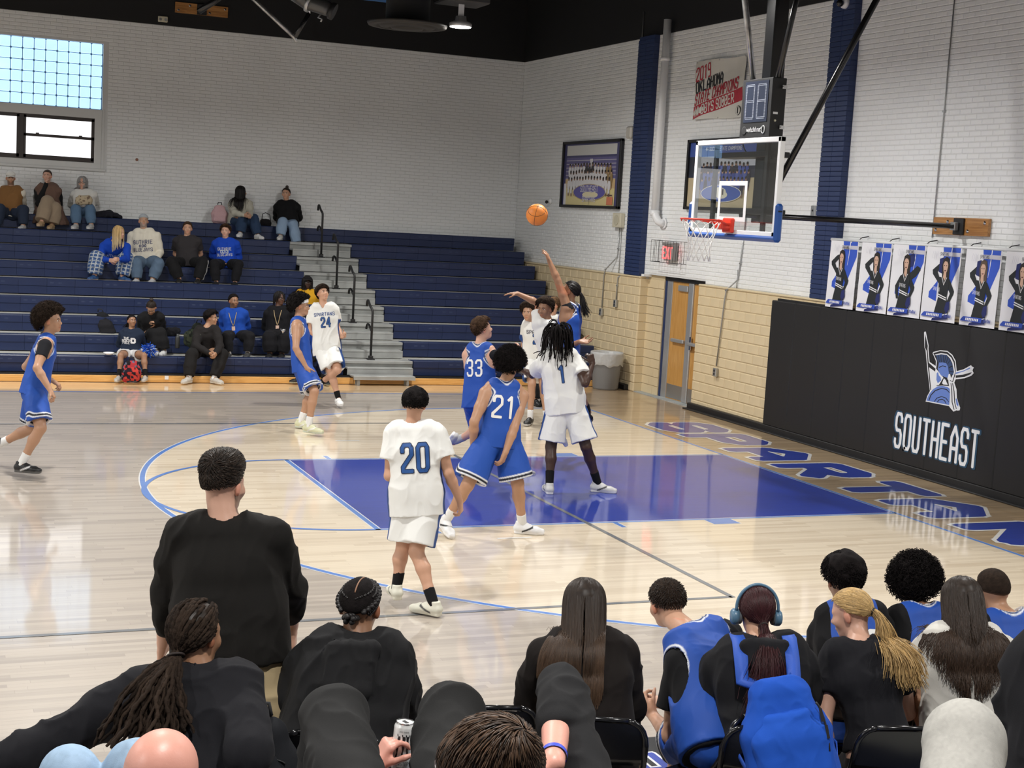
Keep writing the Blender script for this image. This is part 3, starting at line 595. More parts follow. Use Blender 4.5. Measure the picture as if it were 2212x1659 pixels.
# ---- framed team photographs
def team_photo(loc, w_, h_, label, kind):
    """loc: centre; faces -x; local a runs to the viewer's right (-y)"""
    t = empty('framed_photo', loc, label, 'picture', 'framed team photographs on the end wall')
    g = G(); f = .05
    g.box((-.03,-w_/2,h_/2-f), (.03,w_/2,h_/2), .006).box((-.03,-w_/2,-h_/2), (.03,w_/2,-h_/2+f), .006).box((-.03,-w_/2,-h_/2), (.03,-w_/2+f*1.3,h_/2), .006).box((-.03,w_/2-f,-h_/2), (.03,w_/2,h_/2), .006)
    link('frame', g.mesh(), t, M_blackm)
    g = G(); cl = []
    n_ = [0]
    def R_(a0, z0, a1, z1, c): 
        n_[0] += 1; x = .012-.0003*n_[0]**.7; g.add([(x,-a0,z0),(x,-a1,z0),(x,-a1,z1),(x,-a0,z1)], [(0,1,2,3)]); cl.extend([c]*4)
    def El(a, z, ra, rz, c, n=10):
        n_[0] += 1; x = .012-.0003*n_[0]**.7; g.add([(x, -(a+ra*math.cos(2*PI*i/n)), z+rz*math.sin(2*PI*i/n)) for i in range(n)], [tuple(range(n))]); cl.extend([c]*n)
    W2, H2 = w_/2-f, h_/2-f
    purple = (.12,.11,.27); 
    R_(-W2,-H2,W2,H2,(.06,.06,.16) if kind == 0 else (.50,.42,.27))
    if kind == 0:
        m = .07*w_
        R_(-W2+m*.6,H2*.62,W2-m,H2*.95,(.62,.62,.60)); 
        for i in range(7): R_(-W2+m*.6, H2*.55-i*.12*H2, W2-m, H2*.47-i*.12*H2, purple if i%1==0 else purple); R_(-W2+m*.6, H2*.47-i*.12*H2, W2-m, H2*.44-i*.12*H2, (.42,.40,.50))
        R_(-.06,.1*H2,.06,H2*.5,(.62,.62,.66))
        R_(-W2+m*.6,-H2,W2-m,-.15*H2,(.62,.44,.22)); R_(-W2+m*.6,-H2,W2-m,-.45*H2,(.72,.62,.30)); R_(-W2+m*.3,-H2,-W2+m*.9,-.3*H2,(.75,.75,.80))
    else:
        R_(-W2,H2*.55,W2,H2,(.05,.09,.33)); R_(-W2,H2*.25,W2,H2*.55,(.50,.52,.58)); R_(-W2,-.1*H2,W2,H2*.25,(.03,.035,.06)); R_(-W2,.0,-W2*.8,H2*.55,(.03,.035,.05))
    r = random.Random(5+kind)
    rows = 3
    for row in range(rows):
        for i in range(15):
            a = (i+.5*(row%2))/15*1.55*W2-.77*W2; z = H2*(.30-.22*row) + .02*r.random() - abs(a)*.02
            skin = r.choice([(.12,.06,.04),(.30,.17,.11),(.45,.28,.2)])
            top = ((.72,.72,.74) if kind == 0 else r.choice([(.05,.08,.32),(.03,.03,.05),(.08,.12,.4)]))
            if kind == 0 and row == 0 and 5 < i < 9: top = (.03,.03,.035)
            if kind == 0 and i > 12 and row < 2: top = (.30,.20,.08)
            El(a, z-H2*.19, W2*.052, H2*.19, top, 8); El(a, z-H2*.42, W2*.034, H2*.14, top if row else (.7,.7,.72) if kind==0 else (.05,.08,.3), 6)
            El(a-.01, z-H2*.5, W2*.012, H2*.07, skin, 5); El(a+.015, z-H2*.5, W2*.012, H2*.07, skin, 5)
            El(a, z, W2*.03, H2*.07, skin, 8); El(a, z+H2*.03, W2*.03, H2*.045, (.02,.015,.012), 6)
    El(.0,-.58*H2,W2*.58,H2*.27,(.5,.4,.2) if kind == 0 else (.75,.72,.6),24); El(.0,-.58*H2,W2*.56,H2*.25,(.10,.09,.36) if kind == 0 else (.06,.12,.45),24)
    if kind == 0:
        El(-.05,-.66*H2,W2*.2,H2*.1,(.75,.68,.45),10); El(.2,-.66*H2,W2*.16,H2*.09,(.75,.68,.45),10); R_(W2*.62,-H2*.97,W2*.82,-H2*.72,(.62,.20,.10)); R_(W2*.62,-H2*.69,W2*.8,-H2*.65,(.1,.05,.05))
    else:
        for (a, z, ra, rz) in ((-.05,-.52*H2,W2*.20,H2*.13),(.03,-.62*H2,W2*.17,H2*.12),(-.17,-.6*H2,W2*.05,H2*.08)): El(a,z,ra,rz,(.74,.71,.58),12)
        R_(.05,-.62*H2,.09,-.45*H2,(.05,.05,.08)); R_(W2*.9,-H2,W2,H2,(.02,.02,.03))
    R_(-.004,-H2,.004,-H2*.8,(.05,.04,.05))
    me = g.mesh(); set_cols(me, cl); ph = link('photo_print', me, t, M_inkg)
    if kind == 0:
        g = G(); text_on_plane(g, 'SOUTHEAST', (-.006, 0, -.47*H2), (0,-1,0), (0,0,1), .10*h_, wf=.45, st=.3, gap=.25); text_on_plane(g, 'SPARTANS', (-.006, 0, -.80*H2), (0,-1,0), (0,0,1), .09*h_, wf=.42, st=.3, gap=.25); link('photo_lettering', g.mesh(), t, mat('pale_print', (.66,.64,.66), .5))
    else:
        g = G(); text_on_plane(g, '4A SOCCER STATE CHAMPIONS', (-.006, .0, H2*.78), (0,-1,0), (0,0,1), .055*h_, wf=.5, st=.24, gap=.3); link('photo_lettering', g.mesh(), t, M_white)
    return t
team_photo((XW-.05, 10.52, 3.79), 2.57, 1.26, 'black framed team photo, players in white before purple bleachers, left of blue pilaster', 0)
team_photo((XW-.05, 5.68, 3.76), 2.26, 1.13, 'black framed team photo with blue header seen behind the glass backboard', 1)
# ---- championship banner
cb = empty('champions_banner', (XW-.055, 5.96, 5.10), 'white 2019 Oklahoma State Champions 4A Boys Soccer banner with red lettering', 'banner')
nx, ny = 41, 27; bw_, bh_ = 1.52, .93
def cs(a, z): return (-.018*math.sin(a*7+z*3) * (.4+.6*abs(z)) - .012*math.sin(a*3-z*9), -a, z - .012*math.sin(a*4))
vs = [cs((i/(nx-1)-.5)*bw_, (.5-j/(ny-1))*bh_) for j in range(ny) for i in range(nx)]; vs += [(x+.004, y, z) for x, y, z in vs]
fs = [(j*nx+i, (j+1)*nx+i, (j+1)*nx+i+1, j*nx+i+1) for j in range(ny-1) for i in range(nx-1)]; fs += [tuple(q+nx*ny for q in f[::-1]) for f in fs]
link('cloth', mesh_from('cloth', vs, fs, True), cb, mat('banner_cloth', (.66,.65,.60), .6))
def draped(txt, a0, z0, slope, h, m, name, **kw):
    qs, w_ = text_geo(txt, h, **kw); g = G()
    for i, q in enumerate(qs):
        pts = []
        for p in q:
            a = a0 + w_/2 + p[0]; z = z0 + h/2 + p[1] + slope*(p[0]+w_/2); x, y, zz = cs(a, z); pts.append((x-.007-2e-5*(i%9), y, zz))
        g.add(pts, [tuple(range(len(q)))])
    link(name, g.mesh(), cb, m); return w_
m_rd = mat('banner_red', (.42,.02,.04), .6)
draped('2019', -.70, .13, .17, .23, m_rd, 'lettering', wf=.30, st=.36, gap=.22)
draped('OKLAHOMA', -.71, -.055, .17, .19, m_bk, 'lettering', wf=.36, st=.36, gap=.2)
draped('STATE CHAMPIONS', -.72, -.245, .17, .19, m_rd, 'lettering', wf=.32, st=.36, gap=.2)
g = G(); A_ = np.linspace(-.74, .72, 16)
pts = [(cs(a, -.455+.17*(a+.74))) for a in A_] + [(cs(a, -.255+.17*(a+.74))) for a in A_]
g.add([(x-.004, y, z) for x, y, z in pts], [(i+1, i, 16+i, 17+i)[::-1] for i in range(15)]); link('red_stripe', g.mesh(), cb, m_rd)
draped('4A BOYS SOCCER', -.71, -.435, .17, .165, mat('banner_letter_white', (.66,.65,.60), .6), 'lettering', wf=.37, st=.34, gap=.2)
x, y, z = cs(.62, -.36)
g = G().lathe([(.0,0),(.075,0),(.075,.001),(.062,.002)], (x-.006, y, z), 20, (-1,0,0)); link('seal', g.mesh(), cb, m_bk); g = G().lathe([(.0,0),(.064,0),(.064,.001)], (x-.010, y, z), 20, (-1,0,0)); link('seal_field', g.mesh(), cb, mat('banner_cloth', (.66,.65,.60), .6)); g = G().box((x-.016, y-.012, z-.045), (x-.011, y+.012, z+.05)); link('seal_figure', g.mesh(), cb, m_bk)
for a in (-.74, 0, .74):
    for z in (-.45, .45):
        x, y, zz = cs(a, z); g = G().lathe([(0,0),(.012,0),(.010,.004)], (x-.002, y, zz), 8, (-1,0,0)); link('grommet', g.mesh(), cb, M_steel)
# ---- pipes, conduits, boxes on the end wall
def thing1(name, g, m, label, cat, group=None):
    vs = np.array(g.v); c = (vs.min(0)+vs.max(0))/2; c[2] = vs[:,2].min()
    o = g.build(name, m, None, tuple(c)); return tag(o, label, cat, group)
g = G(); g.tube([(XW-.12, 7.70, ZC+.2), (XW-.12, 7.70, 3.12)], .065, 16); g.tube([(XW-.12,7.70,3.14),(XW-.12,7.66,3.06),(XW-.10,7.60,2.98),(XW-.06,7.55,2.95),(XW-.012,7.53,2.95)], .066, 14)
g.tube([(XW-.12,7.70,5.72),(XW-.12,7.70,5.66)], .078, 16); g.tube([(XW-.12,7.70,3.16),(XW-.12,7.70,3.06)], .080, 16); g.tube([(XW-.012,7.53,2.95),(XW-.035,7.53,2.95)], .09, 16)
thing1('drain_pipe', g, M_white, 'white vertical drain pipe with elbow beside the left blue pilaster', 'pipe')
def conduit(pts, label, boxat=None, r=.011, box=(.05,.09,.13)):
    t = empty('conduit', pts[-1], label, 'conduit', 'grey electrical conduits on the end wall'); inv = Matrix.Translation([-k for k in pts[-1]])
    o = G().tube(pts, r, 8).build('conduit_tube', M_steel, t); o.matrix_parent_inverse = inv
    for p in pts[1:-1:2]:
        o = G().box((p[0]-.012, p[1]-.025, p[2]-.012), (p[0]+.015, p[1]+.025, p[2]+.012), .003).build('strap', M_steel, t); o.matrix_parent_inverse = inv
    if boxat:
        x, y, z = boxat; o = G().box((x-box[0], y-box[1]/2, z-box[2]/2), (x, y+box[1]/2, z+box[2]/2), .006).build('outlet_box', M_steel, t); o.matrix_parent_inverse = inv
        for dz in (-.025, .025):
            q = G().box((x-box[0]-.003, y-.018, z+dz-.014), (x-box[0]+.001, y+.018, z+dz+.014), .002).build('receptacle', M_blackm, o)
xc = XW-.02; xd = XB-.02
conduit([(xc,9.20,2.82),(xc,9.20,2.45),(xc,9.22,2.30),(xd,9.42,2.06),(xd,9.47,1.95),(xd,9.47,1.36)], 'grey conduit running from the wall speaker down the beige wall to its outlet box', (XB-.01,9.46,1.28))
conduit([(xc,9.12,2.82),(xc,9.12,2.0)], 'thin grey conduit straight down from the wall speaker', None, .008)
conduit([(xc,8.72,2.15),(xc,8.74,2.05),(xd,8.90,1.95),(xd,8.91,1.8),(xd,8.91,1.55)], 'short grey conduit beside the left pilaster ending in an outlet box', (XB-.01,8.90,1.48))
conduit([(xc,4.92,3.1),(xc,4.98,2.4),(xc,5.02,2.15),(xd,5.14,1.97),(xd,5.17,1.8),(xd,5.27,.78)], 'grey conduit from behind the backboard down to a low outlet on the beige wall', (XB-.01,5.26,.68))
conduit([(xc,5.04,2.3),(xc,5.04,2.0)], 'thin grey conduit stub above the beige wall near the doors', None, .007)
conduit([(xc,.48,5.95),(xc,.49,4.5),(xc,.50,2.95)], 'painted thin conduit down the white wall above the cheer banners', None, .008)
conduit([(xc,8.80,6.6),(xc,8.80,ZC-.1),(xc,8.80,5.9)], 'light conduit rising into the black band above the left pilaster', None, .012)
g = G().box((XW-.10, 9.03, 2.83), (XW-.006, 9.36, 3.09), .012); o = thing1('wall_speaker', g, mat('cream_plastic', (.62,.58,.45), .4), 'square cream wall speaker with round grille below the team photo', 'speaker')
G().lathe([(0,0),(.095,0),(.09,.006)], (0,0,0), 20, (-1,0,0)).build('grille', mat('cream_plastic2', (.50,.47,.36), .6), o).location = (-.05, .0, .13)
g = G().lathe([(0,0),(.062,0),(.060,.02),(.058,.045),(.0,.06)], (XW-.006,12.37,3.27), 16, (-1,0,0)); o = thing1('security_camera', g, M_white, 'small white dome camera on the end wall beside the basketball', 'camera')
G().ball((-.065,.0,.04), .034, 12, 8).build('lens_dome', M_blackg, o)
g = G().lathe([(0,0),(.085,0),(.082,.03),(.075,.05),(.0,.06)], (2.2+0, 2.62, 0), 16, (-1,0,0)); g.v = [(x-2.2+XW-.11, y, z+6.04) for x, y, z in g.v]; o = thing1('security_camera', g, M_white, 'white dome camera at the top of the right blue pilaster', 'camera')
G().ball((-.065,.0,.07), .05, 12, 8).build('lens_dome', M_blackg, o)
g = G().box((XW-.14, 8.78, 4.40), (XW-.02, 8.98, 4.62), .03); thing1('emergency_light', g, mat('ribbed_clear_glass', (.55,.53,.48), .12, spec=.9), 'round ribbed glass wall light beside the left pilaster', 'light')
for y, z in ((3.14, 3.20),):
    g = G().box((XW-.03, y-.05, z-.11), (XW-.004, y+.05, z+.11), .006); o = thing1('blank_plate', g, M_steel, 'grey steel electrical cover plate left of the right pilaster', 'plate')
    G().lathe([(0,0),(.015,0),(.015,.004)], (-.014,0,.15), 8, (-1,0,0)).build('knockout', M_dark, o)
# exit sign in a wire cage
ex = empty('exit_sign', (XW-.02, 7.14, 2.28), 'red lit exit sign inside a wire cage above the doors', 'sign'); ei = Matrix.Translation((-(XW-.02), -7.14, -2.28))
for nm, gg, mm in (('sign_housing', G().box((XW-.10, 6.98, 2.33), (XW-.02, 7.32, 2.60), .01), mat('grey_housing', (.30,.29,.28), .4)),
                   ('sign_top', G().box((XW-.13, 6.97, 2.58), (XW-.01, 7.34, 2.64), .01), mat('grey_housing', (.30,.29,.28), .4)),
                   ('sign_side_panel', G().box((XW-.18, 6.86, 2.34), (XW-.09, 6.89, 2.60), .005), mat('grey_housing', (.30,.29,.28), .4))):
    gg.build(nm, mm, ex).matrix_parent_inverse = ei
g = G(); text_on_plane(g, 'EXIT', (XW-.103, 7.15, 2.46), (0,-1,0), (0,0,1), .21, wf=.40, st=.34, gap=.18); g.build('exit_lettering', mat('exit_red', (.8,.05,.05), .4, emit=(1,.06,.06), es=3.0), ex).matrix_parent_inverse = ei
g = G()
for z in (2.30, 2.66):
    g.tube([(XW-.005,7.62,z),(XW-.2,7.60,z),(XW-.2,6.72,z),(XW-.005,6.70,z)], .005, 5)
for y in np.linspace(6.72, 7.60, 10): g.tube([(XW-.2,y,2.66),(XW-.2,y,2.30)], .0035, 5)
for x in (XW-.05, XW-.12):
    for y in (6.71, 7.61): g.tube([(x,y,2.66),(x,y,2.30)], .0035, 5)
g.build('wire_cage', M_blackm, ex).matrix_parent_inverse = ei
# wood pads with pole ends
def pad(name, c, hw, hh, axis, label):
    t = empty(name, c, label, 'board'); g = G()
    if axis == 0: g.box((-.045,-hw,-hh), (0,hw,hh), .004)
    else: g.box((-hw,-.045,-hh), (hw,0,hh), .004)
    link('board', g.mesh(), t, wood_mat('board_%s' % name, (.30,.13,.035), (.50,.25,.08), 1, .35, .3, axis=1-axis if axis == 0 else 0))
    for a in (-hw*.88, -hw*.45, hw*.3, hw*.88):
        g = G(); z = hh*.5*(1 if a*3 % 2 > 1 else -1)
        c2 = (-.045, -a, z) if axis == 0 else (a, -.045, z)
        g.lathe([(0,0),(.022,0),(.022,.006),(.012,.006),(.012,.016)], c2, 8, (-1,0,0) if axis == 0 else (0,-1,0)); link('bolt', g.mesh(), t, M_chrome)
    g = G()
    if axis == 0: g.box((-.075,-.09,-.10), (-.045,.09,.10), .005)
    else: g.box((-.09,-.075,-.10), (.09,-.045,.10), .005)
    link('bracket', g.mesh(), t, M_blackm); return t
pad('anchor_board', (XW-.01, -.04, 3.10), .50, .105, 0, 'varnished wooden anchor board on the end wall holding the backboard strut')
pad('side_anchor_board', (-4.74, YW, 6.50), .50, .10, 1, 'varnished wooden anchor board on the black band at top left')
for k, (x, z) in enumerate(((-5.46, 6.25),)):
    g = G().box((x-.09, YW-.05, z-.055), (x+.09, YW-.004, z+.055), .01); o = thing1('wall_speakers_plate', g, mat('cream_plastic', (.62,.58,.45), .4), 'small cream twin emergency light plate at the edge of the black band', 'light')
    for dx in (-.05, .05): G().lathe([(0,0),(.028,0),(.025,.012)], (dx,-.023,.05), 12, (0,-1,0)).build('lens', M_steel, o)
# ================================================================== BASKET
RZ = 3.0; BX = -1.22
bk = empty('basketball_hoop', (-.8, 0, 5.0), 'glass basketball backboard with blue padding, orange rim and white net', 'hoop'); bi = Matrix.Translation((.8, 0, -5.0))
def bpart(name, g, m, parent=bk, **kw):
    o = g.build(name, m, parent, **kw) if kw else g.build(name, m, parent)
    if parent is bk: o.matrix_parent_inverse = bi
    return o
zb, zt = RZ-.15, RZ-.15+1.07
m_glass = mat('backboard_glass', (.93,.98,.97), .0, trans=1, spec=.5); m_glass.node_tree.nodes['Principled BSDF'].inputs['IOR'].default_value = 1.5
# thin clear pane: mostly see-through with a mirror-like sheen
mg = bpy.data.materials.new('clear_pane'); mg.use_nodes = True; N_ = mg.node_tree.nodes; L_ = mg.node_tree.links; N_.remove(N_['Principled BSDF'])
tr_ = N_.new('ShaderNodeBsdfTransparent'); tr_.inputs[0].default_value = (.84,.89,.89,1); gl_ = N_.new('ShaderNodeBsdfGlossy'); gl_.inputs['Roughness'].default_value = .01; fr_ = N_.new('ShaderNodeValue'); fr_.outputs[0].default_value = .16; mx_ = N_.new('ShaderNodeMixShader')
L_.new(fr_.outputs[0], mx_.inputs[0]); L_.new(tr_.outputs[0], mx_.inputs[1]); L_.new(gl_.outputs[0], mx_.inputs[2]); L_.new(mx_.outputs[0], N_['Material Output'].inputs[0])
bpart('glass_pane', G().add([(BX+.01,-.88,zb+.03),(BX+.01,.88,zb+.03),(BX+.01,.88,zt-.03),(BX+.01,-.88,zt-.03)], [(3,2,1,0)]), mg)
g = G(); 
for a in ((BX,-.915,zt-.055, BX+.06,.915,zt), (BX,-.915,zb, BX+.06,.915,zb+.055), (BX,-.915,zb, BX+.06,-.86,zt), (BX,.86,zb, BX+.06,.915,zt)): g.box(a[:3], a[3:], .006)
bpart('frame', g, M_white)
g = G(); g.box((BX-.002,-.305,RZ+.40), (BX+.003,.305,RZ+.45)).box((BX-.002,-.305,RZ), (BX+.003,.305,RZ+.05)).box((BX-.002,-.305,RZ+.05), (BX+.003,-.255,RZ+.40)).box((BX-.002,.255,RZ+.05), (BX+.003,.305,RZ+.40))
bpart('target_square', g, M_white)
g = G(); g.box((BX-.02,-.96,zb-.055), (BX+.075,.96,zb+.02), .03).box((BX-.02,-.965,zb-.055), (BX+.075,-.905,zb+.36), .03).box((BX-.02,.905,zb-.055), (BX+.075,.965,zb+.36), .03)
bpart('edge_padding', g, M_bluepad)
bpart('pad_slot', G().box((BX+.0,-.968,zb+.27), (BX+.05,-.962,zb+.285)), M_dark)
# rim
g = G(); th = np.linspace(0, 2*PI, 41)[:-1]; RX = -1.595
g.tube([(RX+.2286*math.cos(t), .2286*math.sin(t), RZ) for t in th], .0095, 8, closed=True); rim = bpart('rim', g, M_red)
g = G(); g.box((BX-.05,-.10,RZ-.13), (BX-.0,.10,RZ+.035), .012).box((BX-.16,-.085,RZ-.10), (BX-.03,.085,RZ-.0), .02); g.tube([(RX+.10,-.205,RZ),(BX-.04,-.06,RZ-.05)], .014, 8).tube([(RX+.10,.205,RZ),(BX-.04,.06,RZ-.05)], .014, 8); bpart('rim_mount', g, M_red)
g = G(); 
for t in th[::3]: g.tube([(RX+.226*math.cos(t+d), .226*math.sin(t+d), RZ-.008-.018*math.sin((d+.05)/.1*PI)) for d in np.linspace(-.05,.05,5)], .0035, 5)
bpart('net_hooks', g, M_red)
g = G(); nn = 12
prof = [(0,.226),(.05,.20),(.13,.165),(.21,.14),(.29,.125),(.37,.120),(.45,.128)]
for k in range(nn):
    for s_ in (1, -1):
        pts = []
        for i, (dz, r_) in enumerate(prof):
            a = 2*PI*(k + s_*.5*i*1.0)/nn + (0 if i else 0); pts.append((RX+r_*math.cos(a)+.004*math.sin(i*5+k), r_*math.sin(a), RZ-.012-dz))
        g.tube(pts, .0042, 5)
bpart('net', g, M_net)
# support frame
g = G(); g.box((-.90,-.09,3.0), (-.72,.09,ZT-.1), .004); g.tube([(-1.0,0,4.0),(-.80,0,4.02)], .03, 8)
bpart('mast', g, M_blackg)
g = G(); 
for y in (-.55, .55): g.box((BX+.06,y-.03,zb+.05), (BX+.10,y+.03,zt-.05), .004)
for z in (3.12, 3.75): g.box((BX+.09,-.58,z-.03), (-.88,.58,z+.03), .004)
bpart('back_frame', g, M_blackm)
bpart('stabiliser_tube', G().tube([(BX+.12,0,3.08),(XW-.13,-.02,3.10)], .032, 12), M_blackg)
bpart('stabiliser_clevis', G().box((XW-.15,-.06,3.05), (XW-.09,.03,3.15), .006), M_steel)
bpart('diagonal_brace', G().tube([(-.80,.0,3.14),(.494,0,5.62),(1.7,0,7.95)], .038, 12), M_blackg)
bpart('silver_brace', G().tube([(-0.891,0.28,4.603), (-1.079,0.28,5.487), tuple(2.5*V(*(-1.079,0.28,5.487))-1.5*V(*(-0.891,0.28,4.603)))], .035, 12), mat('worn_silver_steel', (.38,.38,.38), .3, metal=.85, vary=.4, vscale=9))
bpart('black_brace', G().tube([(-0.921,-0.28,4.589), (-0.761,-0.28,5.457), tuple(2.5*V(*(-0.761,-0.28,5.457))-1.5*V(*(-0.921,-0.28,4.589)))], .032, 12), M_blackg)
# shot clock
sx = -1.0; sc = empty('shot_clock', (sx, 0, 3.95), 'black shot clock with two unlit digits mounted above the backboard', 'clock'); si = Matrix.Translation((-sx, 0, -3.95))
def spart(n, g, m): o = g.build(n, m, sc); o.matrix_parent_inverse = si; return o
spart('housing', G().box((sx,-.315,3.94), (sx+.18,.315,4.60), .006), M_blackm)
spart('face_panel', G().box((sx-.006,-.245,4.12), (sx,.245,4.575)), mat('dark_blue_panel', (.018,.024,.045), .35))
g = G(); 
for yc in (.125, -.115):
    for (a0, a1, b0, b1) in ((-.08,.08,4.52,4.54),(-.08,.08,4.345,4.362),(-.08,.08,4.155,4.175)):
        for dz in (-.008, .008):
            for a in np.arange(a0, a1, .0085): g.box((sx-.009, yc-a-.0055, (b0+b1)/2+dz-.0028), (sx-.006, yc-a, (b0+b1)/2+dz+.0028))
    for a in (-.08, .08):
        for z in np.arange(4.17, 4.53, .0125):
            for dd in (-.007, .007): g.box((sx-.009, yc-a+dd-.0035, z), (sx-.006, yc-a+dd+.0035, z+.006))
spart('unlit_digit_leds', g, mat('unlit_led', (.42,.45,.52), .4))
g = G(); 
# watchfire lettering: lower-case strokes
LC = {'w':[[(0,1),(.25,0),(.5,.8),(.75,0),(1,1)]],'a':[[(.1,1),(.8,1),(.9,.9),(.9,0),(.1,0),(.1,.5),(.9,.5)]],'t':[[(.4,1.5),(.4,0),(.8,0)],[(0,1),(.8,1)]],'c':[[(.9,1),(.1,1),(.1,0),(.9,0)]],'h':[[(.1,1.6),(.1,0)],[(.1,1),(.9,1),(.9,0)]],'f':[[(.8,1.6),(.4,1.6),(.4,0)],[(0,1),(.8,1)]],'i':[[(.3,1),(.3,0)]],'r':[[(.1,0),(.1,1),(.8,1)]],'e':[[(.1,.5),(.9,.5),(.9,1),(.1,1),(.1,0),(.9,0)]]}
x_ = .155
for ch in 'watchfire':
    wch = .026*(.5 if ch == 'i' else .8 if ch in 'tfr' else 1.2 if ch == 'w' else 1)
    for st_ in LC[ch]:
        for p, q_ in zip(st_[:-1], st_[1:]):
            a = V(sx-.0075, x_-p[0]*wch, 4.015+p[1]*.030); b = V(sx-.0075, x_-q_[0]*wch, 4.015+q_[1]*.030); d = nrm(b-a); n = np.cross((1,0,0), d)*.0035
            g.add([a-n-d*.003, b-n+d*.003, b+n+d*.003, a+n-d*.003], [(0,1,2,3)])
    x_ -= wch+.009
g.tube([(sx-.006, -.19+.032*math.cos(t), 4.033+.042*math.sin(t)) for t in np.linspace(.5*PI, 2.4*PI, 20)] , .005, 6)
g.tube([(sx-.006,-.155,4.06),(sx-.006,-.115,4.03),(sx-.006,-.155,4.01)], .004, 6)
spart('maker_lettering', g, M_white)
spart('horn', G().lathe([(.05,0),(.05,.004),(.03,-.0),(0,-.01)], (sx-.001,.215,4.03), 16, (-1,0,0)), M_dark)
for z in (4.06, 4.50): spart('mount_bolt', G().tube([(sx+.12,-.315,z),(sx+.12,-.37,z)], .009, 6).box((sx+.11,-.345,z-.02), (sx+.17,-.335,z+.02)), M_chrome)
spart('side_label', G().box((sx+.03,-.3165,4.20), (sx+.09,-.3155,4.225)), M_white); spart('side_knob', G().lathe([(0,0),(.014,0),(.012,.01)], (sx+.06,-.315,4.13), 10, (0,-1,0)), mat('cream_plastic', (.62,.58,.45), .4))
for y in (-.05, .05): spart('hanger', G().box((sx+.16,y-.02,4.0), (sx+.26,y+.02,4.5)), M_blackm)
spart('cable', G().tube(bez((sx+.1,.315,4.15),(sx+.05,.40,3.9),(sx+.12,.33,3.80),10), .008, 6), M_blackm)
# ================================================================== CEILING ITEMS
def proj_ok(x, y, z): return True
for k, (x, y) in enumerate(LAMP_SPOTS):
    t = empty('high_bay_lamp', (x, y, LAMP_Z), 'round LED gym lamp hanging lit from the black ceiling' if k != 19 else 'round LED gym lamp hanging lit at top centre of the photo', 'lamp', 'round LED gym lamps')
    if k == 0:
        g = G().lathe([(.165,.0),(.175,.012),(.175,.05),(.15,.07),(.09,.09),(.08,.16),(.0,.165)], n=28); lm1 = g.mesh(); lm1.materials.append(mat('lamp_housing', (.55,.56,.58), .35, metal=.5))
        g = G().lathe([(0,-.004),(.160,-.004),(.160,.004)], n=28); lm2 = g.mesh(); lm2.materials.append(M_lampe)
        g = G().box((-.045,-.012,.14), (.045,.012,.34), .004).box((-.022,-.014,.2), (.022,-.012,.3)); lm3 = g.mesh(); lm3.materials.append(M_white)
    for nm, me in (('housing', lm1), ('lens', lm2), ('hanger', lm3)):
        o = bpy.data.objects.new(nm, me); COL.objects.link(o); o.parent = t
    la = bpy.data.lights.new('lamp_light', 'AREA'); la.shape = 'DISK'; la.size = .34; la.energy = LAMP_W; la.color = (1, .975, .94); la.spread = math.radians(165)
    lo = bpy.data.objects.new('lamp_light', la); COL.objects.link(lo); lo.parent = t; lo.location = (0,0,-.012)
    if k == 19:
        g = G().box((-.36,-.3,.34), (.36,.3,.62), .02); g.tube([(0,0,.6),(0,0,ZT-LAMP_Z)], .05, 8)
        link('junction_box', g.mesh(), t, mat('dark_grey_box', (.035,.035,.037), .6))
    else:
        g = G().tube([(0,0,.3),(0,0,ZT-LAMP_Z)], .012, 6); link('drop_rod', g.mesh(), t, M_blackm)
g = G().lathe([(.62,.0),(.60,-.04),(.48,-.045),(.46,-.01),(.42,-.05),(.30,-.075),(.28,-.03),(.24,-.08),(0,-.09)], n=40)
ds = empty('air_diffuser', (-2.786,7.361,5.754), 'large round black ceiling air diffuser with concentric rings', 'vent')
link('rings', g.mesh(), ds, mat('dark_bronze_diffuser', (.030,.027,.024), .6)); link('duct', G().lathe([(.34,0),(.34,2.2)], n=24).mesh(), ds, M_black)
# folded side basket hanging at the top
sh = empty('folded_side_hoop', (-4.229,6.881,5.838), 'folded side backboard frame with silver tubes under the ceiling at top left', 'hoop'); shl = np.array(sh.location)
def spp(n, g, m): o = g.build(n, m, sh); o.matrix_parent_inverse = Matrix.Translation(-Vector(sh.location)); return o
A1 = [(-5.171,7.274,5.848),(-4.622,6.981,5.334),(-4.432,6.948,5.698),(-4.433,6.961,5.796)]
spp('fold_tube', G().tube([tuple(2*V(*A1[0])-V(*A1[1])), A1[0], A1[1]], .030, 10), mat('worn_silver_steel', (.38,.38,.38), .3))
spp('fold_tube', G().tube([A1[1], A1[2]], .032, 10), M_blackg); spp('joint', G().tube([tuple(V(*A1[1])+V(-.03,0,.05)), tuple(V(*A1[1])+V(.03,0,-.06))], .025, 8), M_steel); spp('pin', G().tube([A1[2], A1[3]], .022, 8), M_chrome)
A2 = [(-4.813,6.707,5.986),(-4.544,6.573,5.812),(-4.321,6.471,5.742),(-4.243,6.434,5.706)]
spp('winch_tube', G().tube(A2, [.12,.12,.11,.10], 16), mat('winch_grey', (.09,.09,.09), .35, metal=.5)); spp('winch_cap', G().tube([A2[3], tuple(V(*A2[3])+nrm(V(*A2[3])-V(*A2[2]))*.06)], .125, 20), M_blackm)
spp('clamp_ring', G().tube([tuple(V(*A2[1])), tuple(V(*A2[1])+nrm(V(*A2[3])-V(*A2[2]))*.05)], .145, 20), M_steel)
A3 = [(-4.35,6.582,5.656),(-4.383,6.589,5.606),(-4.327,6.563,5.586),(-4.349,6.568,5.548)]
spp('hook', G().tube(A3, .014, 6), M_steel)
A4 = [(-5.645,9.215,5.839),(-5.439,9.149,5.996),(-5.221,9.081,6.179)]
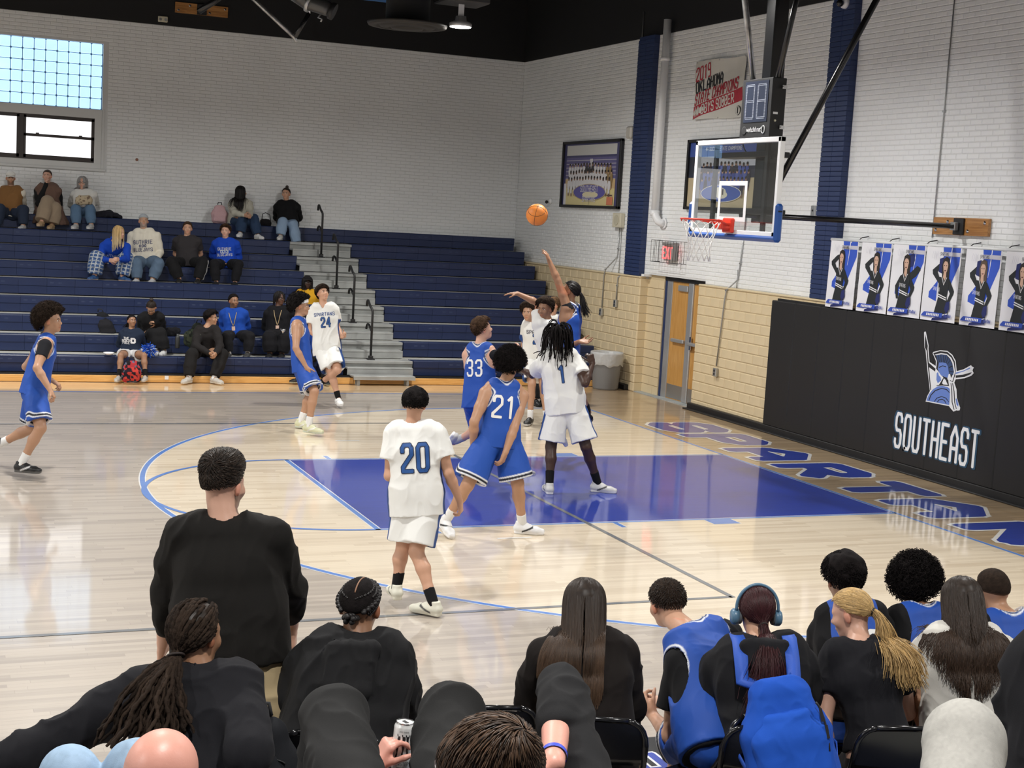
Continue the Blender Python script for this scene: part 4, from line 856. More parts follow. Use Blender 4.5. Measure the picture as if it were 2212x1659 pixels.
g = G().tube(A4, .05, 10); thing1('anchor_strut', g, M_blackg, 'black steel strut running up from the top left anchor board', 'strut')
g = G(); A5 = (-1.486,12.5,6.821); g.box((A5[0]-.9, A5[1], A5[2]-.03), (A5[0]+.18, A5[1]+.02, A5[2]+.6)); thing1('hanging_banner', g, mat('sky_blue_cloth', (.07,.20,.50), .6), 'bottom edge of a blue banner hanging from the ceiling', 'banner')
g = G(); g.box((-2.2, 5.9, 7.0), (XW, 6.1, 7.15)).tube([(-1.5,6,7.1),(-1.2,6,ZT)], .03, 6).tube([(1.2,6,7.1),(1.5,6,ZT)], .03, 6); thing1('ceiling_strut', g, M_black, 'black steel cross beam under the ceiling near the end wall', 'beam')
# ================================================================== BLEACHERS (far side)
BL = empty('bleachers', (-5, 8.7, 0), 'long navy blue telescopic bleachers along the left wall', 'bleachers'); bli = Matrix.Translation((5, -8.7, 0))
def bz(k): return .387+.26*(k-1)
def by(k): return 8.95+.59*(k-1)
AL, AR, BR_ = -3.11, -1.885, 1.785
def bpt(n, g, m, parent=BL, kind=None):
    o = g.build(n, m, parent)
    if parent is BL: o.matrix_parent_inverse = bli
    if kind: o['kind'] = kind
    return o
SEATP = [(0,-.014),(.012,0),(.19,0),(.205,-.02),(.205,-.05),(.03,-.06),(.03,-.255),(.014,-.255),(.012,-.13),(0,-.118)]
def seat_mesh(w):
    n = len(SEATP); vs = [(x, p[0], p[1]) for x in (-w/2, w/2) for p in SEATP]
    fs = [tuple(range(n-1, -1, -1)), tuple(range(n, 2*n))] + [(i, (i+1)%n, n+(i+1)%n, n+i) for i in range(n)]
    fs = [f[::-1] for f in fs]
    me = bpy.data.meshes.new('seat_module'); me.from_pydata(vs, [], fs); me.materials.append(M_seat); me.update(); return me
SMW = .4572; sm_ = seat_mesh(SMW-.003); cnt = 0
for k in range(1, 10):
    spans = [(AL, -11.0, -1), (AR, BR_, 1)] if k < 9 else [(BR_, -11.0, -1)]
    for a, b, sg in spans:
        n = int(abs(b-a)/SMW); w = abs(b-a)/n if sg > 0 else SMW
        mm_ = sm_ if sg < 0 else seat_mesh(w-.003)
        for i in range(n):
            cnt += 1
            if cnt > 299: continue
            o = bpy.data.objects.new('seat_module', mm_); COL.objects.link(o); o.parent = BL; o.matrix_parent_inverse = bli; o.location = (a+sg*w*(i+.5), by(k), bz(k))
# moulded logo recesses in every second module, decks, risers, steps
g = G()
for k in range(1, 10):
    for i in range(20):
        x = -10.8+.914*i + (.457 if k % 2 else 0)
        if k < 9 and AL-.1 < x < AR+.1 or x > BR_-.15: continue
        for dx in (0, .13): g.box((x+dx-.03, by(k)-.0012, bz(k)-.075), (x+dx+.03, by(k)+.001, bz(k)-.052), .0)
bpt('moulded_logos', g, mat('navy_recess', (.030,.046,.11), .6), kind='stuff')
for k in range(1, 10):
    y = by(k); z = bz(k)
    bpt('deck_board', G().box((-14, y+.19, z-.045), (BR_+.03, y+.66 if k < 9 else YW, z-.012), .004), M_deck)
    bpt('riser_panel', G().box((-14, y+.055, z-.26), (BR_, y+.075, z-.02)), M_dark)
    if k < 9:
        bpt('end_bracket', G().box((BR_, y+.10, z-.30), (BR_+.035, y+.45, z-.03)), M_blackm)
        bpt('seat_end_cap', G().box((AR-.02, y+.0, z-.10), (AR-.004, y+.24, z-.002), .006), M_seat)
for k in range(1, 9):
    y = by(k); z = bz(k)
    bpt('aisle_deck', G().box((AL, y-.02, z-.060), (AR-.02 if k < 8 else AR, y+.28, z-.010), .006), M_step)
    bpt('aisle_riser', G().box((AL, y+.0, z-.14), (AR-.02, y+.02, z-.055)), mat('step_riser_grey', (.24,.25,.24), .5, vary=.2, vscale=4))
    if k > 1: bpt('aisle_step', G().box((AL, y-.26, z-.165), (AR-.09, y+.01, z-.130), .006).box((AL, y-.255, z-.26), (AR-.09, y-.24, z-.16)), M_step)
g = G().box((-3.05,8.52,.135), (-1.98,8.78,.165), .006).box((-3.05,8.52,.10), (-1.98,8.535,.14), .0)
bpt('front_step', g, M_step)
for x in (-2.95, -2.10): bpt('front_step_leg', G().box((x-.02,8.56,0), (x+.02,8.60,.14)).box((x-.02,8.70,0), (x+.02,8.74,.14)), M_step)
bpt('front_step', G().box((-3.08,8.82,.24), (-1.93,9.0,.27), .006).box((-3.08,8.82,.15), (-1.93,8.84,.25)), M_step)
bpt('kick_board', G().box((-14,8.71,.008), (-3.0,8.75,.112), .004).box((-2.995,8.71,.008), (.9,8.75,.112), .004).box((.905,8.71,.008), (BR_,8.75,.112), .004), M_pine)
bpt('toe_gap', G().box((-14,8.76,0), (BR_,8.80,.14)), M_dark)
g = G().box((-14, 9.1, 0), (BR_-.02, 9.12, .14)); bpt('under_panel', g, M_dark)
for u in (7, 5, 3, 1):
    y = by(u)+.16; z = bz(u)-.012; x = -2.60; h = .84
    hr = bpt('handrail', G().tube([(x,y,z),(x,y,z+h-.04)] + bez((x,y,z+h-.04),(x,y,z+h+.02),(x-.02,y+.06,z+h+.05),5) + bez((x-.02,y+.22,z+h+.15),(x-.02,y+.28,z+h+.16),(x-.02,y+.29,z+h+.05),6), .021, 10), M_blackm)
    bpt('lower_rail', G().tube([(x,y,z+h-.36)] + bez((x-.01,y+.14,z+h-.26),(x-.02,y+.25,z+h-.22),(x-.02,y+.26,z+h-.34),6), .019, 10), M_blackm, hr)
    bpt('base_plate', G().box((x-.06,y-.06,z-.002), (x+.06,y+.06,z+.02), .004).box((x-.035,y-.04,z+.02), (x+.035,y+.04,z+.07), .006), M_blackm, hr)
# near-side bleachers under the people in front of the camera
NB = empty('near_bleachers', (-6, -9.4, 0), 'navy bleacher rows beneath the seated spectators in the foreground', 'bleachers'); nbi = Matrix.Translation((6, 9.4, 0))
for k in range(1, 11):
    y = -9.35-.59*(k-1); z = bz(k)
    for nm, gg, mm in (('seat_board', G().box((-14,y-.27,z-.10), (0,y,z), .01), M_seat), ('face_board', G().box((-14,y-.03,z-.255), (0,y-.01,z-.1)), M_seat), ('deck_board', G().box((-14,y-.66,z-.045), (0,y-.272,z-.012)), M_deck)):
        o = gg.build(nm, mm, NB); o.matrix_parent_inverse = nbi
# ---- trash can with liner
tc_ = empty('trash_can', (1.50, 8.40, 0), 'round grey trash can with a clear white liner by the beige wall', 'trash can')
link('bin', G().lathe([(.0,.0),(.215,.0),(.225,.03),(.265,.55),(.27,.60),(.28,.60),(.28,.64),(.262,.64),(.25,.60),(.21,.05),(0,.05)], n=36).mesh(), tc_, mat('grey_plastic_bin', (.20,.20,.20), .5))
vs = []; n = 48
for i, (r, z) in enumerate([(.24,.58),(.255,.645),(.285,.66),(.292,.63),(.292,.56),(.288,.50),(.290,.44),(.284,.43)]):
    for j in range(n):
        a = 2*PI*j/n; rr = r*(1+.014*math.sin(9*a+i)+.012*math.sin(17*a+2*i)); vs.append((rr*math.cos(a), rr*math.sin(a), z+(.018*math.sin(5*a+1)+.012*math.sin(11*a))*(i > 3)))
fs = [(i*n+j, i*n+(j+1)%n, (i+1)*n+(j+1)%n, (i+1)*n+j) for i in range(7) for j in range(n)]
ml = mat('liner_film', (.75,.76,.75), .3, alpha=.62, bump=.6, bscale=18, bdist=.02); link('liner', mesh_from('liner', vs, fs, True), tc_, ml)
# ---- the ball in the air
bb_ = empty('basketball', (-3.342,0.588,2.948), 'orange basketball in mid air above the reaching players', 'ball')
link('cover', G().ball((0,0,0), .121, 32, 20).mesh(), bb_, mat('orange_leather', (.78,.24,.035), .5, bump=.5, bscale=260, bdist=.001))
g = G()
def circ(nv, off=0, r=.1212):
    nv = nrm(nv); a = nrm(np.cross(nv, (.3,.5,.8))); b = np.cross(nv, a); rr = math.sqrt(r*r-off*off)
    g.tube([nv*off+rr*(a*math.cos(t)+b*math.sin(t)) for t in np.linspace(0, 2*PI, 41)[:-1]], .0022, 5, closed=True)
circ((.5,.6,.62)); circ((-.8,.5,.15)); 
for s_ in (1, -1): circ((-.33,-.62,.70), s_*.072)
link('seam', g.mesh(), bb_, M_blackm)
g = G().ball((0,0,0), 1, 8, 6)
# ================================================================== PEOPLE: implicit-surface bodies
class Field:
    def __init__(s, lo, hi, h):
        s.h = h; s.lo = np.asarray(lo, float)-3*h; s.n = np.ceil((np.asarray(hi)-s.lo)/h).astype(int)+4
        s.F = np.full(s.n, 1.0, np.float32)
        s.ax = [(s.lo[i]+h*np.arange(s.n[i])).astype(np.float32) for i in range(3)]
    def win(s, lo, hi):
        a = np.clip(np.floor((np.asarray(lo)-s.lo)/s.h).astype(int), 0, s.n); b = np.clip(np.ceil((np.asarray(hi)-s.lo)/s.h).astype(int)+1, 0, s.n)
        if np.any(b-a < 1): return None, None
        sl = tuple(slice(a[i], b[i]) for i in range(3))
        X, Y, Z = s.ax[0][sl[0]][:, None, None], s.ax[1][sl[1]][None, :, None], s.ax[2][sl[2]][None, None, :]
        return sl, (X, Y, Z)
    def put(s, sl, d, k, op='u'):
        a = s.F[sl]
        if op == 'u':
            if k > 0:
                h = np.maximum(k-np.abs(a-d), 0)/k; s.F[sl] = np.minimum(a, d)-h*h*k*.25
            else: s.F[sl] = np.minimum(a, d)
        elif op == 's': s.F[sl] = np.maximum(a, -d)
        elif op == 'i': s.F[sl] = np.maximum(a, d)
    def cone(s, a, b, ra, rb, k=.02, op='u'):
        a = np.asarray(a, float); b = np.asarray(b, float); R = max(ra, rb)+k+2.5*s.h
        sl, P = s.win(np.minimum(a, b)-R, np.maximum(a, b)+R)
        if sl is None: return
        ab = b-a; L2 = max(ab@ab, 1e-9)
        px, py, pz = P[0]-a[0], P[1]-a[1], P[2]-a[2]
        t = np.clip((px*ab[0]+py*ab[1]+pz*ab[2])/L2, 0, 1)
        d = np.sqrt((px-t*ab[0])**2+(py-t*ab[1])**2+(pz-t*ab[2])**2) - (ra+(rb-ra)*t)
        s.put(sl, d, k, op)
    def chain(s, pts, rs, k=.02):
        for i in range(len(pts)-1): s.cone(pts[i], pts[i+1], rs[i], rs[i+1], k)
    def ell(s, c, axes, r, k=.02, op='u'):
        c = np.asarray(c, float); R = max(r)+k+2.5*s.h
        sl, P = s.win(c-R, c+R)
        if sl is None: return
        p = [P[i]-c[i] for i in range(3)]; q = [p[0]*A[0]+p[1]*A[1]+p[2]*A[2] for A in axes]
        k0 = np.sqrt(sum((q[i]/r[i])**2 for i in range(3)))+1e-6; k1 = np.sqrt(sum((q[i]/r[i]**2)**2 for i in range(3)))+1e-6
        s.put(sl, k0*(k0-1)/k1, k, op)
    def stad(s, pts, ws, rs, Xs, k=.03, dep=1.0):
        """chain of flat round bars: half width w along X, radius r"""
        for i in range(len(pts)-1):
            a, b = np.asarray(pts[i], float), np.asarray(pts[i+1], float); R = max(ws[i]+rs[i], ws[i+1]+rs[i+1])+k+2.5*s.h
            sl, P = s.win(np.minimum(a, b)-R, np.maximum(a, b)+R)
            if sl is None: continue
            ab = b-a; L2 = max(ab@ab, 1e-9); px, py, pz = P[0]-a[0], P[1]-a[1], P[2]-a[2]
            t = np.clip((px*ab[0]+py*ab[1]+pz*ab[2])/L2, 0, 1)
            px = px-t*ab[0]; py = py-t*ab[1]; pz = pz-t*ab[2]
            X = nrm(np.asarray(Xs[i])+np.asarray(Xs[i+1])); w = ws[i]+(ws[i+1]-ws[i])*t
            u = px*X[0]+py*X[1]+pz*X[2]; uc = np.clip(u, -w, w)
            d = np.sqrt((px-uc*X[0])**2+(py-uc*X[1])**2+(pz-uc*X[2])**2) - (rs[i]+(rs[i+1]-rs[i])*t)
            s.put(sl, d, k)
    def cut(s, p, n, lo=None, hi=None):
        sl, P = s.win(s.lo if lo is None else lo, s.lo+s.n*s.h if hi is None else hi)
        if sl is None: return
        n = nrm(n); s.put(sl, (P[0]-p[0])*n[0]+(P[1]-p[1])*n[1]+(P[2]-p[2])*n[2], 0, 'i')
    def hemcut(s, p, n, a, R, side=None, sr=9):
        """cut beyond the plane only within radius R of the point (and sr along side)"""
        sl, P = s.win(p-R, p+R)
        if sl is None: return
        n = nrm(n); q = [P[i]-p[i] for i in range(3)]; d = q[0]*n[0]+q[1]*n[1]+q[2]*n[2]; r = np.sqrt(q[0]**2+q[1]**2+q[2]**2); m = (d > -.03) & (r < R)
        if side is not None: m = m & (np.abs(q[0]*side[0]+q[1]*side[1]+q[2]*side[2]) < sr)
        A_ = s.F[sl]; s.F[sl] = np.where(m, np.maximum(A_, d), A_)
    def mesh(s):
        F = s.F; F[0] = F[-1] = 1; F[:, 0] = F[:, -1] = 1; F[:, :, 0] = F[:, :, -1] = 1
        I = F < 0
        c = I[:-1,:-1,:-1].astype(np.int8)
        for dx in (0,1):
            for dy in (0,1):
                for dz in (0,1):
                    if dx+dy+dz: c = c + I[dx:F.shape[0]-1+dx, dy:F.shape[1]-1+dy, dz:F.shape[2]-1+dz]
        cells = np.argwhere((c > 0) & (c < 8))
        if len(cells) == 0: return np.zeros((0,3)), np.zeros((0,4), int)
        idx = -np.ones(c.shape, np.int32); idx[tuple(cells.T)] = np.arange(len(cells))
        acc = np.zeros((len(cells), 3)); cnt = np.zeros(len(cells))
        cor = [(x,y,z) for x in (0,1) for y in (0,1) for z in (0,1)]
        val = {q: F[cells[:,0]+q[0], cells[:,1]+q[1], cells[:,2]+q[2]] for q in cor}
        for a in cor:
            for ax in range(3):
                if a[ax]: continue
                b = list(a); b[ax] = 1; b = tuple(b)
                va, vb = val[a], val[b]; m = (va < 0) != (vb < 0); t = np.where(m, va/np.where(m, va-vb, 1), 0)
                p = np.zeros((len(cells), 3)); p += a; p[:, ax] += t; acc += p*m[:, None]; cnt += m
        V_ = s.lo + (cells + acc/cnt[:, None])*s.h
        quads = []
        for ax in range(3):
            u, v = [(1,2),(2,0),(0,1)][ax]
            sh = list(F.shape); A = [slice(1, -1)]*3; A[ax] = slice(0, -1); B_ = list(A); B_[ax] = slice(1, None)
            ia = I[tuple(A)]; ib = I[tuple(B_)]; e = np.argwhere(ia != ib)
            if len(e) == 0: continue
            base = e.copy(); base[:, u] += 1; base[:, v] += 1
            inside = ia[tuple(e.T)]
            def cell(du, dv):
                q = base.copy(); q[:, u] += du; q[:, v] += dv; return idx[tuple(q.T)]
            q = np.stack([cell(-1,-1), cell(0,-1), cell(0,0), cell(-1,0)], 1)
            q[~inside] = q[~inside][:, ::-1]; quads.append(q)
        Q = np.vstack(quads); Q = Q[(Q >= 0).all(1)]
        return V_, Q
def vnormals(Vt, Q):
    n = np.cross(Vt[Q[:,2]]-Vt[Q[:,0]], Vt[Q[:,3]]-Vt[Q[:,1]]); N = np.zeros_like(Vt)
    for i in range(4):
        for a in range(3): N[:, a] += np.bincount(Q[:, i], n[:, a], len(Vt))
    return N/(np.linalg.norm(N, axis=1)[:, None]+1e-9)
def relax(Vt, Q, it=2, lam=.5):
    for _ in range(it):
        S_ = np.zeros_like(Vt); c = np.zeros(len(Vt))
        for i in range(4):
            j = Q[:, (i+1) % 4]; k = Q[:, i]
            for a in range(3): S_[:, a] += np.bincount(k, Vt[j, a], len(Vt)) + np.bincount(j, Vt[k, a], len(Vt))
            c += np.bincount(k, minlength=len(Vt)) + np.bincount(j, minlength=len(Vt))
        Vt = Vt + lam*(S_/np.maximum(c, 1)[:, None]-Vt)
    return Vt
_perm = rng.random(4096)
def vnoise(P, f, seed=0):
    P = P*f + seed*17.3; i = np.floor(P).astype(int); u = P-i; u = u*u*(3-2*u); r = 0
    for dx in (0,1):
        for dy in (0,1):
            for dz in (0,1):
                h = _perm[((i[:,0]+dx)*73856093 ^ (i[:,1]+dy)*19349663 ^ (i[:,2]+dz)*83492791) & 4095]
                r = r + h*np.where(dx, u[:,0], 1-u[:,0])*np.where(dy, u[:,1], 1-u[:,1])*np.where(dz, u[:,2], 1-u[:,2])
    return r*2-1
def folds(P, N, amp, f=9, seed=1):
    """soft cloth creases: ridged noise stretched by a slow warp"""
    w = np.stack([vnoise(P, 3, seed+i) for i in range(3)], 1)
    q = P+.10*w; q = q*np.array([1, 1, .55]); r = 1-np.abs(vnoise(q, f, seed+5)); r2 = 1-np.abs(vnoise(q, f*2.1, seed+9))
    return P + N*(amp*((r**3-.45)*1.1+.35*(r2**3-.45)))[:, None]
def mk(name, Vt, Q, m, parent, cols=None, smooth=True):
    me = bpy.data.meshes.new(name); n = len(Vt); me.vertices.add(n); me.vertices.foreach_set('co', np.asarray(Vt, np.float32).ravel())
    k = Q.shape[1]; me.loops.add(len(Q)*k); me.loops.foreach_set('vertex_index', np.asarray(Q, np.int32).ravel()); me.polygons.add(len(Q))
    me.polygons.foreach_set('loop_start', np.arange(0, len(Q)*k, k, dtype=np.int32)); me.polygons.foreach_set('loop_total', np.full(len(Q), k, np.int32))
    me.update(calc_edges=True); me.polygons.foreach_set('use_smooth', np.ones(len(Q), bool))
    if cols is not None: set_cols(me, cols)
    me.materials.append(m); o = bpy.data.objects.new(name, me); COL.objects.link(o)
    if parent is not None: o.parent = parent; o.matrix_parent_inverse = Matrix.Translation(-parent.location)
    return o
M_skin = mat('skin', (1,1,1), .42, attr=True, spec=.4, bump=.12, bscale=220)
M_cloth = mat('cloth', (1,1,1), .8, attr=True, spec=.12, bump=.25, bscale=420, sheen=.02)
M_jersey = mat('jersey_knit', (1,1,1), .62, attr=True, spec=.35, bump=.15, bscale=500)
M_hair = mat('hair', (1,1,1), .46, attr=True, spec=.28)
M_curl = mat('curly_hair', (1,1,1), .85, attr=True, spec=.12, bump=.7, bscale=220, bdist=.004)
M_shoe = mat('shoe_leather', (1,1,1), .45, attr=True, spec=.4)
M_eye = mat('eyeball', (.75,.73,.70), .2); M_iris = mat('iris', (.02,.012,.008), .2)
SKIN = dict(pale=(.62,.36,.26), light=(.55,.31,.205), tan=(.44,.245,.15), brown=(.30,.155,.088), dark=(.115,.055,.034), deep=(.055,.027,.018), pink=(.66,.32,.25))
HAIRC = dict(black=(.010,.008,.008), dark=(.026,.017,.012), brown=(.060,.034,.020), lbrown=(.13,.075,.04), blonde=(.50,.33,.14), grey=(.30,.29,.28), burg=(.045,.012,.014))
class Person: pass
def prep(d):
    p = Person(); p.__dict__.update(d); J = p.J = {k: V(*v) for k, v in zip('pv nk hd Ls Rs Le Lw Re Rw Lh Rh Lk La Lt Rk Ra Rt'.split(), d['J'])}; p.s = d.get('s', 1.0); s = p.s
    p.fat = d.get('fat', 1.0)
    p.up = nrm(J['nk']-J['pv']); p.Xs = nrm(J['Rs']-J['Ls']); p.Xh = nrm(J['Rh']-J['Lh'])
    sp = d.get('bend', 0); p.back_dir = nrm(np.cross(p.up, p.Xs))
    p.fwd = p.back_dir*(1 if p.back else -1)
    p.F = nrm(p.face); hu = np.array(d.get('hup', None) if d.get('hup', None) is not None else J['hd']-J['nk'], float); hu = nrm(hu*.5+V(0,0,.6)) if d.get('hup', None) is None else nrm(hu)
    p.U = nrm(hu-p.F*(hu@p.F)); p.S = nrm(np.cross(p.F, p.U))   # S: person's right
    for q in 'LR':
        o = p.hands.get(q, {})
        if o == 0: p.hands[q] = None; continue
        h_ = dict(d=nrm(J[q+'w']-J[q+'e']), pn=p.Xs*(1 if q == 'L' else -1), th=p.fwd); h_.update(o); p.hands = dict(p.hands); p.hands[q] = h_
    L = np.linalg.norm(J['nk']-J['pv']); mid = (J['pv']+J['nk'])/2 - p.fwd*sp
    def spine(t): return (1-t)**2*J['pv']+2*t*(1-t)*mid+t*t*J['nk'] if t >= 0 else J['pv']+p.up*L*t
    p.spine = spine
    return p
def torso(F, p, e=0.0, hem=None, k=.035, top=.93, belly=1.0, wk=1.0):
    s = p.s; f = p.fat; ts = [-.08, .10, .40, .70, top]
    ws = [.075, .080, .066*f, .080, .105]; rs = [.098, .101*f, .090*f*belly, .098*(.5+.5*f), .077]
    if hem is not None: ts[0] = hem; rs[0] = .104*f
    pts = [p.spine(t) for t in ts]; X = [p.Xh, p.Xh, nrm(p.Xh+p.Xs), p.Xs, p.Xs]
    F.stad(pts, [w*s*(1+(wk-1)*(i > 0)) for i, w in enumerate(ws)], [r*s+e for r in rs], X, k)
def limb(F, p, side, e=0.0, fore=True):
    J = p.J; s = p.s; f = .5+.5*p.fat; S0, E, Wp = J[side+'s'], J[side+'e'], J[side+'w']
    m = (S0+E)/2; F.chain([S0, m, E], [.058*s*f+e, .050*s*f+e, .040*s*f+e], .02)
    q = E+(Wp-E)*.3; F.chain([E, q, Wp], [.041*s*f+e, .042*s*f+e, .026*s+e], .015)
def legs(F, p, side, e=0.0):
    J = p.J; s = p.s; f = p.fat; H, K, A = J[side+'h'], J[side+'k'], J[side+'a']
    F.chain([H, H+(K-H)*.4, K], [.092*s*f+e, .080*s*f+e, .056*s*f+e], .03)
    sd = nrm(A-K); bk = nrm(np.cross(nrm(J['Rh']-J['Lh']), sd)); th = nrm(K-H); bend = nrm(sd-th*(sd@th)) if np.linalg.norm(sd-th*(sd@th)) > .1 else -p.fwd
    q = K+(A-K)*.32+bend*.012; F.chain([K, q, K+(A-K)*.72, A], [.055*s*f+e, .056*s*f+e, .038*s*f+e, .034*s*f+e], .02)
def head(F, p):
    s = p.s*p.__dict__.get('hs', 1.0); c = p.J['hd']; S_, Fw, U = p.S, p.F, p.U; A = [S_, Fw, U]
    def L(x, y, z): return c + (S_*x+Fw*y+U*z)*s
    F.ell(L(0,-.012,.032), A, [.074*s,.095*s,.086*s], .01)
    F.ell(L(0,.024,-.035), A, [.055*s,.062*s,.080*s], .03)
    F.ell(L(0,.056,-.092), A, [.026*s,.024*s,.020*s], .025)
    F.ell(L(0,.066,.020), A, [.046*s,.020*s,.014*s], .02)
    for q in (-1, 1):
        F.ell(L(q*.036,.060,-.028), A, [.024*s,.022*s,.026*s], .02)
        F.ell(L(q*.030,.088,.000), A, [.014*s,.010*s,.009*s], .008, 's')
        ea = nrm(Fw*.35+S_*q); F.ell(L(q*.077,-.006,-.008), [nrm(np.cross(U, np.cross(ea, U))), nrm(np.cross(U, ea)), U], [.012*s,.019*s,.031*s], .008)
    F.cone(L(0,.080,.005), L(0,.097,-.028), .008*s, .013*s, .012); F.ell(L(0,.088,-.034), A, [.018*s,.012*s,.010*s], .008)
    F.ell(L(0,.080,-.062), A, [.024*s,.011*s,.008*s], .008); F.ell(L(0,.078,-.072), A, [.020*s,.010*s,.007*s], .006)
    nkb = p.J['nk']; F.cone(nkb, L(0,-.022,-.055), .056*s*(.6+.4*p.fat), .052*s*(.6+.4*p.fat), .03)
def hand(F, wrist, d, pn, thumb, s=1.0, curl=.5, spread=.06, grip=0, k=.006):
    """d: direction of the hand; pn: direction the palm faces; thumb: side of the thumb"""
    d = nrm(d); pn = nrm(pn-d*(pn@d)); T = nrm(np.cross(d, pn)); T = T if T@thumb > 0 else -T
    L = lambda a, b, c=0: wrist+(d*a+T*b+pn*c)*s
    F.stad([L(.0,0), L(.035,0), L(.085,.002)], [.010*s,.020*s,.030*s], [.020*s,.016*s,.013*s], [T,T,T], .012)
    F.cone(L(.02,.018,.008), L(.055,.030,.010), .016*s, .013*s, .01)
    lens = [(.030,.036,.022,.018),(.011,.040,.025,.019),(-.009,.037,.023,.018),(-.028,.029,.018,.016)]
    for i, (b, l1, l2, l3) in enumerate(lens):
        base = L(.088-.006*abs(i-1), b); a = (1.5-i)*spread; dr = nrm(d+T*a); q = base; an = 0
        for j, l in enumerate((l1, l2, l3)):
            an += curl*(.75, 1.0, .7)[j]*(1+.12*i); v = dr*math.cos(an)+pn*math.sin(an); q2 = q+v*l*s
            F.cone(q, q2, (.0092,.0086,.0078)[j]*s, (.0086,.0078,.0068)[j]*s, k); q = q2
    q = L(.030,.030,.008)
    for j, (l, aa, cc) in enumerate(((.040,.9,.45),(.032,.45,.35+.4*curl),(.024,.2,.3+.6*curl))):
        v = nrm(d*(1-.1*j)+T*aa+pn*cc); q2 = q+v*l*s; F.cone(q, q2, (.0125,.0105,.0095)[j]*s, (.0105,.0095,.0078)[j]*s, .008); q = q2
def bounds(p, keys=None, pad=.16):
    P = np.array([p.J[k] for k in (keys or p.J)]); return P.min(0)-pad, P.max(0)+pad
def do_body(p, root):
    h = p.h; F = Field(*bounds(p, pad=.17), h)
    torso(F, p, -.006)
    for q in 'LR':
        F.cone(p.spine(.88), p.J[q+'s'], .066*p.s, .058*p.s, .03); F.cone(p.J['nk']+p.up*.02, p.J[q+'s']+p.up*.01, .038*p.s, .034*p.s, .03)
        limb(F, p, q); legs(F, p, q)
        J = p.J; sh = nrm(J[q+'a']-J[q+'k']); F.cone(J[q+'a'], J[q+'a']+sh*.03+nrm(J[q+'t']-J[q+'a'])*.05, .034*p.s, .028*p.s, .02)
        hd_ = p.hands.get(q)
        if hd_: hand(F, J[q+'w'], V(*hd_['d']), V(*hd_['pn']), V(*hd_['th']), p.s, hd_.get('curl', .5), hd_.get('spread', .06))
    head(F, p)
    Vt, Q = F.mesh(); Vt = relax(Vt, Q, 1, .35)
    sk = np.array(SKIN[p.skin]); col = np.tile(sk, (len(Vt), 1)); n = vnoise(Vt, 11, 3)*.05; col = col*(1+n[:, None])
    # rosier ears, lips, hands
    c = p.J['hd']; R_ = np.stack([(Vt-c)@p.S, (Vt-c)@p.F, (Vt-c)@p.U], 1)/p.s
    lip = np.exp(-((R_[:,0]/.022)**2+((R_[:,2]+.067)/.009)**2)**2)*(R_[:,1] > .07)
    col = col*(1-lip[:, None]*(1-np.array([.85,.50,.50])))
    ear = (np.abs(R_[:,0]) > .073)*(np.abs(R_[:,2]) < .04); col = np.where(ear[:, None], col*np.array([1.1,.85,.8]), col)
    bd = p.__dict__.get('beard')
    if bd:
        m = (R_[:,1] > -.01)*(R_[:,2] < -.035)*(R_[:,2] > -.125)*(np.abs(R_[:,0]) < .08)*(1-lip); m = m*np.clip((-.035-R_[:,2])/.02+(np.abs(R_[:,0])-.03)/.02, 0, 1)
        col = col*(1-m[:,None]*.55) + np.array(HAIRC[bd])*m[:,None]*.55
    o = mk('body', Vt, Q, M_skin, root, col); p.bodyV, p.bodyQ = Vt, Q
    return o
def bvh(Vt, Q): return BVHTree.FromPolygons([tuple(v) for v in Vt], [tuple(q) for q in Q])
def face_parts(p, root):
    s = p.s; c = p.J['hd']; br = HAIRC[p.__dict__.get('brow', p.hairc)]
    m = mat('brow_%s' % p.hairc, br, .7)
    if p.F @ np.array(CF) > .45: return
    for q in (-1, 1):
        e = c+(p.S*q*.030+p.F*.077+p.U*.001)*s
        g = G().ball((0,0,0), 1, 10, 7); Vv = np.array(g.v)*np.array([.0125,.0085,.0062])*s; Vv = Vv@np.array([p.S, p.F, p.U])+e
        g2 = G(); g2.add(Vv, g.f, True); o = g2.build('eye', M_eye, root); o.matrix_parent_inverse = Matrix.Translation(-root.location)
        g = G().ball((0,0,0), 1, 8, 6); Vv = np.array(g.v)*np.array([.0058,.003,.0060])*s; Vv = Vv@np.array([p.S, p.F, p.U])+e+p.F*.0072*s
        g2 = G(); g2.add(Vv, g.f, True); o2 = g2.build('iris', M_iris, o)
        pts = [c+(p.S*q*x+p.F*y+p.U*z)*s for x, y, z in ((.012,.090,.017),(.028,.088,.022),(.044,.077,.018))]
        g2 = G().tube(pts, [.0035*s,.0042*s,.002*s], 6); g2.build('eyebrow', m, root).matrix_parent_inverse = Matrix.Translation(-root.location)
# ---------------- hair
def sphere_dirs(n, m):
    th = np.linspace(0, 2*PI, n, endpoint=False); ph = np.linspace(-PI/2, PI/2, m)
    D = np.array([[math.cos(t)*math.cos(f), math.sin(t)*math.cos(f), math.sin(f)] for f in ph for t in th])
    Q = np.array([[i*n+j, i*n+(j+1)%n, (i+1)*n+(j+1)%n, (i+1)*n+j] for i in range(m-1) for j in range(n)]); return D, Q
HD, HQ = sphere_dirs(96, 64); HDs, HQs = sphere_dirs(56, 36)
def hairline(D, front=.50, side=-.02, back=-.66, fade=.17):
    az = np.degrees(np.arctan2(np.abs(D[:,0]), D[:,1])); zb = .07*vnoise(D+5, 9, 3)*(D[:,1] > -.2)+ np.interp(az, [0, 35, 62, 85, 105, 140, 180], [front, front-.03, .22, side-.12, side-.30, back+.05, back])
    t = np.clip((D[:,2]-zb+fade)/(2*fade), 0, 1); return t*t*(3-2*t)
SK = np.array([.0765, .0975, .0885]); SC = np.array([0, -.012, .032])
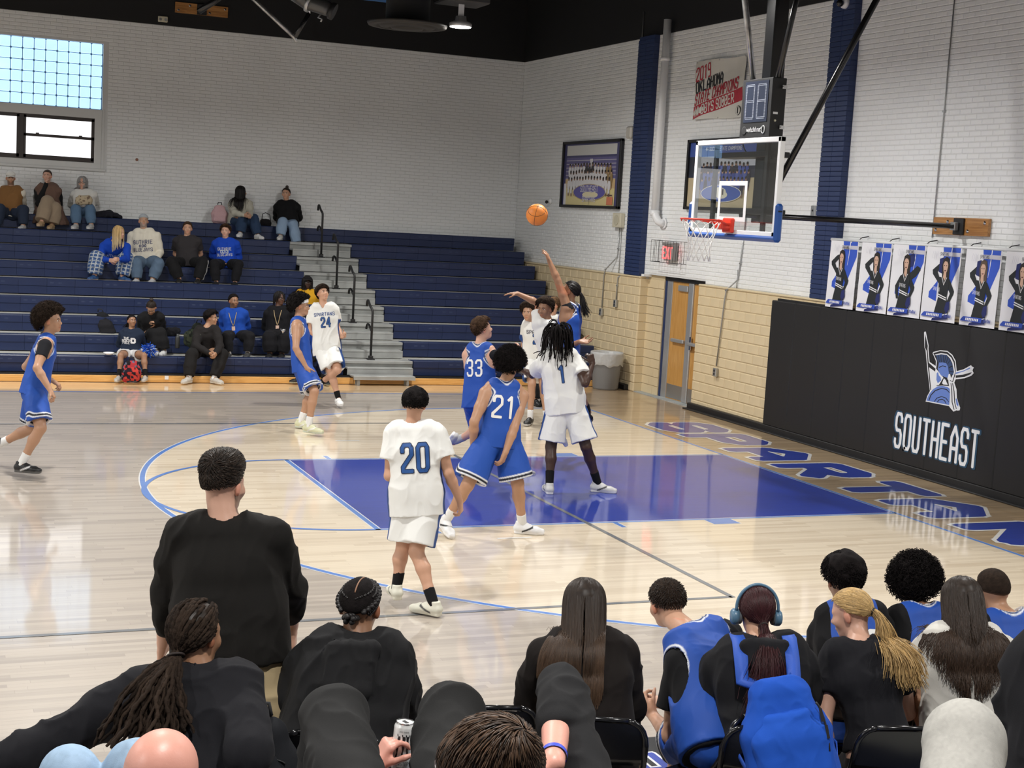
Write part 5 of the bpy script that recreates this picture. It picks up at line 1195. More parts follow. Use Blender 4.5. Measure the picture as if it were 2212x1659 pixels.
def skull(D): return 1/np.sqrt(((D/SK)**2).sum(1))
def hworld(p, L): return p.J['hd'] + (L*p.s*p.__dict__.get('hs', 1.0))@np.array([p.S, p.F, p.U])
def hcol(base, n, var=.35): return np.clip(np.array(base)[None]*(1+var*(rng.random((n, 1))*2-1)), 0, 1)
def hull(p, root, thick, noise_amp=.004, nf=60, name='hair', big=True, material=None, **hl):
    D, Q = (HD, HQ) if big else (HDs, HQs); m = hairline(D, **hl); r = skull(D)
    tk = thick(D) if callable(thick) else thick
    nz = vnoise(D*skull(D)[:, None]+9, nf, 2)*.6+vnoise(D*.1, nf*2.3, 4)*.4
    R_ = r + (tk+noise_amp*nz)*m**1.6 - .012*(1-m); L = SC+D*R_[:, None]
    col = np.array(HAIRC[p.hairc])[None]*(1+.5*vnoise(D*.1, 90, 7)[:, None]*np.array([1,1,1]))
    if p.__dict__.get('fade'): k_ = np.clip((m-.62)/.38, 0, 1)[:, None]**1.2; col = col*k_+np.array(SKIN[p.skin])*.55*(1-k_)
    o = mk(name, hworld(p, L), Q, material or M_curl, root, np.clip(col, 0, 1)); return o
def tubes(paths, rad, cols, name, m, root, sides=3):
    """paths N x K x 3; rad K or N x K"""
    N_, K = paths.shape[:2]; T = np.gradient(paths, axis=1); T /= np.linalg.norm(T, axis=2)[..., None]+1e-9
    ref = np.tile(rng.normal(size=(N_, 1, 3)), (1, K, 1)); A = np.cross(T, ref); A /= np.linalg.norm(A, axis=2)[..., None]+1e-9; B_ = np.cross(T, A)
    rad = np.broadcast_to(rad, (N_, K))[..., None]
    ring = [paths + rad*(A*math.cos(2*PI*j/sides)+B_*math.sin(2*PI*j/sides)) for j in range(sides)]
    Vt = np.stack(ring, 2).reshape(-1, 3); b = (np.arange(N_)[:, None]*K+np.arange(K-1)[None]).reshape(-1)*sides
    Q = np.vstack([np.stack([b+j, b+(j+1)%sides, b+sides+(j+1)%sides, b+sides+j], 1) for j in range(sides)])
    C_ = np.repeat(cols, K*sides, 0) if cols.shape[0] == N_ else cols
    return mk(name, Vt, Q, m, root, C_)
def coils(p, root, thick, n=500, r=(.004,.010), L=.022, name='curls', radius=.0016, **hl):
    D = rng.normal(size=(n*3, 3)); D /= np.linalg.norm(D, axis=1)[:, None]; D = D[hairline(D, **hl) > .5][:n]; n = len(D)
    tk = thick(D) if callable(thick) else np.full(n, thick); K = 9; t = np.linspace(0, 1, K)
    A = np.cross(D, rng.normal(size=(n, 3))); A /= np.linalg.norm(A, axis=1)[:, None]; B_ = np.cross(D, A)
    rr = rng.uniform(*r, n)[:, None, None]; turns = rng.uniform(1.0, 2.2, n)[:, None]; ph = rng.random(n)[:, None]*6.28
    base = SC + D*(skull(D)+tk*.85)[:, None]
    an = ph+turns*2*PI*t[None]
    P = base[:, None]+D[:, None]*(t[None, :, None]*L*rng.uniform(.5,1.3,(n,1,1)))+rr*(A[:, None]*np.cos(an)[..., None]+B_[:, None]*np.sin(an)[..., None])
    P = hworld(p, P.reshape(-1, 3)).reshape(P.shape)
    return tubes(P, radius, hcol(HAIRC[p.hairc], n, .6), name, M_curl, root)
def collide(P, cols):
    for kind, a, b, r in cols:
        if kind == 's':
            d = (P-a)/r; l = np.linalg.norm(d, axis=1)[:, None]; P = np.where(l < 1, a+d/np.maximum(l, 1e-6)*r, P)
        else:
            ab = b-a; t = np.clip(((P-a)@ab)/(ab@ab), 0, 1)[:, None]; q = a+t*ab; d = P-q; l = np.linalg.norm(d, axis=1)[:, None]; P = np.where(l < r, q+d/np.maximum(l, 1e-6)*r, P)
    return P
def colliders(p, e=0.0):
    te = (getattr(p, 'top2', None) or getattr(p, 'top', {})).get('e', .016); e = e+te+.006; J = p.J
    s = p.s*p.__dict__.get('hs', 1.0); c = p.J['hd']; J = p.J
    L = [('s', hworld(p, SC[None])[0], None, .090*s+e-te-.006)]
    L.append(('c', J['Ls'], J['Rs'], .085*p.s+e))
    for t in (.35, .6, .82): q = p.spine(t); L.append(('c', q-p.Xs*.085*p.s, q+p.Xs*.085*p.s, (.118 if t > .5 else .108)*p.s*(.5+.5*p.fat)+e))
    [L.append(('c', J[q+'s'], J[q+'e'], .062*p.s+e)) for q in 'LR' if not p.__dict__.get('noarm')]
    return L
def fall(p, roots, d0, length, K=16, grav=.25, e=.004, wav=0.0, wf=30):
    bl = p.fwd*-p.__dict__.get('blow', 0.0)
    """strand simulation in world space: start along d0, bend down, slide over head and body"""
    n = len(roots); ds = np.broadcast_to(length, (n,))/(K-1); P = roots.copy(); d = d0.copy(); out_ = [P.copy()]; cl = colliders(p, e); ph = rng.random(n)*6.28
    side = np.cross(d0, V(0,0,1)); side /= np.linalg.norm(side, axis=1)[:, None]+1e-6
    for i in range(K-1):
        d = d*(1-grav)+V(0,0,-1)*grav + bl*(i < K*.5); d /= np.linalg.norm(d, axis=1)[:, None]
        Q_ = P+d*ds[:, None]; Q_ = collide(Q_, cl); Q_ = collide(Q_, cl[:1])
        v = Q_-P; l = np.linalg.norm(v, axis=1)[:, None]; d = .5*d+.5*v/np.maximum(l, 1e-6); P = P+v/np.maximum(l, 1e-6)*ds[:, None]; out_.append(P.copy())
    out_ = np.stack(out_, 1)
    if wav:
        t = np.arange(K)[None]*ds[:, None]; out_ = out_ + side[:, None]*(wav*np.sin(t*wf*2*PI/1.0+ph[:, None])*np.linspace(0,1,K)[None]**.7)[..., None]
    return out_
def do_hair(p, root):
    st = p.hair; big = p.__dict__.get('detail', 0) > 0; hc = np.array(HAIRC[p.hairc]); s = p.s
    if st == 'bald': return
    if st == 'short':
        tk = p.__dict__.get('hlen', .012); hull(p, root, lambda D: tk*(.55+.8*np.clip(D[:,2]+.1, 0, 1)), .005 if tk > .01 else .0015, 120, big=big, **p.__dict__.get('hl', {}))
        if tk > .008:
            n = 1800 if big else 260; D = rng.normal(size=(n*3, 3)); D /= np.linalg.norm(D, axis=1)[:, None]; D = D[hairline(D, **p.__dict__.get('hl', {})) > .6][:n]
            base = SC+D*(skull(D)+tk*.8)[:, None]; comb = np.array(p.__dict__.get('comb', (0,.5,-.6))); dr = D*.35+comb[None]-D*(D@comb)[:, None]+rng.normal(size=D.shape)*.22; dr /= np.linalg.norm(dr, axis=1)[:, None]
            t = np.linspace(0, 1, 5)[None, :, None]; ln = rng.uniform(.5,1.2,(len(D),1,1))*max(tk*1.5,.02)
            P = base[:, None]+dr[:, None]*t*ln - D[:, None]*t*t*.35*ln; P = hworld(p, P.reshape(-1, 3)).reshape(P.shape)
            tubes(P, np.array([.0022,.0022,.0018,.0012,.0004])[None]*(1 if big else 2), hcol(hc, len(D), .5), 'hair_locks', M_hair if big else M_curl, root)
    elif st == 'quiff':
        qh = p.__dict__.get('qh', 1); th = lambda D: .004+.026*qh*np.clip((D[:,2]-.35)/.5, 0, 1)**1.0+.020*qh*np.clip(D[:,1], 0, 1)*np.clip(D[:,2]-.2, 0, 1)+.004*np.clip(D[:,2]+.3,0,1)
        hull(p, root, th, .0015, 120, big=True, back=-.42, side=.04, material=M_hair)
        n = 3400; D = rng.normal(size=(n*3, 3)); D /= np.linalg.norm(D, axis=1)[:, None]; D = D[(hairline(D, back=-.42) > .8)][:n]
        base = SC+D*(skull(D)+th(D)*.98+.0035)[:, None]; w = np.array([0,-.35,.94]); w /= np.linalg.norm(w); crown = np.array([.012,-.075,.085])
        v = base-crown; v[:, 0] += .3*v[:, 1]*0; rad = v-D*(v*D).sum(1)[:, None]; sw = np.cross(D, rad); dr = rad/np.linalg.norm(rad, axis=1)[:, None]*.8+.45*sw/np.maximum(np.linalg.norm(sw, axis=1)[:, None], 1e-6)+rng.normal(size=D.shape)*.06
        t = np.linspace(0, 1, 6)[None, :, None]; ln = (.012+.028*np.clip(D[:,2], 0, 1))[:, None, None]
        P = base[:, None]+dr[:, None]*t*ln+D[:, None]*(.10*t-.14*t*t)*ln; P = hworld(p, P.reshape(-1, 3)).reshape(P.shape)
        tubes(P, np.array([.0016,.0020,.0020,.0017,.0013,.0005])[None], hcol(hc, len(D), .85), 'hair_locks', M_hair, root)
    elif st == 'afro':
        h_ = p.hlen; sk = p.__dict__.get('askew', (0, -.25, .3)); th = lambda D: h_*(1+.5*(D@np.array(sk)))
        hull(p, root, th, .012, 42, big=True, fade=.2, **p.__dict__.get('hl', {})); coils(p, root, th, (2600 if big else 900), (.004,.010) if big else (.005,.011), .028 if big else .024, radius=.0015 if big else .0024, **p.__dict__.get('hl', {}))
    elif st == 'mop':
        h_ = p.hlen; th = lambda D: h_*(.30+.85*np.clip(D[:,2]+.35,0,1)+.3*np.clip(D[:,1],0,1)); hull(p, root, th, .020, 16, big=True, **p.__dict__.get('hl', {})); 
        n = 2200 if big else 600; D = rng.normal(size=(n*3, 3)); D /= np.linalg.norm(D, axis=1)[:, None]; D = D[hairline(D, **p.__dict__.get('hl', {})) > .5][:n]; n = len(D)
        base = SC+D*(skull(D)+th(D)*.8)[:, None]; A = np.cross(D, rng.normal(size=(n, 3))); A /= np.linalg.norm(A, axis=1)[:, None]; B_ = np.cross(D, A); t = np.linspace(0, 1, 8)[None, :, None]
        an = (t*rng.uniform(2, 5, (n,1,1))+rng.random((n,1,1))*6.28); rr = rng.uniform(.006,.015,(n,1,1))
        P = base[:, None]+D[:, None]*t*.016+A[:, None]*np.cos(an)*rr+B_[:, None]*np.sin(an)*rr+np.array([0,.01,-.012])*t
        P = hworld(p, P.reshape(-1, 3)).reshape(P.shape); tubes(P, .0017 if big else .003, hcol(hc, n, .6), 'hair_locks', M_curl, root)
    elif st in ('long', 'wavy'):
        hull(p, root, .010, .001, 60, big=big, name='hair', material=M_hair, front=.52, fade=.10, **{k: v for k, v in p.__dict__.get('hl', {}).items()})
        n = (2600 if big else 420); L = p.hlen; D = rng.normal(size=(n*6, 3)); D /= np.linalg.norm(D, axis=1)[:, None]; D = D[(hairline(D, front=.50, side=.1, back=-.3) > .7)][:n]; n = len(D)
        base = SC+D*(skull(D)+.007)[:, None]; part = np.sign(D[:, 0]+rng.normal(size=n)*.02); dl = np.stack([part*.35, np.full(n, -.45), np.full(n, -.6)], 1); dl = dl-D*(dl*D).sum(1)[:, None]; dl /= np.linalg.norm(dl, axis=1)[:, None]
        W0 = hworld(p, base); M_ = np.array([p.S, p.F, p.U]); dw = dl@M_; ln = L*rng.uniform(.75, 1.05, n)*s*(1.0 if big else 1)
        # where it falls relative to the body: push backwards/forwards
        P = fall(p, W0, dw, ln, 24 if big else 14, .55, .008, wav=(.010 if st == 'wavy' else .0025), wf=7 if st == 'wavy' else 5)
        z = np.linspace(0, 1, P.shape[1]); rd = (.0026 if big else .006)*(1-.6*z)
        cols = hcol(hc, n, .45); hl2 = p.__dict__.get('tips')
        C_ = np.repeat(cols, P.shape[1]*3, 0).reshape(n, P.shape[1], 3, 3)
        if hl2: C_ = C_*(1-z[None,:,None,None]**1.5)+np.array(hl2)*(.6+.8*rng.random((n,1,1,1)))*z[None,:,None,None]**1.5
        tubes(P, rd[None], C_.reshape(-1, 3), 'hair_strands', M_hair, root)
    elif st in ('pony', 'bun', 'dreadtail'):
        tie = np.array(p.__dict__.get('tie', (0, -.115, .02))); hull(p, root, .006, .001, 60, big=big, material=M_hair, front=.46, back=-.62)
        n = 1500 if big else 200
        if st == 'dreadtail': n = 120
        D = rng.normal(size=(n*3, 3)); D /= np.linalg.norm(D, axis=1)[:, None]; D = D[hairline(D, front=.46, side=.0, back=-.55) > .5][:n]; n = len(D)
        K1 = 8; t = np.linspace(0, 1, K1)[None, :, None]; A0 = D; tn = nrm(tie-SC); B0 = np.tile(tn, (n, 1)); B0 = B0+rng.normal(size=B0.shape)*.05
        X = A0[:, None]*(1-t)+B0[:, None]*t; X /= np.linalg.norm(X, axis=2)[..., None]; off = .008 if st != 'dreadtail' else .014
        X2 = X.reshape(-1, 3); P1 = (SC+X2*(skull(X2)+off)[:, None]).reshape(n, K1, 3); P1 = P1*(1-t**6)+ (tie+rng.normal(size=(n,1,3))*.006)*t**6
        W1 = hworld(p, P1.reshape(-1, 3)).reshape(P1.shape)
        if st == 'bun':
            tubes(W1, .002 if big else .004, hcol(hc, n, .45), 'hair_strands', M_hair, root)
            g = G().ball(tuple(hworld(p, (tie+tn*.03)[None])[0]), .034*s, 14, 10); o = g.build('hair_bun', mat('bun_%s' % p.hairc, tuple(hc), .5, bump=.8, bscale=60), root); o.matrix_parent_inverse = Matrix.Translation(-root.location)
        else:
            M_ = np.array([p.S, p.F, p.U]); dw = np.tile(np.array(p.__dict__.get('tdir', (0,-1,.1))), (n, 1))+rng.normal(size=(n, 3))*(.10 if st == 'pony' else .3); dw = (dw/np.linalg.norm(dw, axis=1)[:, None])@M_
            L = p.hlen*rng.uniform(.7, 1.05, n)*s; P2 = fall(p, W1[:, -1].copy(), dw, L, 16, .28 if st == 'pony' else .5, .012, wav=.008 if st == 'pony' else .012, wf=4 if st == 'pony' else 9)
            P = np.concatenate([W1, P2[:, 1:]], 1); z = np.linspace(0, 1, P.shape[1])
            spread = rng.normal(size=(n, 1, 3))*np.clip(z-.35, 0, 1)[None, :, None]*(.06 if st == 'pony' else .10)*np.array([1,.6,.2]); 
            spread = spread - p.fwd*np.maximum(spread@p.fwd, 0)[..., None]; P = P+spread
            if st == 'dreadtail':
                rd = .0068*(1+.12*np.sin(np.arange(P.shape[1])*2.3))*(1-.25*z); 
                # subdivide for bumpy locks
                Pf = np.stack([np.interp(np.linspace(0, P.shape[1]-1, 60), np.arange(P.shape[1]), P[i,:,a]) for i in range(n) for a in range(3)]).reshape(n, 3, 60).transpose(0,2,1)
                zz = np.arange(60); wob = np.stack([np.sin(zz*.9+i)*.0035 for i in rng.random(n)*6.28])[..., None]*np.cross(np.gradient(Pf, axis=1), V(.3,.5,.8)); wob /= .01; rad = (.0066+.0016*np.sin(zz*1.9))[None]*rng.uniform(.8,1.25,(n,1))
                Pf = Pf+wob*.35
                tubes(Pf, rad, np.repeat(hcol(hc, n, .5), 1, 0)*(1), 'dreadlocks', M_curl, root, 6)
            else:
                cols = hcol(hc, n, .45); tubes(P, ((.0022 if big else .005)*(1-.5*z))[None], cols, 'hair_strands', M_hair, root)
            g = G(); c0 = hworld(p, tie[None])[0]; axd = nrm(V(*p.__dict__.get('tdir', (0,-1,.1)))@M_)
            a1 = nrm(np.cross(axd, V(.2,.3,.9))); b1 = np.cross(axd, a1); rr = .016 if st == 'pony' else .030
            g.tube([c0+axd*.004+(a1*math.cos(t_)+b1*math.sin(t_))*rr*s for t_ in np.linspace(0, 2*PI, 17)[:-1]], .0055, 8, closed=True); g.build('hair_tie', M_blackm if p.hairc == 'blonde' else mat('dark_tie', (.02,.012,.01), .7), root).matrix_parent_inverse = Matrix.Translation(-root.location)
    elif st == 'dreads':
        hull(p, root, .014, .004, 50, big=True); n = p.__dict__.get('nd', 75)
        D = rng.normal(size=(n*5, 3)); D /= np.linalg.norm(D, axis=1)[:, None]; D = D[(hairline(D, front=.42, side=.0, back=-.45) > .6)][:n]; n = len(D)
        W0 = hworld(p, SC+D*(skull(D)+.010)[:, None]); dl = D+np.array([0,0,-.2]); dl /= np.linalg.norm(dl, axis=1)[:, None]
        P = fall(p, W0, dl@np.array([p.S,p.F,p.U]), p.hlen*rng.uniform(.7,1.1,n)*s, 22, .26, .014, wav=.006, wf=6)
        P = P+ rng.normal(size=(n,1,3))*.02*np.linspace(0,1,22)[None,:,None]
        tubes(P, (.0072*(1+.15*np.sin(np.arange(22)*2.2))*np.linspace(1,.65,22))[None], hcol(hc, n, .5), 'dreadlocks', M_curl, root, 6)
    elif st == 'cornrows':
        hull(p, root, .004, .0015, 200, big=True, front=.44, back=-.45)
        def beadpath(az, z0, z1, n_=26):
            out_ = []
            for i in range(n_):
                f = i/(n_-1); a = math.radians(az[0]+(az[1]-az[0])*f); el = math.radians(z0+(z1-z0)*f); d = np.array([math.sin(a)*math.cos(el)*1.0, math.cos(a)*math.cos(el), math.sin(el)]); out_.append(d)
            return np.array(out_)
        for q in (-1, 1):
            for (a0, a1, e0, e1, r_) in ((q*30, q*150, 50, -18, .0125), (q*18, q*120, 62, 20, .006), (q*60, q*135, 30, -25, .006), (q*75, q*125, 12, -32, .006), (q*12, q*170, 78, 15, .005)):
                D = beadpath((a0, a1), e0, e1, 30 if r_ < .01 else 22); Lp = SC+D*(skull(D)+.004)[:, None]; g = G()
                W0 = hworld(p, Lp)
                for i in range(len(W0)):
                    o_ = p.S*(.0035 if i % 2 else -.0035)*q; g.ball(tuple(W0[i]+o_*(r_/.0125)), (r_*s, r_*s, r_*.85*s), 8, 6)
                g.build('braid', mat('braid_black', tuple(hc), .5, bump=.8, bscale=160), root, kind=None).matrix_parent_inverse = Matrix.Translation(-root.location)
        g = G()
        for i in range(12): 
            a = i*1.3; L_ = SC+np.array([.022*math.cos(a), -.080-.004*i%3, -.055+.012*math.sin(a)]); g.ball(tuple(hworld(p, L_[None])[0]), .013*s, 8, 6)
        g.build('braided_knot', mat('braid_black', tuple(hc), .5), root).matrix_parent_inverse = Matrix.Translation(-root.location)
        dl = beadpath((0, 180), 60, 60, 2); el = np.radians(np.linspace(65, 115+35, 18)); D = np.stack([np.full(18, .10), np.cos(el), np.sin(el)], 1); D /= np.linalg.norm(D, axis=1)[:, None]
        W0 = hworld(p, SC+D*(skull(D)+.0045)[:, None]); G().tube(W0, .0032, 6).build('scalp_parting', mat('scalp', SKIN[p.skin], .5), root).matrix_parent_inverse = Matrix.Translation(-root.location)
# ---------------- clothing
def meas(p, Vt):
    """body coordinates of cloth vertices: lateral, height along the spine 0..1, depth towards the front"""
    c = p.J['pv']; L = np.linalg.norm(p.J['nk']-c); return (Vt-p.J['nk'])@p.Xs, ((Vt-c)@p.up)/L, (Vt-p.spine(.6))@p.fwd
def mixc(col, m, c): m = np.clip(m, 0, 1)[:, None]; return col*(1-m)+np.array(c)*m
def band_(x, a, b, h=.0015): return np.clip((x-a)/h+.5, 0, 1)*np.clip((b-x)/h+.5, 0, 1)
def finish(F, amp, f, seed): 
    Vt, Q = F.mesh(); Vt = relax(Vt, Q, 1, .4); N = vnormals(Vt, Q)
    if amp: Vt = folds(Vt, N, amp, f, seed)
    return Vt, Q
def do_top(p, root, t):
    h = p.__dict__.get('hc', p.h); s = p.s; J = p.J; kind = t['kind']; e = t.get('e', .016); seed = int(abs(J['pv'][0]*97)) % 50; f_ = p.fat
    F = Field(*bounds(p, ['nk','pv','Ls','Rs','Le','Re','Lw','Rw'], .22), h); hem = t.get('hem', -.22)
    jn = t.get('jn', .62) if kind == 'jersey' else 1; torso(F, p, e, hem, top=.95, belly=t.get('belly', 1.0), wk=jn)
    if kind in ('tee', 'jersey', 'long') and t.get('drop', 1): F.stad([p.spine(.62), p.spine(max(hem, -.25)-.02)], [.078*s*jn,.082*s*(.5+.5*f_)], [(.094*s+e)*(.6+.4*f_), (.097*s*(.6+.4*f_)+e+t.get('hemw', .018))], [p.Xs, p.Xh], .04)
    if t.get('flare'): F.stad([p.spine(.25), p.spine(hem)], [.09*s,.105*s], [.115*s+e*.6,.12*s+t['flare']], [p.Xh, p.Xh], .03)
    for q in 'LR': F.cone(p.spine(.88), J[q+'s'], .070*s+e*.6, (.060*s+e*.5) if kind != 'jersey' else .055*s, .03); F.cone(J['nk']+p.up*.005, J[q+'s']+p.up*.010, .040*s+e*.4, .038*s+e*.5, .03)
    sl = {'jersey': 0, 'tee': .62, 'long': 2, 'hoodie': 2, 'jacket': 2, 'vest': 0}[kind]; sl = t.get('sleeve', sl)
    for q in 'LR':
        S0, E, Wp = J[q+'s'], J[q+'e'], J[q+'w']; d = nrm(E-S0)
        if 0 < sl <= 1:
            end = S0+(E-S0)*sl; F2 = Field(F.lo+3*F.h, F.lo+F.h, F.h); F2.lo = F.lo; F2.n = F.n; F2.ax = F.ax; F2.F = np.full(F.F.shape, 1.0, np.float32)
            F2.cone(S0, end+d*.05, .062*s+e*.7, .062*s+e*.9+t.get('loose', .004), .0); F2.cut(end, d, end-.2, end+.2)
            F2.cone(end-d*.05, end+d*.05, .046*s, .050*s+e*.5, 0, 's'); F.put(tuple(slice(0, k_) for k_ in F.F.shape), F2.F, .03)
        elif sl > 1:
            m = (S0+E)/2; F.chain([S0, m, E], [.062*s+e*.7, .056*s+e*.8, .048*s+e*.8], .03)
            fr = t.get('cuff', .96); we = E+(Wp-E)*fr; F.chain([E, E+(Wp-E)*.5, we], [.048*s+e*.8, .044*s+e*.6, .033*s+e*.35], .02)
            if kind == 'hoodie': F.cone(we-nrm(Wp-E)*.03, we, .036*s, .035*s, .004)
    # neck opening
    nkp = J['nk']+p.up*.040*s; ring = .059 if p.fat > 1.1 or kind == 'long' else .063
    if kind in ('tee', 'jersey', 'long', 'vest'):
        F.cone(nkp-p.up*.0+p.fwd*.0, nkp+p.up*.12, ring*s, .075*s, 0, 's')
        if t.get('vneck'): F.cone(nkp-p.up*.08*s+p.fwd*.09*s, nkp+p.fwd*.06*s, .008, .05*s, 0, 's')
    if kind in ('hoodie', 'jacket'):
        F.cone(nkp, nkp+p.up*.12, .060*s, .09*s, 0, 's')
        if kind == 'hoodie' and t.get('hood', 1):
            a = [J['nk']+p.up*.035*s + (p.Xs*math.cos(x)*(.080+e*.5) - p.fwd*math.sin(x)*(.080+e*.6))*s*(1 if math.sin(x) > -.2 else .95) + p.up*(-.02*abs(math.sin(x)))*s + (p.up*-.045*s if math.sin(x) < -.3 else 0) for x in np.linspace(0, 2*PI, 17)]
            for i in range(16): F.cone(a[i], a[i+1], .024*s, .024*s, .012)
            dh = t.get('hood', 1); hb = J['nk']-p.fwd*(.100+e)*s-p.up*.02*s
            F.stad([hb+p.up*.03*s, hb-p.up*.10*s*dh, hb-p.up*.17*s*dh+p.fwd*.025*s], [.085*s,.065*s,.02*s], [.030*s,(.030+.012*dh)*s,.024*s], [p.Xs]*3, .012)
        if kind == 'jacket':
            a = [nkp + (p.Xs*math.cos(x)*.068 - p.fwd*math.sin(x)*.068)*s for x in np.linspace(0, 2*PI, 13)]
            for i in range(12): F.cone(a[i], a[i+1], .017*s, .017*s, .006)
    if kind == 'jersey':
        for q, sg in (('L', -1), ('R', 1)):
            c = J[q+'s']-p.up*.018*s; X = p.Xs*sg
            F.cone(c-X*.048*s, c+X*.25, .076*s, .12*s, 0, 's'); F.cone(c-p.up*.035*s-X*.030, c-p.up*.035*s+X*.25, .072*s, .12*s, 0, 's')
    cutp = p.spine(hem); F.hemcut(cutp, -p.up, None, .30*s, p.Xh, (.20*s*(.5+.5*p.fat)+e+t.get('flare', 0)))
    F.cone(p.spine(hem)-p.up*.02, p.spine(hem)+p.up*.05, .095*s, .085*s, 0, 's') if t.get('hollow') else None
    Vt, Q = finish(F, t.get('fold', .006 if kind == 'jersey' else .010), t.get('ff', 8), seed)
    base = np.array(t['col']); col = np.tile(base, (len(Vt), 1)); lat, hh, dep = meas(p, Vt)
    if t.get('trim'):
        c0 = np.array(t['trim']); c1 = np.array(t.get('trim2', (.01,.012,.03)))
        if kind == 'jersey':
            for q, sg in (('L', -1), ('R', 1)):
                c = J[q+'s']-p.up*.035*s; d = Vt-c; X = p.Xs*sg; lx = d@X; dr = np.linalg.norm(d-np.outer(lx, X)-np.outer(np.clip(d@p.up, 0, .02), p.up), axis=1)
                on = (lx > -.068*s)
                for (a, b, cc) in ((.0, .084, c0), (.086, .092, c1), (.094, .101, c0)): col = mixc(col, on*(band_(dr, a*s, b*s, .003)), cc)
        dn = np.linalg.norm((Vt-nkp)-np.outer((Vt-nkp)@p.up, p.up), axis=1)-.018*np.clip(-(Vt-nkp)@p.up/.03, 0, 1)*0; on = (hh > .86)
        for (a, b, cc) in ((.0, .072, c0), (.074, .079, c1), (.081, .087, c0)): col = mixc(col, on*band_(dn, a*s, b*s, .003), cc)
    if t.get('side'):
        sd = np.abs(lat); m = np.clip((sd-(.118*s))/.006, 0, 1)*(hh < .80)*np.clip((.055-np.abs(dep))/.01, 0, 1); 
        m *= (np.abs((Vt-p.spine(.4))@p.Xs) < .245*s)*(hh < .66); col = mixc(col, m, t['side'])
    if t.get('hemline'): 
        d = (Vt-cutp)@p.up; col = mixc(col, band_(d, 0, .012, .004), t['hemline'])
    if t.get('pattern'): col = t['pattern'](p, Vt, col)
    nm = {'jersey': 'jersey', 'tee': 'tshirt', 'long': 'long_sleeved_shirt', 'hoodie': 'hoodie', 'jacket': 'jacket', 'vest': 'vest'}[kind]; nm = t.get('name', nm)
    o = mk(nm, Vt, Q, M_jersey if kind == 'jersey' or t.get('knit') else M_cloth, root, col); p.topV, p.topQ = Vt, Q
    pr = t.get('prints')
    if pr:
        T = bvh(Vt, Q)
        for (txt, tt, off, hgt, colr, wf, st_, outl, side) in pr:
            n = p.fwd*side; right = nrm(np.cross(p.up, n)); up = p.up; c = p.spine(tt)+right*off; N2 = n
            for (wide, cc, lift, nmn) in (((outl[0], outl[1], .0035, 'print_outline'),) if outl else ())+((0, colr, .005, 'print_lettering'),):
                qs, w_ = text_geo(txt, hgt, wf=wf, st=st_, wide=wide, gap=.34); g = G()
                for i, q in enumerate(qs):
                    # subdivide the long hexagon so it follows the cloth
                    qn = np.array(q); A0, A1 = qn[[0,1,6,7]].mean(0), qn[[2,3,4,5]].mean(0)
                    m_ = max(1, int(np.linalg.norm(A1-A0)/.02)); outs = []
                    lo = [qn[1]+(qn[2]-qn[1])*j/m_ for j in range(m_+1)]; hi = [qn[6]+(qn[5]-qn[6])*j/m_ for j in range(m_+1)]
                    rows = [[qn[0], qn[7]]]+[[a_, b_] for a_, b_ in zip(lo, hi)]+[[qn[3], qn[4]]]
                    pts = []
                    for r_ in rows:
                        for q2 in (r_[0], (r_[0]+r_[1])/2, r_[1]):
                            W0 = c+right*q2[0]+up*q2[1]; hit = T.ray_cast(Vector(W0+N2*.5), Vector(-N2), 1.0)
                            pts.append(np.array(hit[0])+N2*(lift+2e-5*(i % 9)) if hit[0] is not None else W0+N2*.12)
                    g.add(pts, [(3*j+k_, 3*j+k_+3, 3*j+k_+4, 3*j+k_+1) for j in range(len(rows)-1) for k_ in (0, 1)], True)
                g.build(nmn, mat('print_%s' % '_'.join('%02d' % int(x*99) for x in cc), tuple(cc), .55), o)
    return o
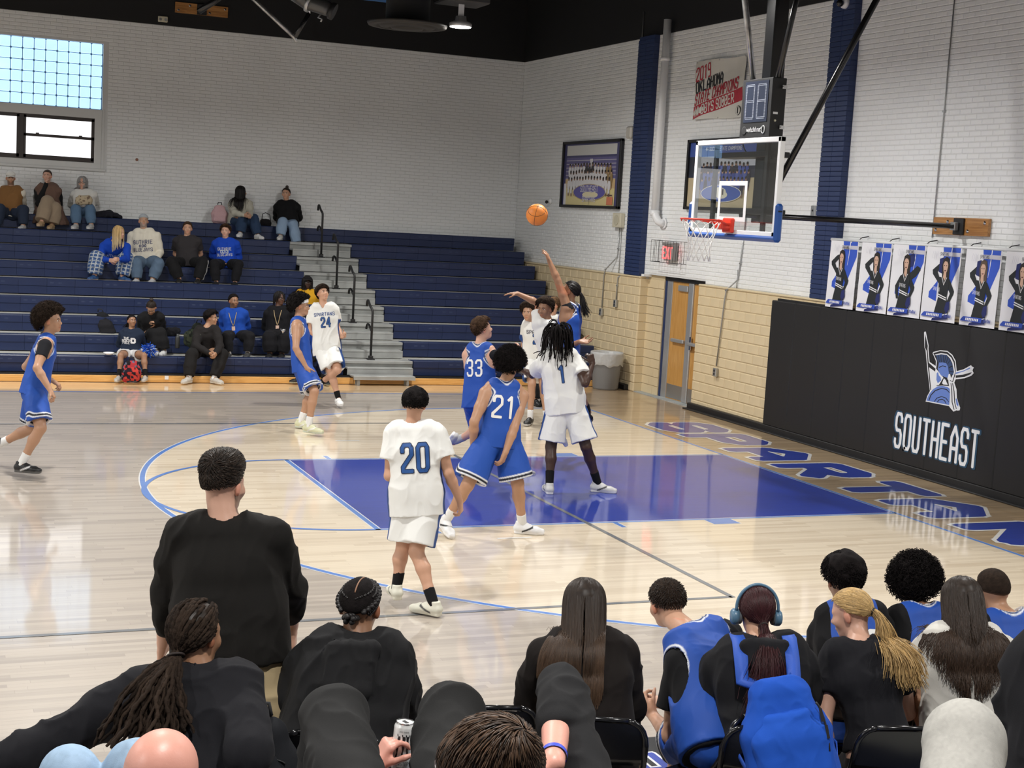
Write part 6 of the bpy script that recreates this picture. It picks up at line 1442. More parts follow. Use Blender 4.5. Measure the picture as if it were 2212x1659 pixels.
def do_bottom(p, root, b):
    h = p.__dict__.get('hc', p.h); s = p.s; J = p.J; f = p.fat; e = b.get('e', .018); kind = b['kind']; seed = int(abs(J['pv'][1]*77)) % 50
    F = Field(*bounds(p, ['pv','Lh','Rh','Lk','Rk','La','Ra'], .22), h)
    F.stad([p.spine(-.10), p.spine(.06), p.spine(.16)], [.074*s,.078*s,.070*s], [.100*s*f+e*.4,.098*s*f+e*.1,.086*s*f], [p.Xh]*3, .03)
    for q in 'LR':
        H, K, A = J[q+'h'], J[q+'k'], J[q+'a']; d = nrm(K-H)
        if kind == 'shorts':
            ln = b.get('len', .86); end = H+(K-H)*ln; fl2 = b.get('flare', .022); F2 = Field(F.lo+3*F.h, F.lo+F.h, F.h); F2.lo = F.lo; F2.n = F.n; F2.ax = F.ax; F2.F = np.full(F.F.shape, 1.0, np.float32)
            F2.chain([H, end+d*.06], [.094*s*f+e*.8, .088*s*f+e+fl2], .0); F2.cut(end, d, end-.25, end+.25)
            F2.cone(end-d*.10, end+d*.05, .062*s*f, .080*s*f+e+fl2-.022, 0, 's'); F.put(tuple(slice(0, k_) for k_ in F.F.shape), F2.F, .035)
        else:
            lo = b.get('loose', .012); F.chain([H, H+(K-H)*.45, K], [.093*s*f+e*.5, .086*s*f+e, .064*s*f+e+lo*.5], .035)
            end = K+(A-K)*b.get('len', .96); F.chain([K, K+(A-K)*.5, end], [.064*s*f+e+lo*.5, .058*s*f+e+lo, .044*s*f+e+lo], .02)
            sd = nrm(A-K); sl_, P = F.win(end-.15, end+.15); dd = (P[0]-end[0])*sd[0]+(P[1]-end[1])*sd[1]+(P[2]-end[2])*sd[2]; A_ = F.F[sl_]
            dist = np.sqrt((P[0]-end[0]-dd*sd[0])**2+(P[1]-end[1]-dd*sd[1])**2+(P[2]-end[2]-dd*sd[2])**2); F.F[sl_] = np.where((dd > -.03) & (dist < .13), np.maximum(A_, dd), A_)
    F.hemcut(p.spine(.15), p.up, None, .30*s, None)
    Vt, Q = finish(F, b.get('fold', .008), b.get('ff', 7), seed); col = np.tile(np.array(b['col']), (len(Vt), 1))
    for q, sg in (('L', -1), ('R', 1)):
        H, K, A = J[q+'h'], J[q+'k'], J[q+'a']; d = nrm(K-H); ln = b.get('len', .86); end = H+(K-H)*ln
        near = np.linalg.norm(Vt-(H+np.clip((Vt-H)@d, 0, 1)[:, None]*d), axis=1) if kind == 'shorts' else None
        X = p.Xh*sg; on = ((Vt-J['pv'])@X > -.01)
        if kind == 'shorts':
            z = (end-Vt)@d; c = Vt-H; outer = c@X; fr = c@p.fwd; latx = outer-np.clip(c@d, 0, 1)*(d@X)
            notch = .05*np.exp(-((fr/.045)**2))*(outer > 0)
            if b.get('trim'):
                for (a, bb_, cc) in ((.0, .014, b['trim']), (.014, .034, (.008,.009,.015)), (.034, .048, b['trim'])): col = mixc(col, on*band_(z-notch*(latx > .07*s), a, bb_, .004)*(dn2 if False else 1)*(z > -.01), cc)
            if b.get('side'): col = mixc(col, on*np.clip((latx-.062*s)/.01, 0, 1)*np.clip((.062-np.abs(fr-np.clip(c@d,0,1)*(d@p.fwd)))/.008, 0, 1), b['side'])
        elif b.get('stripe'):
            c = Vt-H; tt = np.clip(c@d, 0, np.linalg.norm(K-H)); q1 = Vt-(H+tt[:, None]*d); sd = nrm(A-K); t2 = np.clip((Vt-K)@sd, 0, 1); q2 = Vt-(K+t2[:, None]*sd); low = ((Vt-K)@sd > 0)
            v = np.where(low[:, None], q2, q1); u = v@X; r_ = np.linalg.norm(v, axis=1); col = mixc(col, on*(u/np.maximum(r_, .01) > .93), b['stripe'])
    if b.get('pattern'): col = b['pattern'](p, Vt, col)
    o = mk(b.get('name', 'shorts' if kind == 'shorts' else 'trousers'), Vt, Q, M_jersey if kind == 'shorts' else M_cloth, root, col); p.botV, p.botQ = Vt, Q; return o
def do_shoes(p, root):
    J = p.J; s = p.s; sh = p.__dict__.get('shoes', dict(col=(.7,.7,.7), sole=(.8,.8,.8)))
    for q in 'LR':
        A, K, T_ = J[q+'a'], J[q+'k'], J[q+'t']; D0 = nrm(A-K); f = nrm(T_-(A+D0*.075)); fl_ = J.get(q+'_flat')
        D = D0-f*(D0@f); D = nrm(D)
        if p.__dict__.get('flat', {}).get(q, 1): D = V(0,0,-1); f = T_-A; f[2] = 0; f = nrm(f)
        X = np.cross(f, D); Sx = s*1.0
        def L(a, d, x=0): return A+(f*a+D*d+X*x)*Sx
        F = Field(*[fn([L(-.09,.0), L(.25,.0), L(-.09,.12), L(.25,.12), L(0,-.06)], axis=0) + sg*.06 for fn, sg in ((np.min, -1), (np.max, 1))], .0065 if p.h < .008 else .008)
        F.stad([L(-.045,.045), L(.04,.050), L(.13,.060), L(.185,.066)], [.010*Sx,.012*Sx,.022*Sx,.014*Sx], [.034*Sx,.035*Sx,.029*Sx,.022*Sx], [X]*4, .02)
        F.cone(L(-.02,.0), L(-.02,.04), .040*Sx, .040*Sx, .02); F.cone(L(-.01,-.005), L(.07,.040), .028*Sx, .030*Sx, .02)
        F.stad([L(-.05,.083), L(.05,.084), L(.13,.084), L(.185,.080)], [.018*Sx,.016*Sx,.028*Sx,.018*Sx], [.020*Sx,.018*Sx,.018*Sx,.018*Sx], [X]*4, .006)
        F.cut(L(0,.096), D); F.cut(L(0,-.018), -D)
        Vt, Q = F.mesh(); Vt = relax(Vt, Q, 1, .4); d = (Vt-A)@D/Sx; a_ = (Vt-A)@f/Sx
        col = np.tile(np.array(sh['col']), (len(Vt), 1)); col = mixc(col, np.clip((d-.070)/.003, 0, 1), sh['sole'])
        if sh.get('acc'): 
            x_ = a_*.5+d; m = band_(a_-.0, .0, .10, .006)*band_(d+a_*.45, .062, .080, .004); col = mixc(col, m, sh['acc'])
        o = mk('shoe', Vt, Q, M_shoe, root, col)
        if p.h < .009:
            g = G()
            for i in range(4):
                a = .045+.022*i; dd = .018+.0085*i*1.1; g.tube([L(a,dd+.012,-.022), L(a,dd-.006,0), L(a+.008,dd+.012,.022)], .0028, 5)
            g.build('laces', mat('laces', tuple(sh.get('lace', sh['sole'])), .8), o)
        so = p.__dict__.get('socks')
        if so:
            F = Field(np.minimum(A, K)-.08, np.maximum(A, K)+.08, .008); L0 = np.linalg.norm(A-K); top_ = A+(K-A)*min(.9, so['len']/L0); F.chain([A+D0*.02, top_], [.040*s, (.043+.02*so['len'])*s], 0)
            sd = nrm(K-A); F.cut(top_, sd); Vt, Q = F.mesh(); Vt = relax(Vt, Q, 1, .4); mk('sock', Vt, Q, M_cloth, root, np.tile(np.array(so['col']), (len(Vt), 1)))
def part_mesh(p, root, name, g, m):
    o = g.build(name, m, root); o.matrix_parent_inverse = Matrix.Translation(-root.location); return o
def extras(p, root):
    s = p.s; c = p.J['hd']; M_ = np.array([p.S, p.F, p.U])
    for ex_ in p.__dict__.get('extra', ()):
        k = ex_[0]
        if k == 'glasses':
            g = G(); R_ = []
            for q in (-1, 1):
                ce_ = c+(p.S*q*.031+p.F*.098-p.U*.002)*s; g.tube([ce_+(p.S*math.cos(t)*.024+p.U*math.sin(t)*.017)*s for t in np.linspace(0, 2*PI, 15)[:-1]], .0022, 5, closed=True)
                g.tube([ce_+p.S*q*.024*s, c+(p.S*q*.074+p.F*.06+p.U*.004)*s, c+(p.S*q*.080-p.F*.01-p.U*.0)*s], .002, 5)
            g.tube([c+(p.S*-.008+p.F*.10)*s, c+(p.S*.008+p.F*.10)*s], .002, 5); part_mesh(p, root, 'glasses', g, mat('glasses_frame', (.03,.02,.02), .3))
        elif k == 'headband':
            n = 40; L_ = [SC+np.array([.085*math.cos(t), .104*math.sin(t), .022+.018*math.sin(t)]) for t in np.linspace(0, 2*PI, n+1)[:-1]]
            vs = [hworld(p, (l+np.array([0,0,dz])*1)[None])[0] for dz in (-.022, 0, .022) for l in L_]; fs = [(r*n+j, r*n+(j+1)%n, (r+1)*n+(j+1)%n, (r+1)*n+j) for r in (0,1) for j in range(n)]
            g = G(); g.add(vs, fs, True); part_mesh(p, root, 'headband', g, mat('headband_white', ex_[1], .8))
        elif k == 'cap':
            D = HDs; m = np.clip((D[:,2]-.16+.15)/.3, 0, 1); r = skull(D)+.014*m-.03*(1-m); r = np.where(D[:,2] > .1, r+.006*np.clip(D[:,2],0,1), r); o = mk('cap', hworld(p, SC+D*r[:, None]), HQs, M_cloth, root, np.tile(np.array(ex_[1]), (len(D), 1)))
            n = 14; dy = ex_[2] if len(ex_) > 2 else 1; vs = []
            for j in range(5):
                for i in range(n): t = PI*(i/(n-1)); f = j/4; vs.append(SC+np.array([.078*math.cos(t)*(1-.06*f), dy*(.070+.03*math.sin(t)+.065*f*math.sin(t)), .030-.012*f-.014*math.cos(t)**2*0-.018*abs(math.cos(t))]))
            vs = [hworld(p, v[None])[0] for v in vs]; fs = [(j*n+i, j*n+i+1, (j+1)*n+i+1, (j+1)*n+i) for j in range(4) for i in range(n-1)]; b = len(vs); vs += [v-p.U*.006 for v in vs]; fs += [tuple(q+b for q in f_[::-1]) for f_ in fs]; fs += [(i, b+i, b+i+1, i+1) for i in range(4*n, 5*n-1)]
            g = G(); g.add(vs, fs, True); part_mesh(p, root, 'cap_brim', g, mat('cap_%02d%02d%02d' % tuple(int(x*99) for x in ex_[1]), tuple(ex_[1]), .8))
        elif k == 'headphones':
            g = G(); L_ = [SC+np.array([.098*math.cos(t), -.012, .112*math.sin(t)-.01]) for t in np.linspace(-.12, PI+.12, 25)]; W0 = np.array([hworld(p, l[None])[0] for l in L_])
            mb_ = mat('slate_blue_plastic', (.10,.20,.30), .35); g.tube(W0, .0075*s, 10); part_mesh(p, root, 'headband_arc', g, mb_)
            for q in (-1, 1):
                ce_ = hworld(p, np.array([[q*.098, -.008, -.022]]))[0]; g = G().lathe([(.0,-.014),(.036,-.014),(.038,0),(.036,.012),(.028,.020),(0,.022)], ce_, 20, p.S*q); part_mesh(p, root, 'ear_cup', g, mb_)
                g = G().lathe([(.030,-.028),(.034,-.022),(.034,-.012),(0,-.012)], ce_, 20, p.S*q); part_mesh(p, root, 'ear_cushion', g, mat('cushion_grey', (.10,.11,.12), .7))
        elif k == 'neck':   # collar band of an undershirt at the neck
            nkp = p.J['nk']+p.up*.035*s; g = G(); g.tube([nkp+(p.Xs*math.cos(t)*.062+p.fwd*math.sin(t)*.066)*s for t in np.linspace(0, 2*PI, 21)[:-1]], .012*s, 8, closed=True); part_mesh(p, root, 'undershirt_collar', g, mat('collar_%02d%02d%02d' % tuple(int(x*99) for x in ex_[1]), tuple(ex_[1]), .8))
        elif k == 'sleeve':  # undershirt sleeve on one or both arms
            for q in ex_[1]:
                S0, E = p.J[q+'s'], p.J[q+'e']; F = Field(np.minimum(S0, E)-.12, np.maximum(S0, E)+.12, p.h); end = S0+(E-S0)*ex_[3]; F.cone(S0-p.Xs*(.02 if q == 'R' else -.02), S0, .062*s, .066*s, .01); F.cone(S0, end, .066*s, .060*s, .01); F.cone(p.spine(.88), S0, .060*s, .060*s, .01)
                F.cut(end, nrm(E-S0)); Vt, Q = F.mesh(); Vt = relax(Vt, Q, 1, .4); mk('undershirt_sleeve', Vt, Q, M_cloth, root, np.tile(np.array(ex_[2]), (len(Vt), 1)))
        elif k == 'lanyard':
            T = bvh(p.topV, p.topQ); right = nrm(np.cross(p.up, p.fwd)); 
            for q in (-1, 1):
                pts = []
                for f_ in np.linspace(0, 1, 9):
                    W0 = p.spine(.95-.6*f_)+right*q*.065*(1-f_)**.8; hit = T.ray_cast(Vector(W0+p.fwd*.4), Vector(-p.fwd), .8); pts.append((np.array(hit[0])+p.fwd*.006) if hit[0] is not None else W0+p.fwd*.13)
                part_mesh(p, root, 'lanyard', G().tube(pts, .0065, 4), mat('lanyard_gold', (.45,.33,.18), .6))
            e_ = pts[-1]; part_mesh(p, root, 'badge', G().obox(e_-p.up*.04, right*.027, p.up*.035, p.fwd*.003), mat('badge_print', (.65,.45,.35), .4))
        elif k == 'wristband':
            q = ex_[1]; Wp, E = p.J[q+'w'], p.J[q+'e']; d = nrm(Wp-E); a1 = nrm(np.cross(d, V(.1,.2,1))); b1 = np.cross(d, a1); ce_ = Wp-d*.03; g = G(); n = 24; rr = .031*s
            vs = [ce_+d*z+(a1*math.cos(t)+b1*math.sin(t))*rr for z in (-.007, .007) for t in np.linspace(0, 2*PI, n+1)[:-1]]; g.add(vs, [(j, (j+1)%n, n+(j+1)%n, n+j) for j in range(n)], True); part_mesh(p, root, 'wristband', g, mat('wristband_%02d%02d%02d' % tuple(int(x*99) for x in ex_[2]), tuple(ex_[2]), .5))
def make_person(d):
    p = prep(d); base = p.J['pv'].copy(); base[2] = max(0, min(p.J['La'][2], p.J['Ra'][2])-.1)
    root = empty('person', tuple(base), p.label, 'person', d.get('group'))
    do_body(p, root); face_parts(p, root)
    if d.get('top'): do_top(p, root, p.top)
    if d.get('top2'): do_top(p, root, p.top2)
    if d.get('bottom'): do_bottom(p, root, p.bottom)
    if d.get('shoes') is not None: do_shoes(p, root)
    do_hair(p, root); extras(p, root); p.root = root
    return p
# ================================================================== WHO IS IN THE HALL
def plaid(p, Vt, col):
    a = (Vt@p.Xh)*1.0; z = Vt[:,2]; y = Vt@p.fwd; u = (a*14) % 1; v = ((z-y*.5)*12) % 1
    col = mixc(col, (u < .32)*1.0*.75, (.55,.58,.58)); col = mixc(col, (v < .32)*1.0*.75, (.55,.58,.58)); return mixc(col, ((u < .05)|(v < .05))*1., (.02,.04,.10))
def heather(p, Vt, col): return col*(1+.12*vnoise(Vt, 160, 3)[:, None])
def denim(p, Vt, col): return col*(1+.16*vnoise(Vt*np.array([1,1,.3]), 120, 3)[:, None]+.12*vnoise(Vt, 12, 5)[:, None])
PPL=[
{'label':'person with big dark afro in blue jersey jogging rightwards at left photo edge','back':True,'h':.008,'skin':'tan','hair':'afro','hairc':'dark','face':(.868,-.482,.119),'hands':{'L':{'d':(.8,-.33,-.49),'pn':(0,-0,-1),'th':(.64,-.26,.73),'curl':.8},'R':{'d':(.5,-.21,-.84),'pn':(-.81,.09,-.58),'th':(.89,-.36,.29),'curl':.9}},'J':[(-8.556,1.245,.895),(-8.444,1.262,1.401),(-8.403,1.267,1.576),(-8.45,1.432,1.347),(-8.48,1.085,1.344),(-8.638,1.414,1.085),(-8.376,1.45,.938),(-8.565,.906,1.132),(-8.445,.803,.926),(-8.538,1.331,.867),(-8.582,1.158,.884),(-8.563,1.424,.438),(-8.869,1.636,.243),(-8.944,1.757,.089),(-8.518,.924,.517),(-8.692,.951,.158),(-8.515,.858,.088)],'s':1,'hlen':.072,'askew':(0,-.55,.25),'detail':1,'top':{'kind':'jersey','col':(.012,.07,.37),'e':.016,'trim':(.7,.72,.75),'hem':-.16,'prints':[('1',.6,-.06,.19,(.78,.78,.76),.34,.34,None,-1)]},'bottom':{'kind':'shorts','col':(.012,.07,.37),'trim':(.7,.72,.75),'e':.02,'flare':.03,'len':.84},'shoes':{'col':(.012,.012,.013),'sole':(.1,.1,.1),'acc':(.6,.6,.6)},'socks':{'col':(.75,.75,.74),'len':.11},'extra':(('sleeve','LR',(.012,.012,.015),.55),('neck',(.012,.012,.015))),'flat':{'L':0,'R':1}},
{'label':'person in blue jersey with white headband over curly hair, hands low, walking right','back':True,'h':.009,'skin':'tan','hair':'afro','hairc':'black','face':(.882,-.467,.068),'hands':{'R':{'d':(.38,-.16,-.91),'pn':(.92,.38,-.04),'th':(.8,-.59,.08),'curl':.35}},'J':[(-5.075,3.991,.865),(-5.122,4.081,1.423),(-5.087,4.089,1.603),(-5.049,4.225,1.338),(-5.181,3.91,1.34),(-4.992,4.28,1.053),(-4.914,4.231,.802),(-5.222,3.753,1.092),(-5.094,3.694,.863),(-5.06,4.078,.832),(-5.087,3.898,.858),(-4.913,4.081,.478),(-5.034,4.085,.109),(-4.875,3.957,.027),(-5.003,3.576,.557),(-5.065,3.548,.132),(-4.912,3.413,.06)],'s':1.02,'hlen':.06,'askew':(0,-.6,.2),'hl':{'front':.55},'brow':'black','top':{'kind':'jersey','col':(.012,.07,.37),'e':.016,'trim':(.7,.72,.75),'hem':-.2,'hem2':0},'bottom':{'kind':'shorts','col':(.012,.07,.37),'trim':(.7,.72,.75),'e':.02,'flare':.03,'len':.92},'shoes':{'col':(.6,.6,.4),'sole':(.55,.6,.5),'acc':(.7,.7,.68)},'socks':{'col':(.75,.75,.74),'len':.11},'extra':(('headband',(.8,.8,.8)),('neck',(.012,.012,.015)))},
{'label':'person in white number 24 jersey gazing upwards in front of the bleacher aisle','back':False,'h':.009,'skin':'light','hair':'mop','hairc':'dark','face':(.215,-.866,.452),'hands':{'L':{'d':(.71,-.66,-.25),'pn':(.38,.92,-.12),'th':(0,0,1),'curl':.8},'R':{'d':(.45,-.8,.4),'pn':(-.92,.38,-.06),'th':(0,0,1),'curl':1.1}},'J':[(-4.096,6.416,.845),(-4.146,6.512,1.439),(-4.16,6.541,1.622),(-4.291,6.562,1.356),(-4,6.444,1.387),(-4.318,6.542,1.062),(-4.152,6.381,.944),(-3.913,6.537,1.126),(-3.909,6.304,1.011),(-4.178,6.446,.814),(-4.012,6.38,.837),(-4.078,6.166,.489),(-3.981,6.081,.132),(-3.992,5.881,.062),(-4.021,6.051,.545),(-4.187,6.359,.313),(-4.191,6.547,.219)],'s':1,'hlen':.03,'detail':0,'hl':{'front':.38},'top':{'kind':'tee','name':'white_jersey','knit':1,'col':(.76,.76,.73),'e':.02,'sleeve':.6,'loose':.012,'hem':-.2,'side':(.012,.05,.2),'vneck':1,'prints':[('24',.6,.03,.15,(.012,.075,.27),.31,.36,(.006,(.01,.02,.06)),1),('SPARTANS',.8,.015,.055,(.012,.05,.2),.42,.34,None,1)]},'bottom':{'kind':'shorts','col':(.76,.76,.73),'side':(.012,.06,.24),'e':.02,'flare':.03,'len':.84},'shoes':{'col':(.72,.72,.7),'sole':(.8,.8,.8),'acc':(.5,.5,.5)},'socks':{'col':(.01,.01,.011),'len':.11},'flat':{'R':0,'L':1}},
{'label':'person in white number 20 jersey walking away across the blue arc line','back':True,'h':.007,'skin':'light','hair':'mop','hairc':'black','face':(.514,.851,-.106),'hands':{'R':{'d':(.17,.03,-.98),'pn':(-.82,.57,-.08),'th':(.1,.99,-.13),'curl':.75}},'J':[(-6.265,-4.3,.795),(-6.294,-4.221,1.327),(-6.283,-4.204,1.497),(-6.426,-4.173,1.272),(-6.13,-4.293,1.29),(-6.459,-4.221,.97),(-6.319,-4.018,.958),(-6.054,-4.375,1.014),(-5.942,-4.341,.796),(-6.343,-4.271,.767),(-6.185,-4.334,.784),(-6.344,-4.288,.454),(-6.389,-4.306,.16),(-6.37,-4.117,.088),(-6.284,-4.402,.437),(-6.198,-4.589,.102),(-6.317,-4.441,.035)],'s':.95,'hlen':.02,'detail':1,'hl':{'back':-.42},'top':{'kind':'tee','name':'white_jersey','knit':1,'col':(.76,.76,.73),'e':.02,'sleeve':.6,'loose':.012,'hem':-.2,'side':(.012,.05,.2),'prints':[('20',.6,.012,.215,(.012,.075,.27),.31,.36,(.006,(.01,.02,.06)),-1)]},'bottom':{'kind':'shorts','col':(.76,.76,.73),'side':(.012,.06,.24),'e':.02,'flare':.03,'len':.84},'shoes':{'col':(.66,.65,.55),'sole':(.68,.66,.55),'acc':(.06,.06,.06)},'socks':{'col':(.01,.01,.011),'len':.11}},
{'label':'person in blue number 33 jersey with brown hair and black undershirt, looking up right','back':True,'h':.009,'skin':'pale','hair':'mop','hairc':'brown','face':(.959,-.049,.281),'hands':{},'J':[(-3.909,.564,.88),(-3.913,.639,1.456),(-3.891,.655,1.656),(-4.023,.726,1.351),(-3.805,.497,1.38),(-3.934,.852,1.093),(-3.691,.966,1.054),(-3.571,.615,1.23),(-3.424,.766,1.399),(-3.973,.629,.852),(-3.844,.494,.87),(-3.761,.851,.512),(-3.909,1.211,.315),(-3.953,1.387,.193),(-3.654,.214,.561),(-3.58,.137,.188),(-3.375,.172,.116)],'s':1.04,'hlen':.022,'top':{'kind':'jersey','col':(.012,.07,.37),'e':.016,'trim':(.7,.72,.75),'hem':-.16,'prints':[('33',.6,-.01,.19,(.78,.78,.76),.34,.34,None,-1)]},'bottom':{'kind':'shorts','col':(.012,.07,.37),'trim':(.7,.72,.75),'e':.02,'flare':.03,'len':.84},'shoes':{'col':(.5,.5,.5),'sole':(.8,.8,.8)},'socks':{'col':(.45,.45,.46),'len':.13},'extra':(('sleeve','R',(.012,.012,.015),.95),),'flat':{'L':0,'R':1}},
{'label':'person in blue number 21 jersey with dark afro, striding near the free throw lane edge','back':True,'h':.0075,'skin':'tan','hair':'afro','hairc':'black','face':(.557,.828,-.053),'hands':{'R':{'d':(-.29,.12,-.95),'pn':(-.66,.75,-.1),'th':(.01,.99,-.13),'curl':.5}},'J':[(-4.778,-2.179,.898),(-4.737,-2.135,1.385),(-4.687,-2.134,1.564),(-4.909,-2.128,1.307),(-4.564,-2.165,1.288),(-5.044,-2.226,1.059),(-4.999,-2.12,.817),(-4.685,-2.301,1.015),(-4.776,-2.356,.804),(-4.872,-2.171,.884),(-4.688,-2.191,.871),(-5.078,-2.237,.486),(-5.208,-2.104,.15),(-5.219,-2.279,.023),(-4.605,-2.273,.497),(-4.483,-2.149,.1),(-4.292,-2.227,.028)],'s':1.03,'hlen':.055,'askew':(0,0,.1),'detail':1,'top':{'kind':'jersey','col':(.012,.07,.37),'e':.016,'trim':(.7,.72,.75),'hem':-.16,'prints':[('21',.6,-.015,.21,(.78,.78,.76),.34,.34,None,-1)]},'bottom':{'kind':'shorts','col':(.012,.07,.37),'trim':(.7,.72,.75),'e':.03,'flare':.045,'len':.88},'shoes':{'col':(.72,.72,.72),'sole':(.8,.8,.8),'acc':(.015,.015,.015)},'socks':{'col':(.75,.75,.74),'len':.11},'flat':{'L':0,'R':1}},
{'label':'person in white number 1 jersey with long black dreadlocks, feet wide in the blue key','back':True,'h':.008,'skin':'deep','hair':'dreads','hairc':'black','face':(.472,.877,.09),'hands':{'R':{'d':(-.27,.11,.96),'pn':(-.25,.96,-.13),'th':(-.99,.14,-.03),'curl':1.25}},'J':[(-3.243,-.25,.947),(-3.307,-.157,1.471),(-3.318,-.129,1.657),(-3.472,-.103,1.352),(-3.127,-.24,1.403),(-3.467,.168,1.213),(-3.475,.44,1.226),(-3.127,-.469,1.201),(-2.993,-.34,1.401),(-3.327,-.219,.911),(-3.154,-.287,.943),(-3.381,-.25,.484),(-3.428,-.375,.1),(-3.377,-.171,.027),(-3.054,-.437,.513),(-2.846,-.352,.1),(-2.666,-.459,.027)],'s':1.05,'hlen':.3,'detail':1,'nd':95,'top':{'kind':'tee','name':'white_jersey','knit':1,'col':(.76,.76,.73),'e':.02,'sleeve':.6,'loose':.012,'hem':-.2,'side':None,'prints':[('1',.6,0,.19,(.012,.075,.27),.31,.36,(.006,(.01,.02,.06)),-1)]},'bottom':{'kind':'shorts','col':(.76,.76,.73),'side':(.012,.06,.24),'e':.02,'flare':.04,'len':.86},'shoes':{'col':(.62,.62,.6),'sole':(.75,.75,.75),'acc':(.05,.05,.05)},'socks':{'col':(.01,.01,.011),'len':.15}},
{'label':'person in white jersey leaping with one arm stretched left, facing the camera','back':False,'h':.009,'skin':'brown','hair':'mop','hairc':'dark','face':(-.799,-.6,-.031),'hands':{'L':{'d':(-.96,.28,-.04),'pn':(-.09,.04,-1),'th':(-.37,-.88,.3),'curl':.2,'spread':.15},'R':{'d':(.83,-.55,.03),'pn':(-.21,-.51,.84),'th':(-.18,.07,.98),'curl':.3,'spread':.28}},'J':[(-2.663,1.288,1.217),(-2.77,1.39,1.674),(-2.81,1.428,1.846),(-2.88,1.433,1.656),(-2.625,1.322,1.617),(-2.835,1.575,1.905),(-3.068,1.678,2.006),(-2.628,1.167,1.413),(-2.561,.937,1.514),(-2.74,1.315,1.181),(-2.576,1.251,1.216),(-2.689,1.301,.8),(-2.553,1.415,.419),(-2.443,1.501,.263),(-2.583,1.202,.803),(-2.531,1.326,.405),(-2.422,1.364,.229)],'s':1,'hlen':.035,'top':{'kind':'tee','name':'white_jersey','knit':1,'col':(.76,.76,.73),'e':.02,'sleeve':.6,'loose':.012,'hem':-.2,'side':(.012,.05,.2),'prints':[('2',.6,.06,.16,(.012,.075,.27),.31,.36,(.006,(.01,.02,.06)),1)]},'bottom':{'kind':'shorts','col':(.76,.76,.73),'side':(.012,.06,.24),'e':.02,'flare':.03,'len':.84},'shoes':{'col':(.7,.7,.7),'sole':(.8,.8,.8)},'socks':{'col':(.75,.75,.74),'len':.11},'flat':{'L':0,'R':0}},
{'label':'person in blue jersey with long dark ponytail, arm stretched up towards the basketball','back':True,'h':.009,'skin':'brown','hair':'pony','hairc':'black','face':(-.787,.545,.288),'hands':{'L':{'d':(-.38,.16,.91),'pn':(-.73,.62,-.29),'th':(.38,.92,.08),'curl':.35,'spread':.12}},'J':[(-2.599,1.175,1.396),(-2.566,1.223,1.891),(-2.58,1.252,2.074),(-2.645,1.145,1.878),(-2.451,1.302,1.86),(-2.753,1.23,2.195),(-2.845,1.296,2.415),(-2.41,1.433,1.595),(-2.406,1.665,1.46),(-2.636,1.088,1.387),(-2.565,1.258,1.366),(-2.492,1.029,.959),(-2.258,1.254,.674),(-2.11,1.37,.567),(-2.49,1.224,.911),(-2.258,1.491,.662),(-2.117,1.618,.558)],'s':1.03,'hlen':.26,'tie':(0,-.12,.02),'tdir':(0,-1,-.3),'top':{'kind':'jersey','col':(.012,.07,.37),'e':.016,'trim':(.7,.72,.75),'hem':-.16},'bottom':{'kind':'shorts','col':(.012,.07,.37),'trim':(.7,.72,.75),'e':.02,'flare':.03,'len':.84},'shoes':{'col':(.015,.013,.013),'sole':(.05,.03,.02)},'socks':{'col':(.01,.01,.011),'len':.11},'extra':(('sleeve','L',(.012,.012,.015),.18),),'flat':{'L':0,'R':0}},
{'label':'person in white jersey and black shoes standing behind the leaping players','back':False,'h':.01,'skin':'tan','hair':'mop','hairc':'dark','face':(-.654,-.751,.091),'hands':{},'J':[(-1.513,4.594,.964),(-1.576,4.516,1.434),(-1.72,4.484,1.578),(-1.691,4.569,1.348),(-1.43,4.462,1.364),(-1.66,4.728,1.107),(-1.701,4.582,.896),(-1.325,4.583,1.122),(-1.387,4.46,.901),(-1.593,4.631,.939),(-1.427,4.563,.95),(-1.641,4.387,.576),(-1.661,4.337,.106),(-1.788,4.182,.036),(-1.496,4.327,.585),(-1.449,4.249,.113),(-1.544,4.072,.043)],'s':1,'hlen':.05,'top':{'kind':'tee','name':'white_jersey','knit':1,'col':(.76,.76,.73),'e':.02,'sleeve':.6,'loose':.012,'hem':-.2,'side':(.012,.05,.2),'prints':[('21',.6,.03,.16,(.012,.075,.27),.31,.36,(.006,(.01,.02,.06)),1),('SPARTANS',.8,.015,.055,(.02,.02,.04),.42,.34,None,1)]},'bottom':{'kind':'shorts','col':(.76,.76,.73),'side':(.012,.06,.24),'e':.02,'flare':.03,'len':.84},'shoes':{'col':(.012,.012,.012),'sole':(.6,.6,.6)},'socks':{'col':(.75,.75,.74),'len':.11}},
{'label':'person with light brown hair, pale shirt and black trousers far behind the players','back':False,'h':.011,'skin':'light','hair':'short','hairc':'lbrown','face':(-.95,-.31,.032),'hands':{},'J':[(-.566,6.475,.852),(-.455,6.495,1.373),(-.437,6.511,1.562),(-.603,6.548,1.306),(-.32,6.43,1.309),(-.603,6.548,1.022),(-.603,6.548,.767),(-.32,6.43,1.024),(-.32,6.43,.77),(-.65,6.509,.845),(-.49,6.44,.82),(-.665,6.367,.438),(-.738,6.313,.1),(-.74,6.117,.031),(-.614,6.251,.453),(-.64,6.211,.1),(-.625,6.016,.031)],'s':.98,'hlen':.02,'top':{'kind':'tee','col':(.65,.65,.62)},'bottom':{'kind':'pants','col':(.01,.01,.011)},'shoes':{'col':(.01,.01,.011),'sole':(.01,.01,.011)}},
